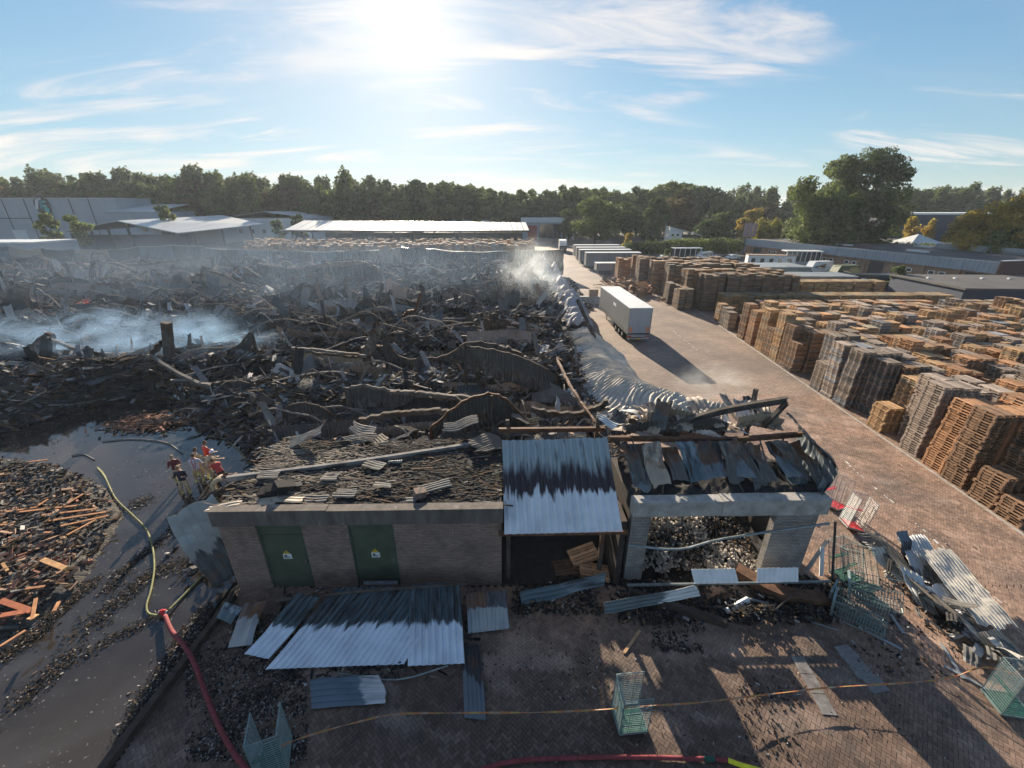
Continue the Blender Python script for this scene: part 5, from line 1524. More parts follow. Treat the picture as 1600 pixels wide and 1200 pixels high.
B3('number_plate', 'sign_yellow', tr, -.26, .26, -.07, -.053, .47, .58)
for k in (2.2, 3.55, 4.9):
    for s_ in (-1, 1):
        w = Mass(); w.tube([(s_ * .82, k, .52), (s_ * 1.2, k, .52)], .52, 12, up=(0, 0, 1)); wh = w.build('wheel', MATS['rubber'], tr)
        Mass().tube([(s_ * 1.19, k, .52), (s_ * 1.22, k, .52)], .26, 8).build('rim', MATS['galv_dull'], wh)
for s_ in (-1, 1):
    B3('side_guard', 'galv_dull', tr, s_ * 1.2 - .02, s_ * 1.2 + .02, 6.0, 10.2, .55, .62); B3('side_guard', 'galv_dull', tr, s_ * 1.2 - .02, s_ * 1.2 + .02, 6.0, 10.2, .78, .85)
    B3('landing_leg', 'dark_paint', tr, s_ * .8 - .06, s_ * .8 + .06, 10.8, 10.95, .0, .97)
Mass().bx(-.5, .5, .5, L_ - .5, .75, .975).build('chassis', MATS['dark_paint'], tr)

# --- parking strip: cars, vans, cabins
def car(label, px, py, m, cat='car', scale=1.0, L=4.2, H=1.45, yaw=0, name='parked_car', Y=None, group='cars parked by the hedge'):
    x, y = site(px, py)
    if Y: x, y = up_at(px, py, Y)[0], Y
    t = empty(name, label, cat, (x, y, 0), yaw, group)
    w = 1.75 * scale / 2; b = Mass()
    prof = [(0, .35), (0, .8), (.9, .95), (1.6, H), (3.2, H), (L - .1, .95), (L, .4)] if H < 1.8 else [(0, .4), (0, 1.15), (.8, 1.3), (1.35, H - .1), (1.7, H), (L - .1, H), (L, .5)]
    V = [(u - L / 2, s_ * (w if z < 1 or H > 1.8 else w * .82), z) for s_ in (-1, 1) for u, z in prof]
    n = 7; Q = [(k, (k + 1) % n, n + (k + 1) % n, n + k) for k in range(n)]
    for o in (0, n): Q += [(o, o + 1, o + 2, o + 6), (o + 2, o + 3, o + 4, o + 5), (o + 2, o + 5, o + 6, o + 6)]
    V = np.array(V)
    b.add(V, Q[:-1]); b.build('body', MATS[m], t)
    g = Mass()
    z0, z1 = (.98, H - .06) if H < 1.8 else (1.35, H - .25)
    for s_ in (-1, 1): g.hexa([(1.15 - L / 2, s_ * w * .92 - .02, z0), (3.0 - L / 2 if H < 1.8 else 2.3 - L / 2, s_ * w * .92 - .02, z0), (3.0 - L / 2 if H < 1.8 else 2.3 - L / 2, s_ * w * .92 + .02, z0), (1.15 - L / 2, s_ * w * .92 + .02, z0), (1.6 - L / 2, s_ * w * .84 - .03, z1), (2.9 - L / 2 if H < 1.8 else 2.3 - L / 2, s_ * w * .84 - .03, z1), (2.9 - L / 2 if H < 1.8 else 2.3 - L / 2, s_ * w * .84 + .03, z1), (1.6 - L / 2, s_ * w * .84 + .03, z1)])
    for s_ in (0, 1):
        h_ = Mass(); h_.V, h_.Q, h_.C, h_.S, h_.M, h_.n = [g.V[s_]], [BOXF], [g.C[s_]], [g.S[s_]], [g.M[s_]], 8
        h_.build('side_window', MATS['glass_dark'], t)
    a0_, a1_ = (.92, 1.58)
    Mass().hexa([(a0_ - L / 2 - .03, -w * .75, z0), (a0_ - L / 2 + .02, -w * .75, z0), (a0_ - L / 2 + .02, w * .75, z0), (a0_ - L / 2 - .03, w * .75, z0), (a1_ - .25 * (H > 1.8) - L / 2 - .05, -w * .7, z1), (a1_ - .25 * (H > 1.8) - L / 2, -w * .7, z1), (a1_ - .25 * (H > 1.8) - L / 2, w * .7, z1), (a1_ - .25 * (H > 1.8) - L / 2 - .05, w * .7, z1)]).build('windscreen', MATS['glass_dark'], t)
    for u in (.8, L - .85):
        for s_ in (-1, 1): Mass().tube([(u - L / 2, s_ * w - .12 * s_, .33), (u - L / 2, s_ * w + .03 * s_, .33)], .33, 8).build('wheel', MATS['rubber'], t)
    return t
car('white car at the end of the parking strip by the hedge', 1144, 402, 'car_white', yaw=R(10), Y=128)
car('dark car parked beside the white one at the hedge', 1122, 403, 'car_dark', yaw=R(8), Y=129)
car('silver grey car parked between dark cars by the hedge', 1110, 401, 'car_silver', yaw=R(6), Y=131)
car('light van standing next to the open pale carport', 1099, 402, 'car_white', 'van', L=4.8, H=2.1, yaw=R(4), Y=130, name='parked_van')
car('dark car parked by the small tree at the hedge', 1036, 402, 'car_silver', yaw=R(5), Y=126)
car('low dark car parked beside the pallet stacks', 1050, 406, 'car_dark', yaw=R(5), Y=121)
car('white van with a sloped nose parked by the brick facade', 1278, 415, 'car_white', 'van', 1.15, 6.2, 2.6, R(8), 'delivery_van', 101, 'vans in front of the brick facade')
car('old green van parked beside the white van', 1316, 425, 'green_van', 'van', 1.2, 6.0, 2.7, R(6), 'green_van', 93, 'vans in front of the brick facade')
x = up_at(1053, 402, 130)[0]
t = empty('carport', 'open pale carport with dark bays beside the light van', 'carport', (x, 130, 0), R(3))
B3('roof', 'cladding_white', t, 0, 8.5, 0, 3, 2.9, 3.05)
for k in range(6): B3('post', 'cladding_white', t, k * 1.6, k * 1.6 + .15, 0, .15, 0, 2.89)
B3('back_wall', 'dark_paint', t, .2, 8.3, 2.8, 2.9, 0, 2.85)
x = up_at(1170, 400, 112)[0]
t = empty('site_cabin', 'white portable cabin with small windows near the brick facade', 'cabin', (x, 112, 0), R(-14))
B3('wall', 'cladding_white', t, 0, 11, 0, 2.8, .1, 2.8); B3('roof', 'brick_tan', t, -.1, 11.1, -.1, 2.9, 2.81, 2.95)
for k in range(5): B3('window', 'glass_dark', t, .8 + k * 2.1, 1.7 + k * 2.1, -.05, -.003, 1.1, 2.1)
x = up_at(1228, 404, 110)[0]
t = empty('glazed_kiosk', 'raised white glazed kiosk behind the portable cabin', 'kiosk', (x, 110, 0), R(-10))
B3('base', 'grey_paint', t, 0, 8, 0, 3, 0, 1.5); B3('roof', 'cladding_white', t, -.2, 8.2, -.2, 3.2, 3.9, 4.1)
for k in range(8): B3('frame_post', 'cladding_white', t, k * 1.12, k * 1.12 + .16, 0, .16, 1.51, 3.89)
B3('glazing', 'glass_dark', t, .05, 7.9, .17, 2.9, 1.51, 3.88)
def low_shed(label, pxa, pxb, Y, z, d, m='roof_grey', yaw=0, wallm='galv_dull'):
    xa, xb = up_at(pxa, 420, Y)[0], up_at(pxb, 420, Y)[0]
    t = empty('storage_shed', label, 'shed', (xa, Y, 0), yaw)
    w = xb - xa
    for k in range(7): B3('container', wallm, t, k * w / 7 + .03, (k + 1) * w / 7 - .03, 0, d, 0, z - .15)
    for k in range(7): B3('roof', m, t, k * w / 7 + .02, (k + 1) * w / 7 - .02, -.2, d, z - .145, z + .03 * (k % 2))
    return t
low_shed('row of blue grey containers with pale ribbed roofs behind the tall pallets', 1128, 1268, 88, 2.9, 7.5)
low_shed('second pale roofed container row nearer the vans', 1200, 1345, 76, 2.8, 5.5)
x = up_at(1336, 432, 80)[0]
t = empty('dark_container', 'dark grey container with white labels beside the green van', 'container', (x, 80, 0), R(-6))
B3('body', 'car_dark', t, 0, 9, 0, 2.6, 0, 2.5)
for k in (1.2, 6.8): B3('sign', 'white_paint', t, k, k + .9, -.04, -.003, 1.5, 1.9)
x = up_at(1425, 445, 72)[0]
t = empty('market_tent', 'small blue tent roof between sapling and brick facade', 'tent', (x, 72, 0))
wedge('tent_roof', 'blue_paint', t, [(0, 0, 2.0), (4.5, 0, 2.0)], [(4.2, 2, 2.8), (.3, 2, 2.8)])
for q in (0.1, 4.3): B3('pole', 'galv', t, q, q + .08, .1, .2, 0, 1.99)

# --- the long flat building with blue-grey fascia
fa, fb = np.array([74.0, 139.0]), np.array([86.5, 76.0])
dvec = (fb - fa); Lf = float(np.linalg.norm(dvec)); yaw = math.atan2(dvec[1], dvec[0])
t = empty('business_units', 'long flat roofed brick business units with a blue grey metal fascia', 'building', (fa[0], fa[1], 0), yaw)
B3('wall', 'brick_tan', t, 0, Lf, .6, 1.0, 0, 3.4)
n_ = 12
for k in range(n_): B3('fascia_panel', 'fascia_blue', t, k * Lf / n_ + .03, (k + 1) * Lf / n_ - .03, 0, .25, 3.2, 5.2)
for k in range(int(Lf / .8)):
    if k > 45: B3('fascia_rib', 'cladding_grey', t, k * .8, k * .8 + .1, -.05, -.003, 3.22, 5.18)
B3('roof', 'roof_dark', t, 0, Lf, .255, 48, 4.6, 5.0)
for k in range(10):
    x0 = 2 + k * 6.2
    B3('pillar', 'brick_tan', t, x0, x0 + .7, .2, .595, 0, 3.19)
    if k % 3 == 0: B3('garage_door', 'dark_paint', t, x0 + 1.5, x0 + 4.8, .52, .595, 0, 2.9)
    else:
        for q in (1.4, 3.3):
            wn_ = B3('window', 'white_paint', t, x0 + q, x0 + q + 1.2, .54, .595, 1.6, 2.4)
            B3('pane', 'glass_dark', wn_, x0 + q + .15, x0 + q + 1.05, .52, .537, 1.72, 2.28)
B3('gable_wall', 'brick_maroon', t, Lf + .02, Lf + .4, -.4, 40, 0, 5.4); B3('gable_coping', 'cladding_white', t, Lf, Lf + .45, -.45, 40, 5.405, 5.55)
for k in range(6): B3('roof_light', 'cladding_white', t, 6 + k * 9, 10 + k * 9, 8 + (k % 2) * 14, 9.2 + (k % 2) * 14, 5.0, 5.35)
B3('roof_upstand', 'roof_grey', t, 38, Lf, 22, 22.4, 5.0, 6.2)
# dark low roofs at the frame's edge
x = up_at(1478, 470, 64)[0]
t = empty('dark_roofed_shed', 'low dark roofed shed at the edge of the pallet yard', 'shed', (x, 62, 0), R(-4))
B3('wall', 'navy', t, 0, 40, 0, 14, 0, 2.9); B3('roof', 'roof_dark', t, -.3, 40, -.4, 14.2, 2.91, 3.2)
for k in range(7): B3('roof_light', 'cladding_white', t, 2 + k * 4.2, 2.4 + k * 4.2, 9, 9.4, 3.2, 3.4)
# navy hall, tent, small house, flags
x0, z0 = up_at(1388, 333, 165); x1 = up_at(1530, 333, 165)[0]
t = empty('navy_hall', 'large dark navy hall with a white roof edge behind three small trees', 'building', (x0, 165, 0))
B3('wall', 'navy', t, 0, x1 - x0 + 40, 0, 40, 0, z0 - .6); B3('roof_edge', 'cladding_white', t, -.3, x1 - x0 + 40, -.4, 40, z0 - .595, z0)
x0 = up_at(1428, 365, 118)[0]
t = empty('pavilion', 'white pyramid tent roof in front of the navy hall', 'pavilion', (x0, 118, 0))
V = [(0, 0, 4.6), (11, 0, 4.6), (11, 9, 4.6), (0, 9, 4.6), (5.4, 4.4, 7.4), (5.6, 4.4, 7.4), (5.6, 4.6, 7.4), (5.4, 4.6, 7.4)]
Mass().hexa(V).build('tent_roof', MATS['cladding_white'], t); B3('wall', 'cladding_grey', t, .2, 10.8, .2, 8.8, 0, 4.59)
x0, z0 = up_at(1047, 358, 160); t = empty('small_house', 'small white house with a steep mono pitch roof above the hedge', 'house', (x0, 160, 0), R(-8)); t.scale = (.8, .8, .78)
B3('wall', 'cladding_white', t, 0, 5.5, 0, 10, 0, 8.2)
B3('window', 'glass_dark', t, 1, 2, -.06, -.003, 6, 7); B3('window', 'glass_dark', t, 3.2, 4.2, -.06, -.003, 6, 7)
wedge('roof', 'cladding_white', t, [(-.4, -.4, 9.9), (14, -.4, 6.3)], [(14, 10, 6.3), (-.4, 10, 9.9)], .3)
V = [(0, .01, 8.21), (5.5, .01, 8.21), (5.5, 9.9, 8.21), (0, 9.9, 8.21), (0, .01, 9.75), (5.5, .01, 8.4), (5.5, 9.9, 8.4), (0, 9.9, 9.75)]
Mass().hexa(V).build('gable', MATS['cladding_white'], t); B3('annex', 'roof_dark', t, 5.51, 13.5, .2, 9.5, 0, 6.2)
for k in range(3):
    x0, z0 = up_at(1165 + k * 7, 350, 150)
    t = empty('banner_flag', ['first', 'middle', 'last'][k] + ' of three pale purple banner flags beside the yellow bushes', 'flag', (x0, 150, 0), 0, 'banner flags')
    B3('pole', 'galv', t, -.05, .05, 0, .1, 0, z0 + .5)
    mat('flag_cloth', (.42, .30, .36), .8) if 'flag_cloth' not in MATS else None
    V, Q, st = sheet(1.1, 4.2, .5, .05, 8, .0, .1, k); Mass().add(V @ rot((PI / 2, 0, 0)).T + np.array([.65, 0, z0 - 4.0]), Q).build('banner', MATS['flag_cloth'], t)
t = empty('brick_villa', 'low red brown brick house half hidden under the big tree', 'house', (up_at(1245, 355, 150)[0], 150, 0))
B3('wall', 'brick_maroon', t, 0, 26, 0, 9, 0, 6.5); B3('roof', 'roof_dark', t, -.3, 26.3, -.3, 9, 6.51, 7.2)

# --- foliage
def leafmat(name, c, c2, tr=.35):
    return mat(name, c, .7, var=.0, scale=.35, col2=c2, attr=True, trans=tr, spec=.25)
leafmat('leaf_mid', (.10, .14, .042), (.17, .21, .065), .45)
leafmat('leaf_dark', (.058, .09, .03), (.10, .14, .045), .4)
leafmat('leaf_poplar', (.12, .155, .065), (.19, .23, .10), .45)
leafmat('leaf_gold', (.50, .33, .06), (.24, .23, .05), .5)
leafmat('leaf_yellow', (.38, .33, .05), (.20, .22, .05), .45)
leafmat('leaf_rust', (.15, .095, .045), (.10, .10, .04), .4)
mat('bark', (.06, .048, .038), .95, var=.4, scale=3)
def leaves(clumps, n, size, seed, jit=.18, asp=.75):
    r = np.random.default_rng(seed)
    K = np.array(clumps, float)                      # cx cy cz rx ry rz
    wgt = (K[:, 3] * K[:, 5]) ** 1.0; idx = r.choice(len(K), n, p=wgt / wgt.sum())
    d = r.normal(size=(n, 3)); d /= np.linalg.norm(d, axis=1)[:, None]
    rad = np.abs(1 - np.abs(r.normal(0, .22, n)))
    bump = 1 + jit * np.sin(d[:, 0] * 6 + idx) * np.cos(d[:, 2] * 5 + idx * 2) * 1.5
    P = K[idx, :3] + d * K[idx, 3:6] * (rad * bump)[:, None]
    nrm = d * .6 + r.normal(size=(n, 3)) * .6 + np.array([0, 0, .25]); nrm /= np.linalg.norm(nrm, axis=1)[:, None]
    a = np.cross(nrm, r.normal(size=(n, 3))); a /= np.linalg.norm(a, axis=1)[:, None]
    b = np.cross(nrm, a)
    s = size * r.uniform(.5, 1.25, n)[:, None]
    V = np.stack([P - a * s, P - b * s * asp + a * s * .2, P + a * s, P + b * s * asp], 1)
    cl = (.75 + .5 * r.random(len(K)))[idx] * r.uniform(.7, 1.3, n)
    C = np.repeat(np.stack([cl * (.95 + .1 * r.random(n)), cl, cl * .95], 1), 4, 0)
    Q = np.arange(n * 4).reshape(-1, 4)
    return V.reshape(-1, 3), Q, C
def crown_clumps(kindn, H, W, seed):
    r = np.random.default_rng(seed); out = []
    if kindn == 'poplar':
        for k in range(26):
            h = r.uniform(.18, .9); rad = W / 2 * (1 - abs(h - .45) * .9)
            a, q = r.uniform(0, 2 * PI), r.uniform(0, 1) ** .6 * rad * .75
            rx = W * r.uniform(.10, .17)
            out.append((q * math.cos(a) + h * H * .03, q * math.sin(a), h * H, rx, rx, min(H * r.uniform(.08, .14), H * (1.0 - h))))
    elif kindn == 'round':
        for k in range(24):
            h = r.uniform(.22, .88); rad = W / 2 * math.sqrt(max(.05, 1 - ((h - .5) / .48) ** 2))
            a, q = r.uniform(0, 2 * PI), r.uniform(0, 1) ** .5 * rad * .72
            rx = W * r.uniform(.11, .19)
            out.append((q * math.cos(a), q * math.sin(a), h * H, rx, rx, rx * r.uniform(.65, .95)))
    else:
        for k in range(12):
            a, q = r.uniform(0, 2 * PI), r.uniform(0, 1) ** .5 * W * .32
            rx = W * r.uniform(.14, .24)
            out.append((q * math.cos(a), q * math.sin(a), H * r.uniform(.3, .75), rx, rx, H * .22))
    return out
CR = {}
def crown_mesh(kindn, H, W, seed, m, n, size):
    k = (kindn, seed, m)
    if k not in CR:
        V, Q, C = leaves(crown_clumps(kindn, H, W, seed), n, size, seed)
        CR[k] = Mass().add(V, Q, C).mesh('crown', MATS[m])
        b = Mass(); r = np.random.default_rng(seed)
        b.tube([(0, 0, -.3), (.1, 0, H * .3), (.05 * W * .2, 0, H * .8)], [H * .018 + .05, H * .013 + .03, .05], 6)
        for q in range(6):
            a = r.uniform(0, 2 * PI); z = H * r.uniform(.2, .5); L = W * r.uniform(.2, .38)
            b.tube([(0, 0, z), (L * .5 * math.cos(a), L * .5 * math.sin(a), z + L * .5), (L * math.cos(a), L * math.sin(a), z + L * 1.1)], [H * .007 + .03, H * .004 + .02, .02], 4)
        CR[k + ('t',)] = b.mesh('trunk', MATS['bark'])
    return CR[k], CR[k + ('t',)]
def tree(label, x, y, kindn, H, W, seed, m, n=5200, size=.55, sc=(1, 1, 1), group=None, name='tree', rz=None, cat='tree'):
    cm, tm = crown_mesh(kindn, H, W, seed, m, n, size)
    t = empty(name, label, cat, (x, y, 0), random.uniform(-.4, .4) if rz is None else rz, group)
    t.scale = sc
    put('crown', cm, t); put('trunk', tm, t)
    return t
def tree_px(label, px, top, Y, wpx, kindn, seed, m, n=5200, size=.5, **k):
    x, z = up_at(px, top, Y); d = Y * CP + 4 * SP
    W = wpx / 650 * d
    return tree(label, x, Y, kindn, z, W, seed, m, n, size, **k)
# far line: outline heights read off the photograph
TOPX = [0, 60, 120, 180, 250, 310, 360, 420, 480, 540, 600, 660, 740, 800, 860, 940, 1000, 1060, 1130, 1200, 1240, 1300, 1470, 1540, 1600]
TOPY = [268, 262, 268, 266, 262, 257, 272, 268, 272, 268, 272, 274, 278, 290, 288, 285, 288, 276, 290, 288, 294, 292, 288, 290, 290]
bh = [('trees behind the grey warehouse front', 0, 95), ('trees behind the warehouse corner', 95, 185), ('trees behind the low striped shed', 185, 260), ('trees behind the open timber shed', 260, 340), ('trees behind the white gabled hall', 340, 430),
      ('trees where the long canopy begins', 430, 520), ('trees above the first half of the long canopy', 520, 610), ('trees below the sun, behind the long canopy', 610, 700), ('trees above the far half of the long canopy', 700, 780), ('trees by the long canopy end', 780, 850),
      ('trees behind the gate hall', 850, 920), ('trees behind the big rounded tree', 920, 1000), ('trees behind the small white house', 1000, 1090), ('trees behind the clipped hedge', 1090, 1170), ('trees behind the yellow bushes', 1170, 1250), ('trees hidden behind the huge tree clump', 1250, 1440), ('trees behind the navy hall', 1440, 1540), ('trees behind the orange tinted tree', 1540, 1750)]
seeds = {'poplar': [1, 2, 3, 4], 'round': [5, 6, 7, 8]}
used_trees = {}
for rowi, (Y, sp, dh) in enumerate([(236, 24, 0), (252, 22, 6), (228, 30, 16)]):
    px = -60 + rowi * 9
    while px < 1670:
        top = np.interp(px, TOPX, TOPY) + random.gauss(3, 4) + dh * random.random()
        seg = next((s_ for s_ in bh if s_[1] <= max(0, px) < s_[2]), bh[-1])
        pop = px < 640 or (1120 < px < 1240) or px > 1460
        if rowi == 2 and px < 1240: pop = False; top += 8
        kn = 'poplar' if pop else 'round'
        x, z = up_at(px, top, Y)
        sd_ = random.choice(seeds[kn]); mm_ = random.choice(['leaf_poplar', 'leaf_mid', 'leaf_poplar'] if pop else ['leaf_mid', 'leaf_dark', 'leaf_mid'])
        if rowi == 2 and random.random() < .2: mm_ = 'leaf_rust'
        H0, W0 = (30, 13) if pop else (26, 15)
        s_ = z / H0
        row_ = ('front row ', 'rear row ', 'lowest row ')[rowi]
        lab = row_ + {'leaf_rust': 'reddish ', 'leaf_poplar': 'pale ', 'leaf_mid': 'green ', 'leaf_dark': 'dark '}[mm_] + ('pointed' if pop else 'rounded') + ' tree' + seg[0].replace('trees', '', 1)
        used_trees[lab] = used_trees.get(lab, 0) + 1
        if used_trees[lab] > 1: lab += ', ' + ORD[used_trees[lab] - 1] + ' such'
        tree(lab, x, Y + random.uniform(-5, 5), kn, H0, W0, sd_, mm_, 4200, .62, (s_ * random.uniform(.95, 1.25), s_, s_), seg[0])
        px += sp * random.uniform(.8, 1.15)
# dark floor of the wood
b = Mass()
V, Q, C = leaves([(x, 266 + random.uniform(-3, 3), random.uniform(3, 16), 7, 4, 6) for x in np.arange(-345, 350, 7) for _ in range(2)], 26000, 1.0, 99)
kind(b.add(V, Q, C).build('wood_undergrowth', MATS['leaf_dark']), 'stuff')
V, Q, C = leaves([(x, 224 + random.uniform(-3, 3), random.uniform(1, 8), 6, 4, 4) for x in np.arange(-330, 40, 6)], 12000, .8, 98)
kind(Mass().add(V, Q, C).build('hedgerow_undergrowth', MATS['leaf_mid']), 'stuff')
# nearer trees
tree_px('broad bushy tree standing over the emblem warehouse corner', 68, 331, 150, 36, 'round', 21, 'leaf_mid', 2600, .4)
tree_px('second bushy tree beside the emblem warehouse', 112, 333, 150, 42, 'round', 22, 'leaf_mid', 2600, .4)
tree_px('pale round tree between the low shed and the canopy shed', 250, 314, 170, 30, 'round', 23, 'leaf_poplar', 2600, .42)
tree_px('small round tree by the white hall gable', 462, 331, 175, 28, 'round', 24, 'leaf_dark', 2000, .4)
tree_px('pale slim tree in front of the white hall', 430, 337, 160, 22, 'round', 25, 'leaf_poplar', 1800, .38)
for q, (px, top, w) in enumerate([(680, 334, 26), (712, 336, 24), (745, 336, 22), (775, 338, 24)]):
    tree_px(['low brown tree', 'low dark tree', 'low wide tree', 'low pale tree'][q] + ' showing above the long canopy roof', px, top, 200, w, 'round', 26 + q, ['leaf_rust', 'leaf_dark', 'leaf_mid', 'leaf_poplar'][q], 1600, .45)
tree_px('big rounded tree nearest the trailer row', 934, 311, 185, 88, 'round', 31, 'leaf_mid', 9000, .5)
tree_px('dark domed tree behind the big rounded tree', 890, 325, 200, 44, 'round', 32, 'leaf_dark', 5000, .5)
tree_px('dark tree between the rounded tree and the small house', 985, 315, 190, 60, 'round', 33, 'leaf_dark', 7000, .5)
tree_px('dense dark cone shaped tree by the small house', 1027, 305, 180, 48, 'poplar', 34, 'leaf_dark', 6000, .5)
tree_px('tall reddish brown tree behind the small house', 1072, 290, 200, 62, 'round', 35, 'leaf_rust', 7000, .5)
tree_px('tall airy tree with light showing through its top', 1055, 271, 215, 56, 'round', 36, 'leaf_mid', 3800, .55)
tree_px('green tree above the hedge by the flags', 1130, 325, 175, 46, 'round', 37, 'leaf_mid', 5000, .45)
tree_px('yellow green tree above the hedge', 1178, 318, 180, 44, 'round', 38, 'leaf_gold', 5000, .45)
tree_px('dark green tree behind the hedge middle', 1108, 340, 165, 40, 'round', 39, 'leaf_dark', 4000, .45)
tree_px('small bush with yellow top by the trailer row', 985, 362, 140, 26, 'round', 40, 'leaf_gold', 1800, .32)
for q, px in enumerate((1196, 1210, 1222, 1236)):
    tree_px(['first', 'second', 'third', 'greener fourth'][q] + ' of the yellow bushes beside the flags', px, 337 + q % 2, 150, 24, 'bush', 41 + q, 'leaf_yellow' if q < 3 else 'leaf_mid', 1500, .35, name='yellow_bush', group='yellow bushes', cat='bush')
# the big tree group
tree_px('huge dark leafy tree leaning over the brick house, highest in the picture', 1392, 224, 128, 118, 'round', 51, 'leaf_dark', 17000, .36)
tree_px('large tree forming the middle of the huge tree clump', 1338, 232, 130, 108, 'round', 52, 'leaf_mid', 16000, .36)
tree_px('lower broad tree at the near side of the huge tree clump', 1288, 262, 126, 92, 'round', 53, 'leaf_mid', 12000, .36)
tree_px('slim tree at the far side of the huge clump', 1424, 282, 150, 46, 'round', 54, 'leaf_mid', 4000, .4)
tree_px('low spreading tree under the huge tree clump', 1325, 300, 118, 84, 'round', 55, 'leaf_dark', 8000, .36)
for q, px in enumerate((1430, 1458, 1497)):
    tree_px(['first', 'middle', 'last'][q] + ' of three small yellowish trees before the navy hall', px, 337, 135, 26, 'poplar', 56 + q, 'leaf_gold', 1500, .3, group='three small trees before the navy hall')
tree_px('large orange tinted autumn tree with a domed crown', 1592, 300, 100, 118, 'round', 61, 'leaf_gold', 15000, .32)
tree_px('lower gold green tree in front of the orange tinted tree', 1545, 322, 104, 76, 'round', 62, 'leaf_gold', 9000, .32)
tree_px('dark green tree below the orange tinted tree', 1580, 352, 96, 60, 'round', 63, 'leaf_mid', 5000, .32)
tree_px('young green sapling standing before the brick facade', 1409, 413, 76, 26, 'round', 64, 'leaf_mid', 2200, .16)
tree_px('small green tree between parked cars', 1043, 389, 118, 14, 'poplar', 65, 'leaf_mid', 900, .25)
# hedge
def hedge(label, pa, pb, Y0, Y1, h, n, m='leaf_mid', seed=1, dep=2.0):
    x0 = up_at(pa, 380, Y0)[0]; x1 = up_at(pb, 380, Y1)[0]; cl = []
    k = int(math.hypot(x1 - x0, Y1 - Y0) / 1.6) + 1
    for q in range(k):
        u = (q + .5) / k
        cl.append((x0 + (x1 - x0) * u, Y0 + (Y1 - Y0) * u, h * .55, 1.3, dep, h * .45 * random.uniform(.9, 1.1)))
    V, Q, C = leaves(cl, n, .28, seed)
    return tag(Mass().add(V, Q, C).build('hedge', MATS[m]), label, 'hedge')
hedge('tall clipped green hedge behind the parked cars', 1040, 1158, 138, 140, 5.2, 9000, seed=71, dep=2.5)
hedge('darker low hedge running from the trailers to the small house', 975, 1045, 134, 139, 4.6, 5000, 'leaf_dark', 72, 2.5)
hedge('green verge hedge behind the flat dark roofs', 1335, 1500, 126, 112, 5.6, 7000, 'leaf_mid', 73)
hedge('overgrown bushes at the foot of the emblem warehouse', -20, 110, 135, 140, 4.0, 6000, 'leaf_poplar', 74, 3)
hedge('dark shrubs in front of the gate hall', 700, 810, 178, 186, 8.0, 3500, 'leaf_dark', 75, 3)
# ================================================================== FALLEN SHEETS IN FRONT
def fallen(name, m, label, corners, **k):
    (a, b_, c) = corners
    return sheet_between(name, MATS[m], label, 'metal sheet', a, b_, c, **k)
def g3(px, py, z): 
    x, y = site(px, py, z); return (x, y, z)
fallen('fallen_roof_sheet', 'sheet_white_fallen', 'widest fallen ribbed roof sheet, white at its lower end and sooty above', (g3(415, 1046, .12), g3(632, 1038, .12), g3(522, 918, 1.0)), pitch=.22, amp=.05, nv=26, curl=.05, crump=.03, seed=41, tear=.03, detailed=True)
fallen('fallen_roof_sheet', 'sheet_white_fallen', 'narrower fallen ribbed roof sheet with a straight end next to the dark gap', (g3(637, 1041, .13), g3(726, 1037, .12), g3(640, 912, 1.05)), pitch=.22, amp=.05, nv=24, curl=.04, crump=.02, seed=42, tear=.02, detailed=True)
fallen('fallen_roof_sheet', 'sheet_white_fallen', 'small bent fallen roof sheet curling out at the gutter end', (g3(381, 1022, .25), g3(420, 1030, .12), g3(470, 925, 1.0)), pitch=.22, amp=.05, nv=20, curl=.25, crump=.05, seed=43, tear=.08, detailed=True)
b = Mass(); b.sweep([g3(430, 938, .95), g3(560, 924, 1.05), g3(726, 912, 1.08)], [(-.03, -.05), (.03, -.05), (.03, .05), (-.03, .05)])
tag(b.build('sheet_batten', MATS['steel_burnt']), 'dark batten joining the tops of the fallen ribbed roof sheets', 'batten')
for q, (px, py) in enumerate(((450, 935), (560, 925), (690, 915))):
    x, y, z = g3(px, py, .95); tag(Mass().bx(x - .06, x + .06, y + .02, y + .14, 0, .96).build('prop_block', MATS['wood_dark']), ['short dark prop under the curled sheet end', 'short dark prop under the widest fallen sheet', 'short dark prop under the narrower fallen sheet'][q], 'prop')
fallen('flat_sheet', 'sheet_pale', 'scorched blue grey sheet with a torn white end lying flat on the paving', (g3(487, 1108, .05), g3(484, 1062, .06), g3(612, 1100, .05)), pitch=.2, amp=.03, nv=18, curl=.06, crump=.05, seed=44, tear=.12, detailed=True)
fallen('narrow_sheet', 'sheet_dark', 'narrow dark ribbed sheet lying lengthwise with a pale lower end', (g3(725, 1122, .05), g3(759, 1126, .05), g3(722, 1005, .10)), pitch=.14, amp=.03, nv=16, curl=.04, crump=.02, seed=45, detailed=True)
fallen('grey_sheet', 'sheet_grey', 'grey ribbed sheet with a white patch lying beside the fallen roof sheets', (g3(731, 990, .08), g3(797, 982, .1), g3(728, 926, .75)), pitch=.3, amp=.03, nv=16, curl=.12, crump=.06, seed=46, tear=.1, detailed=True)
fallen('bent_sheet', 'sheet_grey', 'bent dull grey sheet at the corner of the flooded yard', (g3(355, 1012, .1), g3(392, 1008, .15), g3(382, 935, .7)), pitch=.4, amp=.03, nv=14, curl=.3, crump=.1, seed=47, tear=.1)
fallen('bent_sheet', 'sheet_teal', 'small bluish bent sheet lying over the timber edging', (g3(337, 965, .3), g3(362, 975, .2), g3(355, 938, .6)), pitch=.4, amp=.03, nv=10, curl=.4, crump=.1, seed=48, tear=.1)
fallen('dark_sheet', 'sheet_teal', 'dark bluish ribbed sheet slumped before the open bay', (g3(815, 946, .1), g3(812, 925, .5), g3(955, 915, .3)), pitch=.18, amp=.04, nv=18, curl=.12, crump=.08, seed=49, tear=.12)
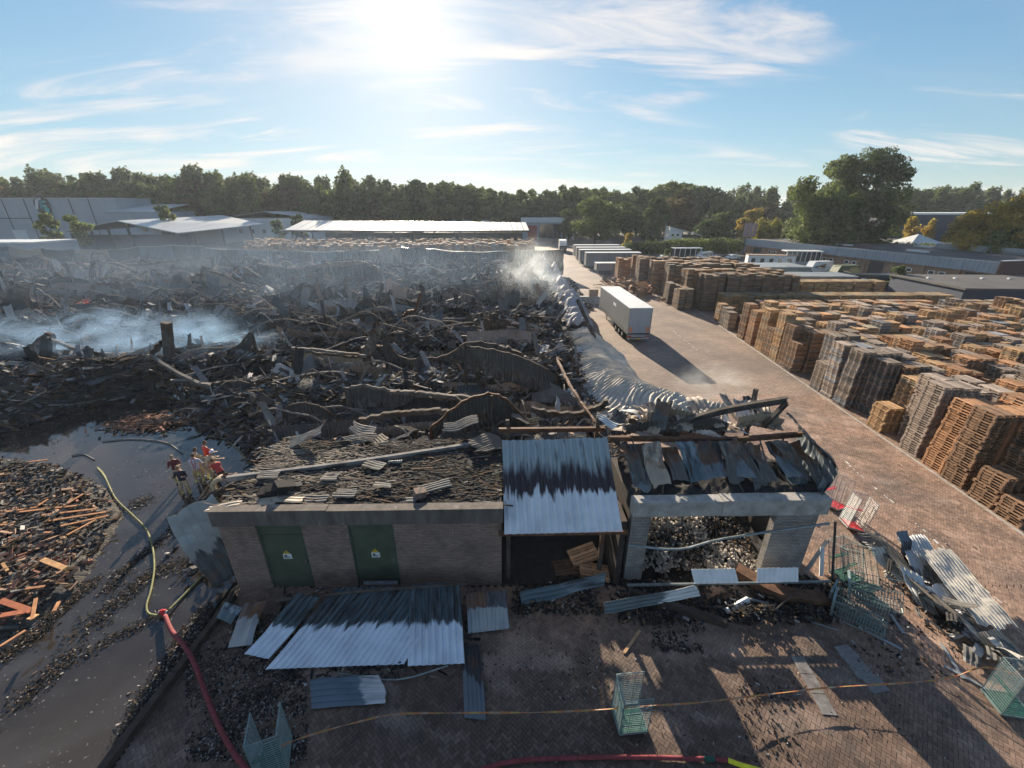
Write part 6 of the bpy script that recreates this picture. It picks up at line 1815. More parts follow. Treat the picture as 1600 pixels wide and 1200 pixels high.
fallen('long_sheet', 'sheet_dark', 'long ribbed sheet, dark at one end and white at the other, lying across the rubble', (g3(945, 960, .15), g3(944, 942, .5), g3(1092, 925, .4)), pitch=.16, amp=.035, nv=20, curl=.15, crump=.05, seed=50, tear=.12, detailed=True)
o = bpy.data.objects['long_sheet']; o.data.materials.clear(); o.data.materials.append(sheet_mat('sheet_half', (.13, .16, .17), (.62, .62, .60), (.5, .5, .48), .58, .25))
bpy.data.objects['flat_sheet'].data.materials.clear()
bpy.data.objects['flat_sheet'].data.materials.append(sheet_mat('sheet_half_blue', (.13, .18, .22), (.60, .60, .58), (.42, .42, .42), .66, .25))
box_beam('charred_beam', [g3(985, 925, .35), g3(1060, 950, .25), g3(1135, 975, .1)], .3, .2, 'wood_dark', 'broad charred beam sloping down through the rubble')
box_beam('charred_beam', [g3(1150, 890, .4), g3(1215, 925, .3), g3(1290, 938, .2)], .35, .5, 'steel_rust', 'rusty flat plate lying among the rubble before the workshop')
tag(Mass().tube([g3(1135, 955, .12), g3(1168, 937, .16)], .12, 8).build('white_pipe', MATS['white_paint']), 'short thick white pipe lying in the rubble', 'pipe')
tag(Mass().tube(bez([g3(1168, 935, .15), g3(1205, 945, .2), g3(1215, 955, .1)], 8), .05, 6).build('bent_conduit', MATS['galv_dull']), 'bent grey conduit beside the white pipe', 'pipe')
tag(Mass().tube(bez([g3(1205, 945, .1), g3(1240, 962, .05), g3(1310, 985, .03)], 8), .02, 5).build('loose_cable', MATS['galv_dull']), 'thin loose cable trailing away from the bent conduit', 'cable')
tag(Mass().tube(bez([g3(530, 1052, .04), g3(620, 1062, .06), g3(700, 1040, .3)], 8), .025, 5).build('thin_rod', MATS['galv_dull']), 'thin bright rod under the fallen roof sheets', 'rod')
for q, (pa, pb, lb) in enumerate(((((1030, 905), (1045, 960)), 0, 'thin dark stake standing in the rubble'), (((1255, 915), (1180, 980)), 0, 'slanting thin rod in front of the gutter rail'))):
    p0, p1 = pa
    tag(Mass().tube([g3(*p0, .6), g3(*p1, .03)], .02, 5).build('thin_stake', MATS['steel_burnt']), lb, 'stake')
# charcoal and rubble between the building and the fallen sheets
m_ = Mass()
def patch_boxes(px0, px1, py0, py1, n, sl, sw, light, brown, seed, hmax=.25, dark=(.012, .06)):
    r = np.random.default_rng(seed)
    px = r.uniform(px0, px1, n); py = r.uniform(py0, py1, n)
    P = np.array([site(a, b_) for a, b_ in zip(px, py)])
    d = fnoise(P[:, 0] * 1.1, P[:, 1] * 1.1, seed, 3); k = r.uniform(.25, .75, n) < d; P = P[k]; d = d[k]; m = len(P)
    z = np.clip((d - .35), 0, 1) * hmax * 2 * r.uniform(0, 1, m) + .015
    m_.boxes(np.stack([P[:, 0], P[:, 1], z], 1), np.stack([r.uniform(*sl, m), r.uniform(*sw, m), r.uniform(.005, .02, m)], 1), rand_rots(m, .5), char_cols(m, light, brown, dark))
patch_boxes(965, 1310, 900, 975, 3600, (.02, .16), (.015, .05), .07, .16, 1, .5)
patch_boxes(800, 980, 905, 960, 900, (.02, .15), (.01, .04), .05, .1, 2, .25)
patch_boxes(1020, 1100, 940, 1020, 1300, (.01, .07), (.01, .03), .05, .15, 3, .12)
patch_boxes(290, 480, 960, 1190, 7500, (.006, .035), (.005, .018), .16, .12, 4, .05)
patch_boxes(300, 480, 980, 1180, 160, (.03, .10), (.01, .04), .14, .12, 44, .08)
patch_boxes(440, 760, 920, 1060, 900, (.02, .2), (.01, .04), .08, .1, 5, .12)
patch_boxes(740, 960, 960, 1100, 260, (.01, .05), (.008, .02), .35, .1, 6, .03)
patch_boxes(760, 1500, 1000, 1195, 420, (.008, .035), (.006, .015), .4, .1, 7, .02)
patch_boxes(1330, 1500, 900, 1060, 350, (.01, .07), (.01, .04), .25, .2, 8, .1)
patch_boxes(1150, 1250, 1060, 1195, 260, (.01, .06), (.01, .02), .08, .2, 9, .05)
patch_boxes(950, 1590, 600, 860, 160, (.01, .05), (.01, .03), .5, .3, 10, .02)
kind(m_.build('yard_rubble', MATS['shard']), 'stuff')
# trail of worn concrete tiles, and the patched concrete strip
t = empty('tile_path', 'slanting path of broken grey concrete tiles on the paving', 'paving tiles', (*site(1350, 1045), 0))
A_, B_ = np.array(site(1312, 1010)), np.array(site(1378, 1082)); dv = (B_ - A_)
for k in range(7):
    c = A_ + dv * (k + .5) / 7 - np.array(t.location[:2])
    o = Mass().box((0, 0, .02), (.62 * random.uniform(.85, 1.05), .235, .03), (random.uniform(-.03, .03), 0, 0)).build('tile', MATS['tile_grey'], t, loc=(c[0] + random.uniform(-.05, .05), c[1], 0), e=(0, 0, math.atan2(dv[1], dv[0]) + PI / 2 + random.uniform(-.06, .06)))
b = Mass()
P0, P1 = np.array(site(1245, 1025)), np.array(site(1297, 1118)); d = P1 - P0; L = np.linalg.norm(d); a = math.atan2(d[1], d[0])
for k in range(3): b.box((*(P0 + d * (k + .5) / 3), .012), (L / 3 - .02, .42, .014), (0, 0, a))
kind(b.build('concrete_patch_path', MATS['tile_grey']), 'structure')

# white and scorched cladding heap on the right, lying towards the road
heapd = [((1395, 835), (1440, 830), (1445, 925), .9, .3, 'sheet_pale', 'upright white sheet at the crest of the cladding heap', .25),
 ((1425, 850), (1478, 850), (1535, 1000), 1.0, .25, 'clad_white', 'longest white ribbed sheet running down the cladding heap', .12),
 ((1405, 880), (1435, 895), (1437, 950), .9, .35, 'sheet_pale', 'short white ribbed sheet hanging off the heap', .1),
 ((1340, 815), (1392, 850), (1460, 960), 1.0, .3, 'sheet_char', 'black scorched sheet under the white ones', .3),
 ((1352, 850), (1385, 850), (1430, 925), .9, .3, 'clad_white', 'curled pale strip beside the black scorched sheet', .4),
 ((1430, 915), (1470, 905), (1520, 1005), .7, .15, 'sheet_pale', 'white sheet with a notched edge low in the heap', .25),
 ((1520, 985), (1560, 975), (1590, 1060), .5, .2, 'sheet_bone', 'dull ribbed sheet at the foot of the heap', .2),
 ((1545, 985), (1575, 1000), (1600, 1040), .4, .1, 'sheet_teal', 'small bluish sheet at the shadow edge', .3),
 ((1400, 828), (1418, 826), (1405, 870), 1.4, .7, 'sheet_dark', 'dark twisted sheet stub standing on the heap', .4),
 ((1455, 900), (1490, 905), (1492, 925), .5, .3, 'sheet_grey', 'small grey flap sticking out toward the road', .3),
 ((1475, 940), (1500, 960), (1560, 1035), .6, .1, 'sheet_pale', 'slim white sheet slanting to the cage trolley', .2),
 ((1440, 960), (1462, 975), (1500, 1010), .3, .05, 'sheet_char', 'black torn strip along the heap edge', .2)]
for q, (a, b_, c, z0, z1, mm, lb, cu) in enumerate(heapd):
    fallen('heaped_sheet', mm, lb, (g3(*a, z0), g3(*b_, z0 * .9), g3(*c, z1)), pitch=.16, amp=.035, nv=20, curl=cu, crump=.11, seed=60 + q, tear=.18, tear0=.12, detailed=q < 7)
m_ = Mass(); r_ = np.random.default_rng(17)
A_ = np.array(site(1365, 850)); B_ = np.array(site(1555, 1030))
for k in range(60):
    u = r_.random(); p = A_ + (B_ - A_) * u + r_.normal(0, .35, 2)
    w, L = r_.uniform(.15, .45), r_.uniform(.6, 1.7)
    V, Q, st = sheet(w, L, .12, .025, 9, .9, .08, 800 + k, .4, .3)
    g = r_.choice([.03, .06, .15, .35, .5, .5])
    m_.add(V @ rot((r_.uniform(-.5, .5), r_.uniform(-.5, .5), -.75 + PI + r_.normal(0, .5))).T + np.array([p[0], p[1], r_.uniform(.05, .75) * (1 - u * .6)]), Q, np.array([1, .97, .92]) * g, st)
kind(m_.build('torn_cladding_debris', MATS['shard']), 'stuff')
for q, (pa, pb, lb) in enumerate((((1470, 1005), (1505, 1060), 'upper white lath lying on the sunlit paving'), ((1475, 1040), (1540, 1075), 'lower white lath near the cage trolley'), ((1352, 985), (1410, 1015), 'long bluish lath lying beside the heaped cages'), ((1392, 960), (1412, 990), 'short bluish lath next to the long one'), ((1000, 985), (975, 1020), 'thin split lath in the first sunlit strip'))):
    tag(Mass().sweep([g3(*pa, .04), g3(*pb, .03)], [(-.05, -.012), (.05, -.012), (.05, .012), (-.05, .012)]).build('lath', MATS['sheet_grey' if q < 4 else 'wood_raw']), lb, 'lath')
tag(Mass().sweep([g3(1292, 845, 1.2), g3(1258, 895, .1)], [(-.07, -.04), (.07, -.04), (.07, .04), (-.07, .04)]).build('leaning_plank', MATS['concrete_pale']), 'grey plank leaning against the end of the burnt workshop', 'plank')
tag(Mass().sweep([g3(1285, 855, 1.0), g3(1283, 900, .1)], [(-.07, -.03), (.07, -.03), (.07, .03), (-.07, .03)]).build('leaning_plank', MATS['white_paint']), 'white board standing by the leaning grey plank', 'plank')

# ------------------------------------------------------------------ cage trolleys
mat('wire_teal', (.20, .27, .27), .5, .3)
mat('plastic_green', (.01, .075, .05), .5, var=.2, scale=4)
mat('plastic_red', (.55, .025, .03), .45, var=.15, scale=4)
def cage(label, loc, e, wire='galv', base='plastic_green', H=1.65, W_=.72, D=.82, group=None, shelf=True, name='cage_trolley', slope=0.0):
    t = empty(name, label, 'cage trolley', loc, 0, group); t.rotation_euler = e
    r = .014
    B3('base', base, t, -W_ / 2, W_ / 2, -D / 2, D / 2, .14, .18)
    B3('base_rim', wire, t, -W_ / 2 - .02, -W_ / 2 - .002, -D / 2, D / 2, .12, .2)
    B3('base_rim', wire, t, W_ / 2 + .002, W_ / 2 + .02, -D / 2, D / 2, .12, .2)
    B3('base_rim', wire, t, -W_ / 2, W_ / 2, D / 2 + .002, D / 2 + .02, .12, .2)
    B3('base_rim', wire, t, -W_ / 2, W_ / 2, -D / 2 - .02, -D / 2 - .002, .12, .2)
    for sx in (-1, 1):
        f = Mass(); x = sx * W_ / 2
        f.tube([(x, -D / 2, .15), (x, -D / 2, H), (x, D / 2, H), (x, D / 2, .15)], r * 1.2, 5)
        fr = f.build('side_frame', MATS[wire], t)
        w = Mass()
        for k in range(16): w.tube([(x, -D / 2, .28 + k * (H - .36) / 15), (x, D / 2, .28 + k * (H - .36) / 15)], r * .55, 4)
        for k in (-.18, .18): w.tube([(x, k, .2), (x, k, H)], r * .6, 4)
        kind(w.build('wire_grid', MATS[wire], fr), 'stuff')
    f = Mass(); f.tube([(-W_ / 2, D / 2, H), (W_ / 2, D / 2, H)], r * 1.2, 5); fr = f.build('back_frame', MATS[wire], t)
    w = Mass()
    for k in range(16): w.tube([(-W_ / 2, D / 2, .28 + k * (H - .36) / 15), (W_ / 2, D / 2, .28 + k * (H - .36) / 15)], r * .55, 4)
    for k in (-.2, 0, .2): w.tube([(k, D / 2, .2), (k, D / 2, H)], r * .55, 4)
    kind(w.build('wire_grid', MATS[wire], fr), 'stuff')
    if shelf:
        s = Mass(); s.bx(-W_ / 2, W_ / 2, D / 2 - .14, D / 2 - .02, H * .52, H * .535); s.build('label_plate', MATS[base], t)
    for sx in (-1, 1):
        for sy in (-1, 1):
            x, y = sx * (W_ / 2 - .07), sy * (D / 2 - .09)
            Mass().tube([(x - .02, y, .055), (x + .02, y, .055)], .055, 8).build('caster', MATS['rubber'], t)
    return t
x, y = site(432, 1188); c1 = cage('green cage trolley with an open wire front standing by the red hose', (x, y, 0), (0, 0, R(200)), 'wire_teal')
x, y = site(982, 1128); c2 = cage('green cage trolley standing alone in the middle of the paved yard', (x, y, 0), (0, 0, R(95)), 'wire_teal')
x, y = site(1570, 1105); c3 = cage('cage trolley with green base under orange tape at the heap', (x, y, 0), (0, 0, R(80)), 'wire_teal')
cg = 'cage trolleys knocked together beside the workshop'
x, y = site(1302, 792); cage('silver cage trolley with a red base, farthest of the knocked together cages', (x, y, 0), (R(-4), R(3), R(20)), 'galv', 'plastic_red', group=cg)
x, y = site(1325, 825); cage('silver cage trolley with a red base leaning on the farthest one', (x + .1, y, 0.02), (R(-8), R(10), R(-15)), 'galv', 'plastic_red', group=cg)
x, y = site(1322, 905); cage('green cage trolley leaning against the pole at the workshop corner', (x, y, .0), (R(-14), R(-6), R(12)), 'wire_teal', group=cg)
x, y = site(1348, 925); cage('green cage trolley tipped against the one at the pole', (x, y, .1), (R(-26), R(4), R(22)), 'wire_teal', group=cg)
x, y = site(1362, 985); cage('overturned green cage trolley with its wires up, next to the bluish lath', (x - 1.0, y + .95, .42), (R(-84), R(6), R(-133)), 'wire_teal', group=cg)
x, y = site(1380, 975); cage('overturned green cage trolley nested on its neighbour', (x - .75, y + 1.2, .62), (R(-76), R(-4), R(-126)), 'wire_teal', group=cg)
x, y = site(1330, 960); cage('overturned green cage trolley deepest in the rubble shade', (x - .5, y + .7, .40), (R(-86), R(8), R(-140)), 'wire_teal', group=cg)

# ------------------------------------------------------------------ barrier tape and hoses
mat('tape_orange', (.42, .15, .05), .5, var=.1); mat('tape_white', (.36, .24, .15), .5); mat('tape_yellow', (.38, .22, .06), .5)
def tape(label, pts, n, seed):
    P = bez(pts, n * 2 + 1)
    t = empty('barrier_tape', label, 'tape', tuple(P[0]))
    o = P[0]; m3 = [Mass(), Mass(), Mass()]
    r = random.Random(seed)
    for k in range(len(P) - 1):
        a, b_ = P[k] - o, P[k + 1] - o
        tw = math.sin(k * .35 + seed) * .9; hgt = .018
        off0 = np.array([0, math.cos(tw) * hgt, math.sin(tw) * hgt + .01])
        V = [a - off0, b_ - off0, b_ + off0, a + off0]
        m3[[0, 1, 0, 2][(k // 2) % 4]].hexa([v for v in V] + [v + np.array([0, .002, .002]) for v in V])
    for q, (mm, nm_) in enumerate((('tape_orange', 'orange_band'), ('tape_white', 'white_band'), ('tape_yellow', 'yellow_band'))):
        kind(m3[q].build(nm_, MATS[mm], t), 'stuff')
tape('orange and white barrier tape sagging between the two lone cage trolleys', [g3(438, 1166, 1.0), g3(480, 1150, .72), g3(560, 1128, .42), g3(620, 1116, .30), g3(720, 1114, .30), g3(850, 1113, .45), g3(950, 1108, .70), g3(1006, 1103, .80)], 60, 1)
tape('orange barrier tape drooping from the middle trolley toward the tape trolley at the heap', [g3(1006, 1103, .80), g3(1090, 1098, .5), g3(1200, 1085, .32), g3(1300, 1074, .32), g3(1400, 1068, .45), g3(1480, 1060, .7), g3(1538, 1043, 1.1), g3(1600, 1058, 1.3)], 60, 4)
mat('hose_yellow', (.20, .20, .09), .85, var=.4, scale=6); mat('hose_red', (.20, .035, .04), .85, var=.35, scale=6); mat('hose_dark', (.12, .13, .13), .6, var=.2)
def hose(label, pts, r, m, name='fire_hose', n=60):
    return tag(Mass().tube(bez(pts, n), r, 8).build(name, MATS[m], smooth=True), label, 'hose')
zh = .05
hose('yellow green hose snaking over the flooded yard to the red coupling', [g3(153, 732, zh), g3(165, 748, zh), g3(180, 778, zh), g3(205, 803, zh), g3(226, 824, zh), g3(237, 850, zh), g3(241, 885, zh), g3(236, 920, zh), g3(229, 945, zh), g3(232, 958, zh), g3(248, 962, .12)], .036, 'hose_yellow')
hose('short yellow hose running from the red coupling to the building corner', [g3(262, 955, .12), g3(285, 932, zh), g3(310, 906, zh), g3(330, 886, zh)], .04, 'hose_yellow', n=20)
hose('thick red hose curving from the coupling over the timber edging', [g3(258, 962, .15), g3(268, 985, .25), g3(290, 1012, .45), g3(303, 1035, .42), g3(318, 1075, .2), g3(335, 1118, .09), g3(358, 1165, .09), g3(395, 1215, .09)], .07, 'hose_red')
hose('dark red hose lying across the lower edge of the yard', [g3(730, 1210, .08), g3(800, 1190, .08), g3(900, 1184, .08), g3(1000, 1183, .08), g3(1100, 1186, .08)], .06, 'hose_red')
tag(Mass().tube([g3(1100, 1186, .08), g3(1116, 1186, .08)], .07, 8).build('hose_coupling', MATS['plastic_green']), 'green coupling at the end of the dark red hose', 'coupling')
hose('dark red hose continuing beyond the green coupling', [g3(1116, 1186, .08), g3(1150, 1190, .07), g3(1190, 1205, .07)], .055, 'hose_red', n=12)
mat('vivid_yellow', (.75, .72, .03), .5)
tag(Mass().tube(bez([g3(1138, 1188, .25), g3(1160, 1196, .3), g3(1196, 1206, .3)], 10), .06, 8).build('yellow_lance', MATS['vivid_yellow']), 'bright yellow lance end beside the green coupling', 'lance')
cp = empty('red_coupling', 'red divider coupling joining the yellow hoses to the red hose', 'coupling', g3(256, 960, .02))
Mass().tube([(-.1, 0, .1), (.1, .02, .1)], [.10, .10], 8).build('body', MATS['plastic_red'], cp); Mass().tube([(0, 0, .1), (.0, 0, .24)], .05, 8).build('valve', MATS['plastic_red'], cp)
for s_ in (-1, 1): Mass().tube([(s_ * .1, 0, .1), (s_ * .16, .0, .1)], .07, 8).build('collar', MATS['galv'], cp)
for q, (pts, lb) in enumerate((([(112, 712), (130, 710), (147, 718)], 'short dark hose end surfacing beyond the yellow hose'), ([(160, 690), (200, 686), (240, 688), (265, 694), (284, 708)], 'dark hose curving through the water toward the crew'), ([(322, 681), (345, 684), (370, 700), (390, 724)], 'pale hose curving behind the crew to the roof edge'), ([(186, 666), (190, 672), (190, 680)], 'small pale hose loop in the middle of the water'), ([(152, 730), (160, 738), (166, 748)], 'pale hose piece before the yellow hose'))):
    hose(lb, [g3(*p, .03) for p in pts], .035, 'hose_dark' if q < 2 else 'hose_yellow', n=20)

# ------------------------------------------------------------------ heap of timber in the flooded yard
cx, cy = site(62, 855)
hp = np.random.default_rng(44)
def hpile(x, y):
    n = fnoise(x * .35, y * .35, 61, 3)
    px = 800 + 650 * x / (y * CP + 14 * SP)
    right = np.interp(y, [9.5, 10.5, 12, 14.5, 16.7, 18.5, 20.3, 21.5], [-18.4, -17.6, -17.3, -18.3, -19.3, -21.8, -26, -30]) 
    e = np.clip((right - x) / 1.6, 0, 1) * np.clip((y - 9.5) / 1.2, 0, 1) * np.clip((21.6 - y) / 1.5, 0, 1)
    return e * (.15 + .75 * n)
xg = np.arange(-34, -13.4, .25); yg = np.arange(8.5, 22.4, .25); X, Y = np.meshgrid(xg, yg)
Z = hpile(X, Y) - .06 + .08 * vnoise(X * 3, Y * 3, 5) * (hpile(X, Y) > .02); nX = len(xg)
i, j = np.meshgrid(np.arange(len(yg) - 1), np.arange(nX - 1), indexing='ij'); a = i * nX + j
kind(Mass().add(np.stack([X, Y, Z], -1), np.stack([a, a + 1, a + nX + 1, a + nX], -1)).build('timber_mound', MATS['ash'], smooth=True), 'structure')
n_ = 9000; x = hp.uniform(-32, -14, n_); y = hp.uniform(9.4, 21.6, n_); h = hpile(x, y); k = h > hp.uniform(.0, .35, n_); x, y, h = x[k], y[k], h[k]; n_ = len(x)
u = hp.uniform(0, 1, n_); br = np.clip((fnoise(x * .5, y * .7, 71, 3) - .38) * 5, .1, 1)
wood = hp.uniform(.16, .5, n_)[:, None] * np.array([1, .66, .46]); red = hp.uniform(.22, .42, n_)[:, None] * np.array([1, .48, .34]); dk = char_cols(n_, .03, .3)
redz = ((y < 13.5) & (x < -18)).astype(float)
c = np.where((u < .50 * br)[:, None], np.where((hp.uniform(0, 1, n_) < .1 + .4 * redz)[:, None], red, wood), dk)
kind(Mass().boxes(np.stack([x, y, h + hp.uniform(-.02, .14, n_)], 1), np.stack([hp.uniform(.06, .26, n_), hp.uniform(.03, .075, n_), hp.uniform(.008, .03, n_)], 1), rand_rots(n_, .45), c).build('timber_litter', MATS['shard']), 'stuff')
# long boards one can pick out
PL = [((65, 805), (150, 795)), ((70, 815), (165, 800)), ((95, 822), (168, 806)), ((30, 800), (120, 790)), ((100, 790), (130, 772)), ((60, 790), (75, 780)), ((38, 832), (80, 832)), ((66, 874), (102, 888)), ((4, 880), (12, 892)), ((0, 938), (50, 955)), ((0, 962), (42, 955)), ((50, 968), (56, 935)), ((84, 955), (92, 940)), ((45, 968), (58, 960)), ((0, 1010), (40, 985)), ((40, 920), (70, 916)), ((10, 800), (60, 792)), ((20, 725), (75, 718)), ((0, 820), (22, 820)), ((105, 836), (150, 812))]
WD = ['orange', 'long orange', 'bright orange', 'pale orange', 'short slanting', 'small tilted', 'flat lone', 'wide pale', 'stubby white', 'broad red', 'second broad red', 'upright standing', 'split pale', 'squarish cream', 'thin dark edged', 'short brown', 'faded', 'thin straw coloured', 'half buried', 'outermost orange']
for q, (a, b_) in enumerate(PL):
    A_, B_ = np.array(g3(*a, .75 if a[1] > 770 else .2)), np.array(g3(*b_, .7 if a[1] > 770 else .2))
    w = .10 if q not in (7, 9, 10, 13) else .2
    col = (.95, .72, .6) if q not in (9, 10) else (.85, .42, .34)
    if q in (7, 8, 13): col = (1.2, 1.1, .9)
    tag(Mass().sweep([A_, B_], [(-w / 2, -.02), (w / 2, -.02), (w / 2, .02), (-w / 2, .02)], col=col).build('loose_board', MATS['wood_raw']), WD[q] + ' board lying on the timber heap in the flooded yard', 'board')
# silt and char banks drifting in the water
m_ = Mass()
def bank(pts, wid, n, seed, light=.14, sz=(.008, .055)):
    n = int(n * .75); light *= .5; r = np.random.default_rng(seed); P = bez([(*site(*p), 0) for p in pts], 40); u = r.uniform(0, len(P) - 1.01, n); i = u.astype(int)
    Q = P[i] + (P[i + 1] - P[i]) * (u - i)[:, None]; Q[:, :2] += r.normal(0, wid, (n, 2)) * (.3 + fnoise(Q[:, 0] * .9, Q[:, 1] * .9, seed, 2))[:, None] * 1.3
    Q = Q[Q[:, 0] < -11.15]; n = len(Q)
    c = char_cols(n, light, .2, (.012, .04))
    m_.boxes(np.stack([Q[:, 0], Q[:, 1], r.uniform(-.01, .04, n)], 1), np.stack([r.uniform(*sz, n), r.uniform(.006, .022, n), r.uniform(.003, .010, n)], 1), rand_rots(n, .3), c)
bank([(325, 775), (285, 810), (245, 850), (200, 885), (165, 925)], .16, 1500, 1)
bank([(335, 870), (290, 880), (240, 895), (190, 935), (130, 985)], .22, 1900, 2)
bank([(150, 905), (100, 950), (40, 1000), (0, 1030)], .2, 1700, 3)
bank([(120, 1010), (80, 1050), (30, 1100)], .2, 500, 4)
bank([(250, 960), (190, 990), (120, 1030)], .15, 400, 5)
bank([(320, 950), (290, 1000), (255, 1060), (215, 1130), (190, 1190)], .20, 5200, 6, .25)
bank([(225, 780), (215, 790)], .22, 350, 7); bank([(200, 660), (225, 650), (190, 668)], .5, 900, 8)
bank([(215, 668), (240, 655), (260, 660)], .6, 900, 9, .3); bank([(345, 790), (330, 800), (350, 830)], .25, 900, 10)
bank([(60, 690), (90, 692)], .2, 90, 11); bank([(0, 700), (160, 640), (330, 690), (200, 760)], 1.5, 900, 12, .5, (.01, .025))
kind(m_.build('floating_litter', MATS['shard']), 'stuff')
x, y = site(240, 662); m_ = Mass(); r_ = np.random.default_rng(2); n_ = 420
m_.boxes(np.stack([x + r_.normal(0, 1.3, n_), y + r_.normal(0, .6, n_), r_.uniform(0, .3, n_)], 1), np.stack([r_.uniform(.06, .3, n_), r_.uniform(.03, .07, n_), r_.uniform(.008, .03, n_)], 1), rand_rots(n_, .4), r_.uniform(.1, .45, n_)[:, None] * np.array([1, .55, .38]))
kind(m_.build('wood_litter_island', MATS['shard']), 'stuff')
# burnt bits at the corner by the crew
m_ = Mass(); n_ = 900; r_ = np.random.default_rng(6)
x = r_.normal(-12.6, .9, n_); y = r_.normal(15.8, 1.2, n_)
m_.boxes(np.stack([x, y, np.clip(.7 - .3 * np.abs(x + 12), 0, 1) * r_.uniform(.2, 1, n_)], 1), np.stack([r_.uniform(.03, .3, n_), r_.uniform(.02, .1, n_), r_.uniform(.01, .05, n_)], 1), rand_rots(n_, .7), char_cols(n_, .1, .3))
kind(m_.build('corner_rubble', MATS['shard']), 'stuff')
box_beam('corner_beam', [g3(262, 815, .1), (*site(330, 775, .6), .6), (*site(385, 748, 1.2), 1.2)], .28, .2, 'wood_dark', 'charred beam slanting out of the corner rubble at the crew')
tag(Mass().tube([g3(352, 808, .5), g3(366, 800, .7)], .22, 8).build('charred_drum', MATS['steel_burnt']), 'squat charred drum at the corner of the brick building', 'drum')
# ================================================================== THE FIRE CREW
mat('skin', (.42, .24, .17), .6, var=.05); mat('hair_brown', (.10, .06, .035), .8); mat('hair_blond', (.30, .22, .12), .8)
mat('turnout_tan', (.46, .36, .23), .85, var=.15, scale=8); mat('tshirt_navy', (.03, .03, .05), .8); mat('jacket_maroon', (.13, .025, .035), .8)
mat('shirt_pale', (.55, .55, .60), .8); mat('jacket_red', (.45, .05, .04), .75); mat('reflective', (.62, .70, .22), .5); mat('boot_black', (.015, .015, .015), .5); mat('helmet_white', (.75, .72, .78), .35); mat('trousers_dark', (.025, .025, .035), .8); mat('brace_red', (.4, .04, .05), .7)
def skin_mesh(verts, edges, radii, root=0, sub=2):
    me = bpy.data.meshes.new('skin_tmp'); me.from_pydata(verts, edges, []); o = bpy.data.objects.new('skin_tmp', me); COL.objects.link(o)
    md = o.modifiers.new('s', 'SKIN'); md.use_smooth_shade = True
    for i, r in enumerate(radii):
        r = r if hasattr(r, '__len__') else (r, r)
        me.skin_vertices[0].data[i].radius = r; me.skin_vertices[0].data[i].use_root = (i == root)
    ss = o.modifiers.new('b', 'SUBSURF'); ss.levels = sub; ss.render_levels = sub
    dg = bpy.context.evaluated_depsgraph_get(); ev = o.evaluated_get(dg)
    out = bpy.data.meshes.new_from_object(ev, depsgraph=dg)
    bpy.data.objects.remove(o); return out
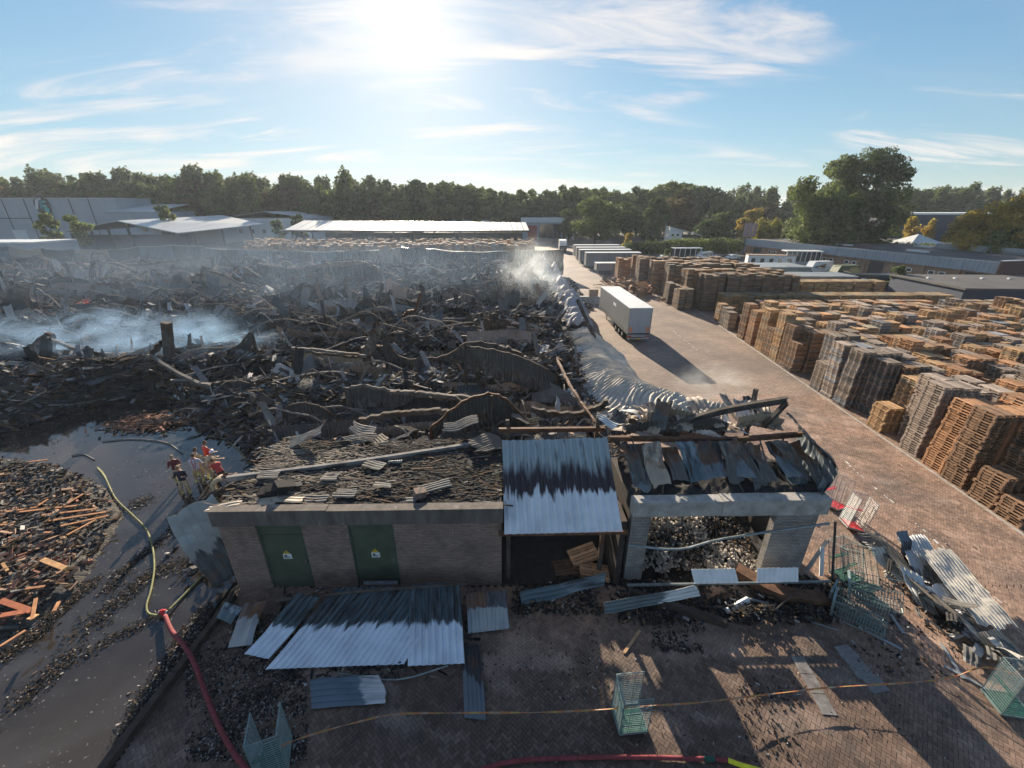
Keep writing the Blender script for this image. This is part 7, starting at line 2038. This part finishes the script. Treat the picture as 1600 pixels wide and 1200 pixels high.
def person(label, loc, yaw, top, trousers, hair='hair_brown', lean=0.0, arms=((.25, .0, .9), (.25, .0, .9)), stance=.16, helmet=False, knee=0.0, braces=False, H=1.95, stripes=True, sleeve='long', head_turn=0.0):
    """arms: (outward, forward swing of the upper arm, elbow bend) for each side"""
    s = H / 1.84
    t = empty('person', label, 'person', loc, yaw); t.scale = (s, s, s)
    hip = np.array([0, 0, .95 - knee * .25]); cl, sl = math.cos(lean), math.sin(lean)
    fwd = lambda d, h: hip + np.array([0, sl * h + cl * d * 0 - d * 0, cl * h]) + np.array([0, cl * d, -sl * d])
    chest, neck = fwd(0, .32), fwd(0, .56); head0 = fwd(.02, .66); head1 = fwd(.05, .80)
    V = [tuple(hip), tuple(fwd(0, .16)), tuple(chest), tuple(fwd(0, .48)), tuple(neck), tuple(head0)]
    Rr_ = [(.155, .12), (.145, .11), (.175, .125), (.15, .10), (.062, .062), (.06, .06)]
    E = [(0, 1), (1, 2), (2, 3), (3, 4), (4, 5)]
    hands = []
    for sd, (o_, sw, el) in zip((-1, 1), arms):
        sh = fwd(0, .49) + np.array([sd * .19, 0, 0])
        dirv = np.array([sd * math.sin(o_), math.sin(sw) * math.cos(o_), -math.cos(sw) * math.cos(o_)])
        elb = sh + dirv * .29
        fa_ = sw + el
        d2 = np.array([sd * math.sin(o_ * .2) - sd * .15 * min(1, el), math.sin(fa_), -math.cos(fa_)]); d2 /= np.linalg.norm(d2)
        wr = elb + d2 * .25
        n0 = len(V); V += [tuple(sh), tuple(elb), tuple(wr)]; Rr_ += [(.068, .068), (.05, .05), (.036, .036)]; E += [(3, n0), (n0, n0 + 1), (n0 + 1, n0 + 2)]
        hands.append((wr, d2, sd))
    for sd in (-1, 1):
        hj = hip + np.array([sd * .095, 0, -.05]); kn = np.array([sd * (.1 + stance * .5), .05 + knee * .22, .5 - knee * .06]); an = np.array([sd * stance, -.03, .10]); ft = np.array([sd * (stance + .03), .13, .045])
        n0 = len(V); V += [tuple(hj), tuple(kn), tuple(an), tuple(ft)]; Rr_ += [(.105, .11), (.078, .08), (.062, .066), (.05, .045)]; E += [(0, n0), (n0, n0 + 1), (n0 + 1, n0 + 2), (n0 + 2, n0 + 3)]
    me = skin_mesh(V, E, Rr_)
    # neck and head: ellipsoid mapped on a lattice with nose, brow and chin
    co = np.zeros(len(me.vertices) * 3, np.float32); me.vertices.foreach_get('co', co); co = co.reshape(-1, 3)
    for m in (trousers, top, 'skin', 'boot_black', 'reflective'): me.materials.append(MATS[m])
    n_up = np.array([0, sl, cl])
    for p in me.polygons:
        c = np.array(p.center); hgt = float(np.dot(c - hip, n_up))
        mi = 0
        if c[2] < .14: mi = 3
        elif stripes and .22 < c[2] < .32: mi = 4
        elif hgt > .02: mi = 1
        if hgt > .555: mi = 2
        for wr, d2, sd in hands:
            lim = .06 if sleeve == 'long' else .24
            if np.linalg.norm(c - wr) < lim and abs(c[0]) > .1: mi = 2
        p.material_index = mi
    me.name = 'body'
    body = put('body', me, t)
    nu, nv_ = 14, 12
    Vh, Qh = [], []
    ax = fwd(.04, .75)
    for i in range(nv_ + 1):
        ph = PI * i / nv_ - PI / 2
        for j in range(nu):
            th = 2 * PI * j / nu
            x, y, z = math.cos(ph) * math.cos(th), math.cos(ph) * math.sin(th), math.sin(ph)
            r = np.array([.076 * x * (1 - .18 * max(0, -z)), .098 * y + (.018 if (j in (3, 4) and 5 <= i <= 6) else 0) - (.008 if (j in (2, 5) and i == 7) else 0), .122 * z])
            Vh.append(r)
    for i in range(nv_):
        for j in range(nu): Qh.append((i * nu + j, i * nu + (j + 1) % nu, (i + 1) * nu + (j + 1) % nu, (i + 1) * nu + j))
    Rh = rot((-lean * .8, 0, head_turn))
    hb = Mass().add(np.array(Vh) @ Rh.T + ax, Qh)
    hd = hb.build('head', MATS['skin'], t, smooth=True)
    for sd in (-1, 1):
        Mass().box(np.array([sd * .079, -.005, 0]) @ Rh.T + ax, (.016, .035, .055)).build('ear', MATS['skin'], hd)
        Mass().box(np.array([sd * .03, .092, .022]) @ Rh.T + ax, (.022, .01, .012)).build('eye', MATS['trousers_dark'], hd)
    Mass().box(np.array([0, .088, -.055]) @ Rh.T + ax, (.04, .012, .01)).build('mouth', MATS['brace_red'], hd)
    hv = [v * np.array([1.08, 1.06, 1.06]) for v in Vh]
    Qk = [q for q in Qh if (np.mean([hv[k][2] for k in q]) > .045 or (np.mean([hv[k][1] for k in q]) < -.02 and np.mean([hv[k][2] for k in q]) > -.06))]
    if helmet:
        hv = [v * np.array([1.25, 1.3, 1.22]) + np.array([0, 0, .01]) for v in Vh]; Qk = [q for q in Qh if np.mean([hv[k][2] for k in q]) > .02]
    Mass().add(np.array(hv) @ Rh.T + ax, Qk).build('helmet' if helmet else 'hair', MATS['helmet_white' if helmet else hair], t, smooth=True)
    for wr, d2, sd in hands:
        side = np.cross(d2, (0, 0, 1.0)); side /= np.linalg.norm(side) + 1e-6; nn = np.cross(side, d2)
        hm = Mass(); Bm = np.stack([side, nn, d2], 1)
        hm.box(wr + d2 * .06, (.08, .03, .09), Bm)
        for k, L in enumerate((.06, .072, .068, .052)):
            base = wr + d2 * .10 + side * (-.03 + .02 * k)
            hm.tube([base, base + d2 * L * .55, base + d2 * L * .9 - nn * .02], [.0095, .009, .007], 5, up=tuple(nn))
        b0 = wr + d2 * .04 + side * .042
        hm.tube([b0, b0 + side * .025 + d2 * .03, b0 + side * .028 + d2 * .055], [.011, .010, .008], 5, up=tuple(nn))
        hm.build('hand', MATS['skin'], t)
    if braces:
        for sd in (-1, 1):
            Mass().sweep(bez([fwd(.14, .05) + (sd * .09, 0, 0), fwd(.145, .32) + (sd * .1, 0, 0), fwd(.08, .53) + (sd * .09, 0, 0), fwd(-.10, .5) + (sd * .08, 0, 0), fwd(-.13, .3) + (sd * .05, 0, 0), fwd(-.13, .05) + (sd * .03, 0, 0)], 14), [(-.018, -.004), (.018, -.004), (.018, .004), (-.018, .004)]).build('brace', MATS['brace_red'], t)
    return t
def at_feet(px, py, z=0.0):
    x, y = site(px, py, z); return (x, y, z)
person('firefighter in navy and maroon shirt with arms crossed, standing apart in the water', at_feet(284, 757), R(-150), 'jacket_maroon', 'turnout_tan', 'hair_blond', .02, ((.2, .15, 1.9), (.2, .15, 1.9)), .13)
person('firefighter in navy and maroon shirt with folded arms, lowest of the crew', at_feet(294, 775), R(190), 'tshirt_navy', 'turnout_tan', 'hair_blond', .0, ((.3, .1, 2.0), (.3, .1, 2.0)), .15)
person('firefighter in pale t-shirt with red braces and tan trousers, seen from behind', at_feet(315, 757), R(20), 'shirt_pale', 'turnout_tan', 'hair_brown', .12, ((.25, .4, .9), (.2, .3, .8)), .14, braces=True, sleeve='short')
person('firefighter in full tan suit standing behind the pale shirted one', at_feet(316, 747), R(-10), 'turnout_tan', 'turnout_tan', 'hair_brown', .1, ((.2, .5, .7), (.2, .5, .7)), .13)
person('firefighter with a white helmet bending forward in a tan jacket', at_feet(330, 752), R(-25), 'turnout_tan', 'turnout_tan', 'hair_brown', .55, ((.15, .9, .3), (.15, .9, .3)), .14, helmet=True, knee=.2)
person('firefighter with red and black jacket standing farthest back in the group', at_feet(331, 735), R(-30), 'jacket_red', 'turnout_tan', 'hair_brown', .05, ((.2, .3, .9), (.2, .3, .9)), .14)
person('firefighter in red jacket and dark trousers bending down at the rubble corner', at_feet(352, 760), R(60), 'jacket_red', 'trousers_dark', 'hair_brown', .75, ((.2, 1.2, .2), (.2, 1.1, .3)), .18, knee=.3, stripes=False)
person('crouching firefighter in tan suit at the charred beam, bent low', at_feet(338, 779), R(-60), 'turnout_tan', 'turnout_tan', 'hair_brown', 1.0, ((.2, 1.3, .2), (.2, 1.3, .2)), .2, knee=.5)

# ================================================================== SMOKE AND HAZE
def smoke(name, c, r, dens, scale, label, seed=0, col=(.72, .80, .92), thr=(.42, .72), yaw=0.0, power=1.0, tilt=0.0):
    V = BOXV * np.array(r)
    o = Mass().add(V, BOXF).build(name, None, None, False, c, (0, tilt, yaw))
    m = bpy.data.materials.new(name); m.use_nodes = True; n, l = m.node_tree.nodes, m.node_tree.links; n.clear()
    out = n.new('ShaderNodeOutputMaterial'); v = n.new('ShaderNodeVolumePrincipled'); l.new(v.outputs[0], out.inputs['Volume'])
    v.inputs['Color'].default_value = (*col, 1); v.inputs['Anisotropy'].default_value = .35
    t = n.new('ShaderNodeTexCoord'); 
    mp = n.new('ShaderNodeMapping'); mp.inputs['Scale'].default_value = [1 / q for q in r]; l.new(t.outputs['Object'], mp.inputs[0])
    ln = n.new('ShaderNodeVectorMath'); ln.operation = 'LENGTH'; l.new(mp.outputs[0], ln.inputs[0])
    fall = n.new('ShaderNodeMapRange'); fall.interpolation_type = 'SMOOTHSTEP'; fall.inputs['From Min'].default_value = 1.0; fall.inputs['From Max'].default_value = .25; l.new(ln.outputs['Value'], fall.inputs['Value'])
    mp2 = n.new('ShaderNodeMapping'); mp2.inputs['Location'].default_value = (seed * 3.7, seed, 0); mp2.inputs['Scale'].default_value = (1, 1, 1.6); l.new(t.outputs['Object'], mp2.inputs[0])
    nz = n.new('ShaderNodeTexNoise'); nz.inputs['Scale'].default_value = scale; nz.inputs['Detail'].default_value = 4; nz.inputs['Distortion'].default_value = 1.2; l.new(mp2.outputs[0], nz.inputs['Vector'])
    r_ = n.new('ShaderNodeMapRange'); r_.inputs['From Min'].default_value = thr[0]; r_.inputs['From Max'].default_value = thr[1]; l.new(nz.outputs[0], r_.inputs['Value'])
    a = n.new('ShaderNodeMath'); a.operation = 'MULTIPLY'; l.new(fall.outputs[0], a.inputs[0]); l.new(r_.outputs[0], a.inputs[1])
    b = n.new('ShaderNodeMath'); b.operation = 'MULTIPLY'; b.inputs[1].default_value = dens; l.new(a.outputs[0], b.inputs[0]); l.new(b.outputs[0], v.inputs['Density'])
    o.data.materials.append(m); kind(o, 'stuff'); tag(o, label, 'smoke')
    return o
x, y = site(170, 550, 1.5); smoke('smoke', (x, y + 1, 2.6), (20, 7, 3.2), .20, .30, 'blue smoke spreading low over the pooled water in the ash field', 1, (.42, .66, 1.0), (.46, .72))
x, y = site(345, 540, 1.5); smoke('smoke_wisp', (x, y, 2.4), (5, 3, 2.2), .35, .5, 'small blue smoke wisp beyond the thick black post', 2, (.42, .68, 1.0))
x, y = site(838, 470, 2); smoke('white_smoke', (x - .5, y + 4, 5.0), (6, 12, 6), .10, .3, 'dense pale smoke rising around the far crumpled cladding', 3, (.80, .88, .95), (.40, .68))
x, y = site(700, 470, 2); smoke('drifting_smoke', (x - 30, y + 8, 4.5), (75, 36, 9), .0048, .07, 'thin grey smoke drifting over the back of the ash field', 4, (.50, .70, 1.0), (.30, .65))
x, y = site(1115, 610, 1); smoke('thin_smoke', (x, y, 1.5), (3.8, 3.0, 1.9), .22, .55, 'thin white smoke drifting over the road behind the workshop roof', 5, (.92, .94, .95), (.40, .70))
x, y = site(492, 628, 1); smoke('smoke_puff', (x, y, 2.0), (1.4, 1.0, 1.1), .9, 1.1, 'small white smoke puff rising from the dark rubble', 6, (.95, .95, .93), (.38, .6))

hz = Mass().add(BOXV * np.array([3100, 2900, 22.5]) + np.array([0, 0, 0]), BOXF).build('haze', None, None, False, (0, 1250, 20.5))
m = bpy.data.materials.new('haze'); m.use_nodes = True; n, l = m.node_tree.nodes, m.node_tree.links; n.clear()
out = n.new('ShaderNodeOutputMaterial'); v = n.new('ShaderNodeVolumePrincipled'); l.new(v.outputs[0], out.inputs['Volume'])
v.inputs['Color'].default_value = (.80, .89, 1.0, 1); v.inputs['Density'].default_value = .00022; v.inputs['Anisotropy'].default_value = .2
hz.data.materials.append(m); kind(hz, 'stuff')
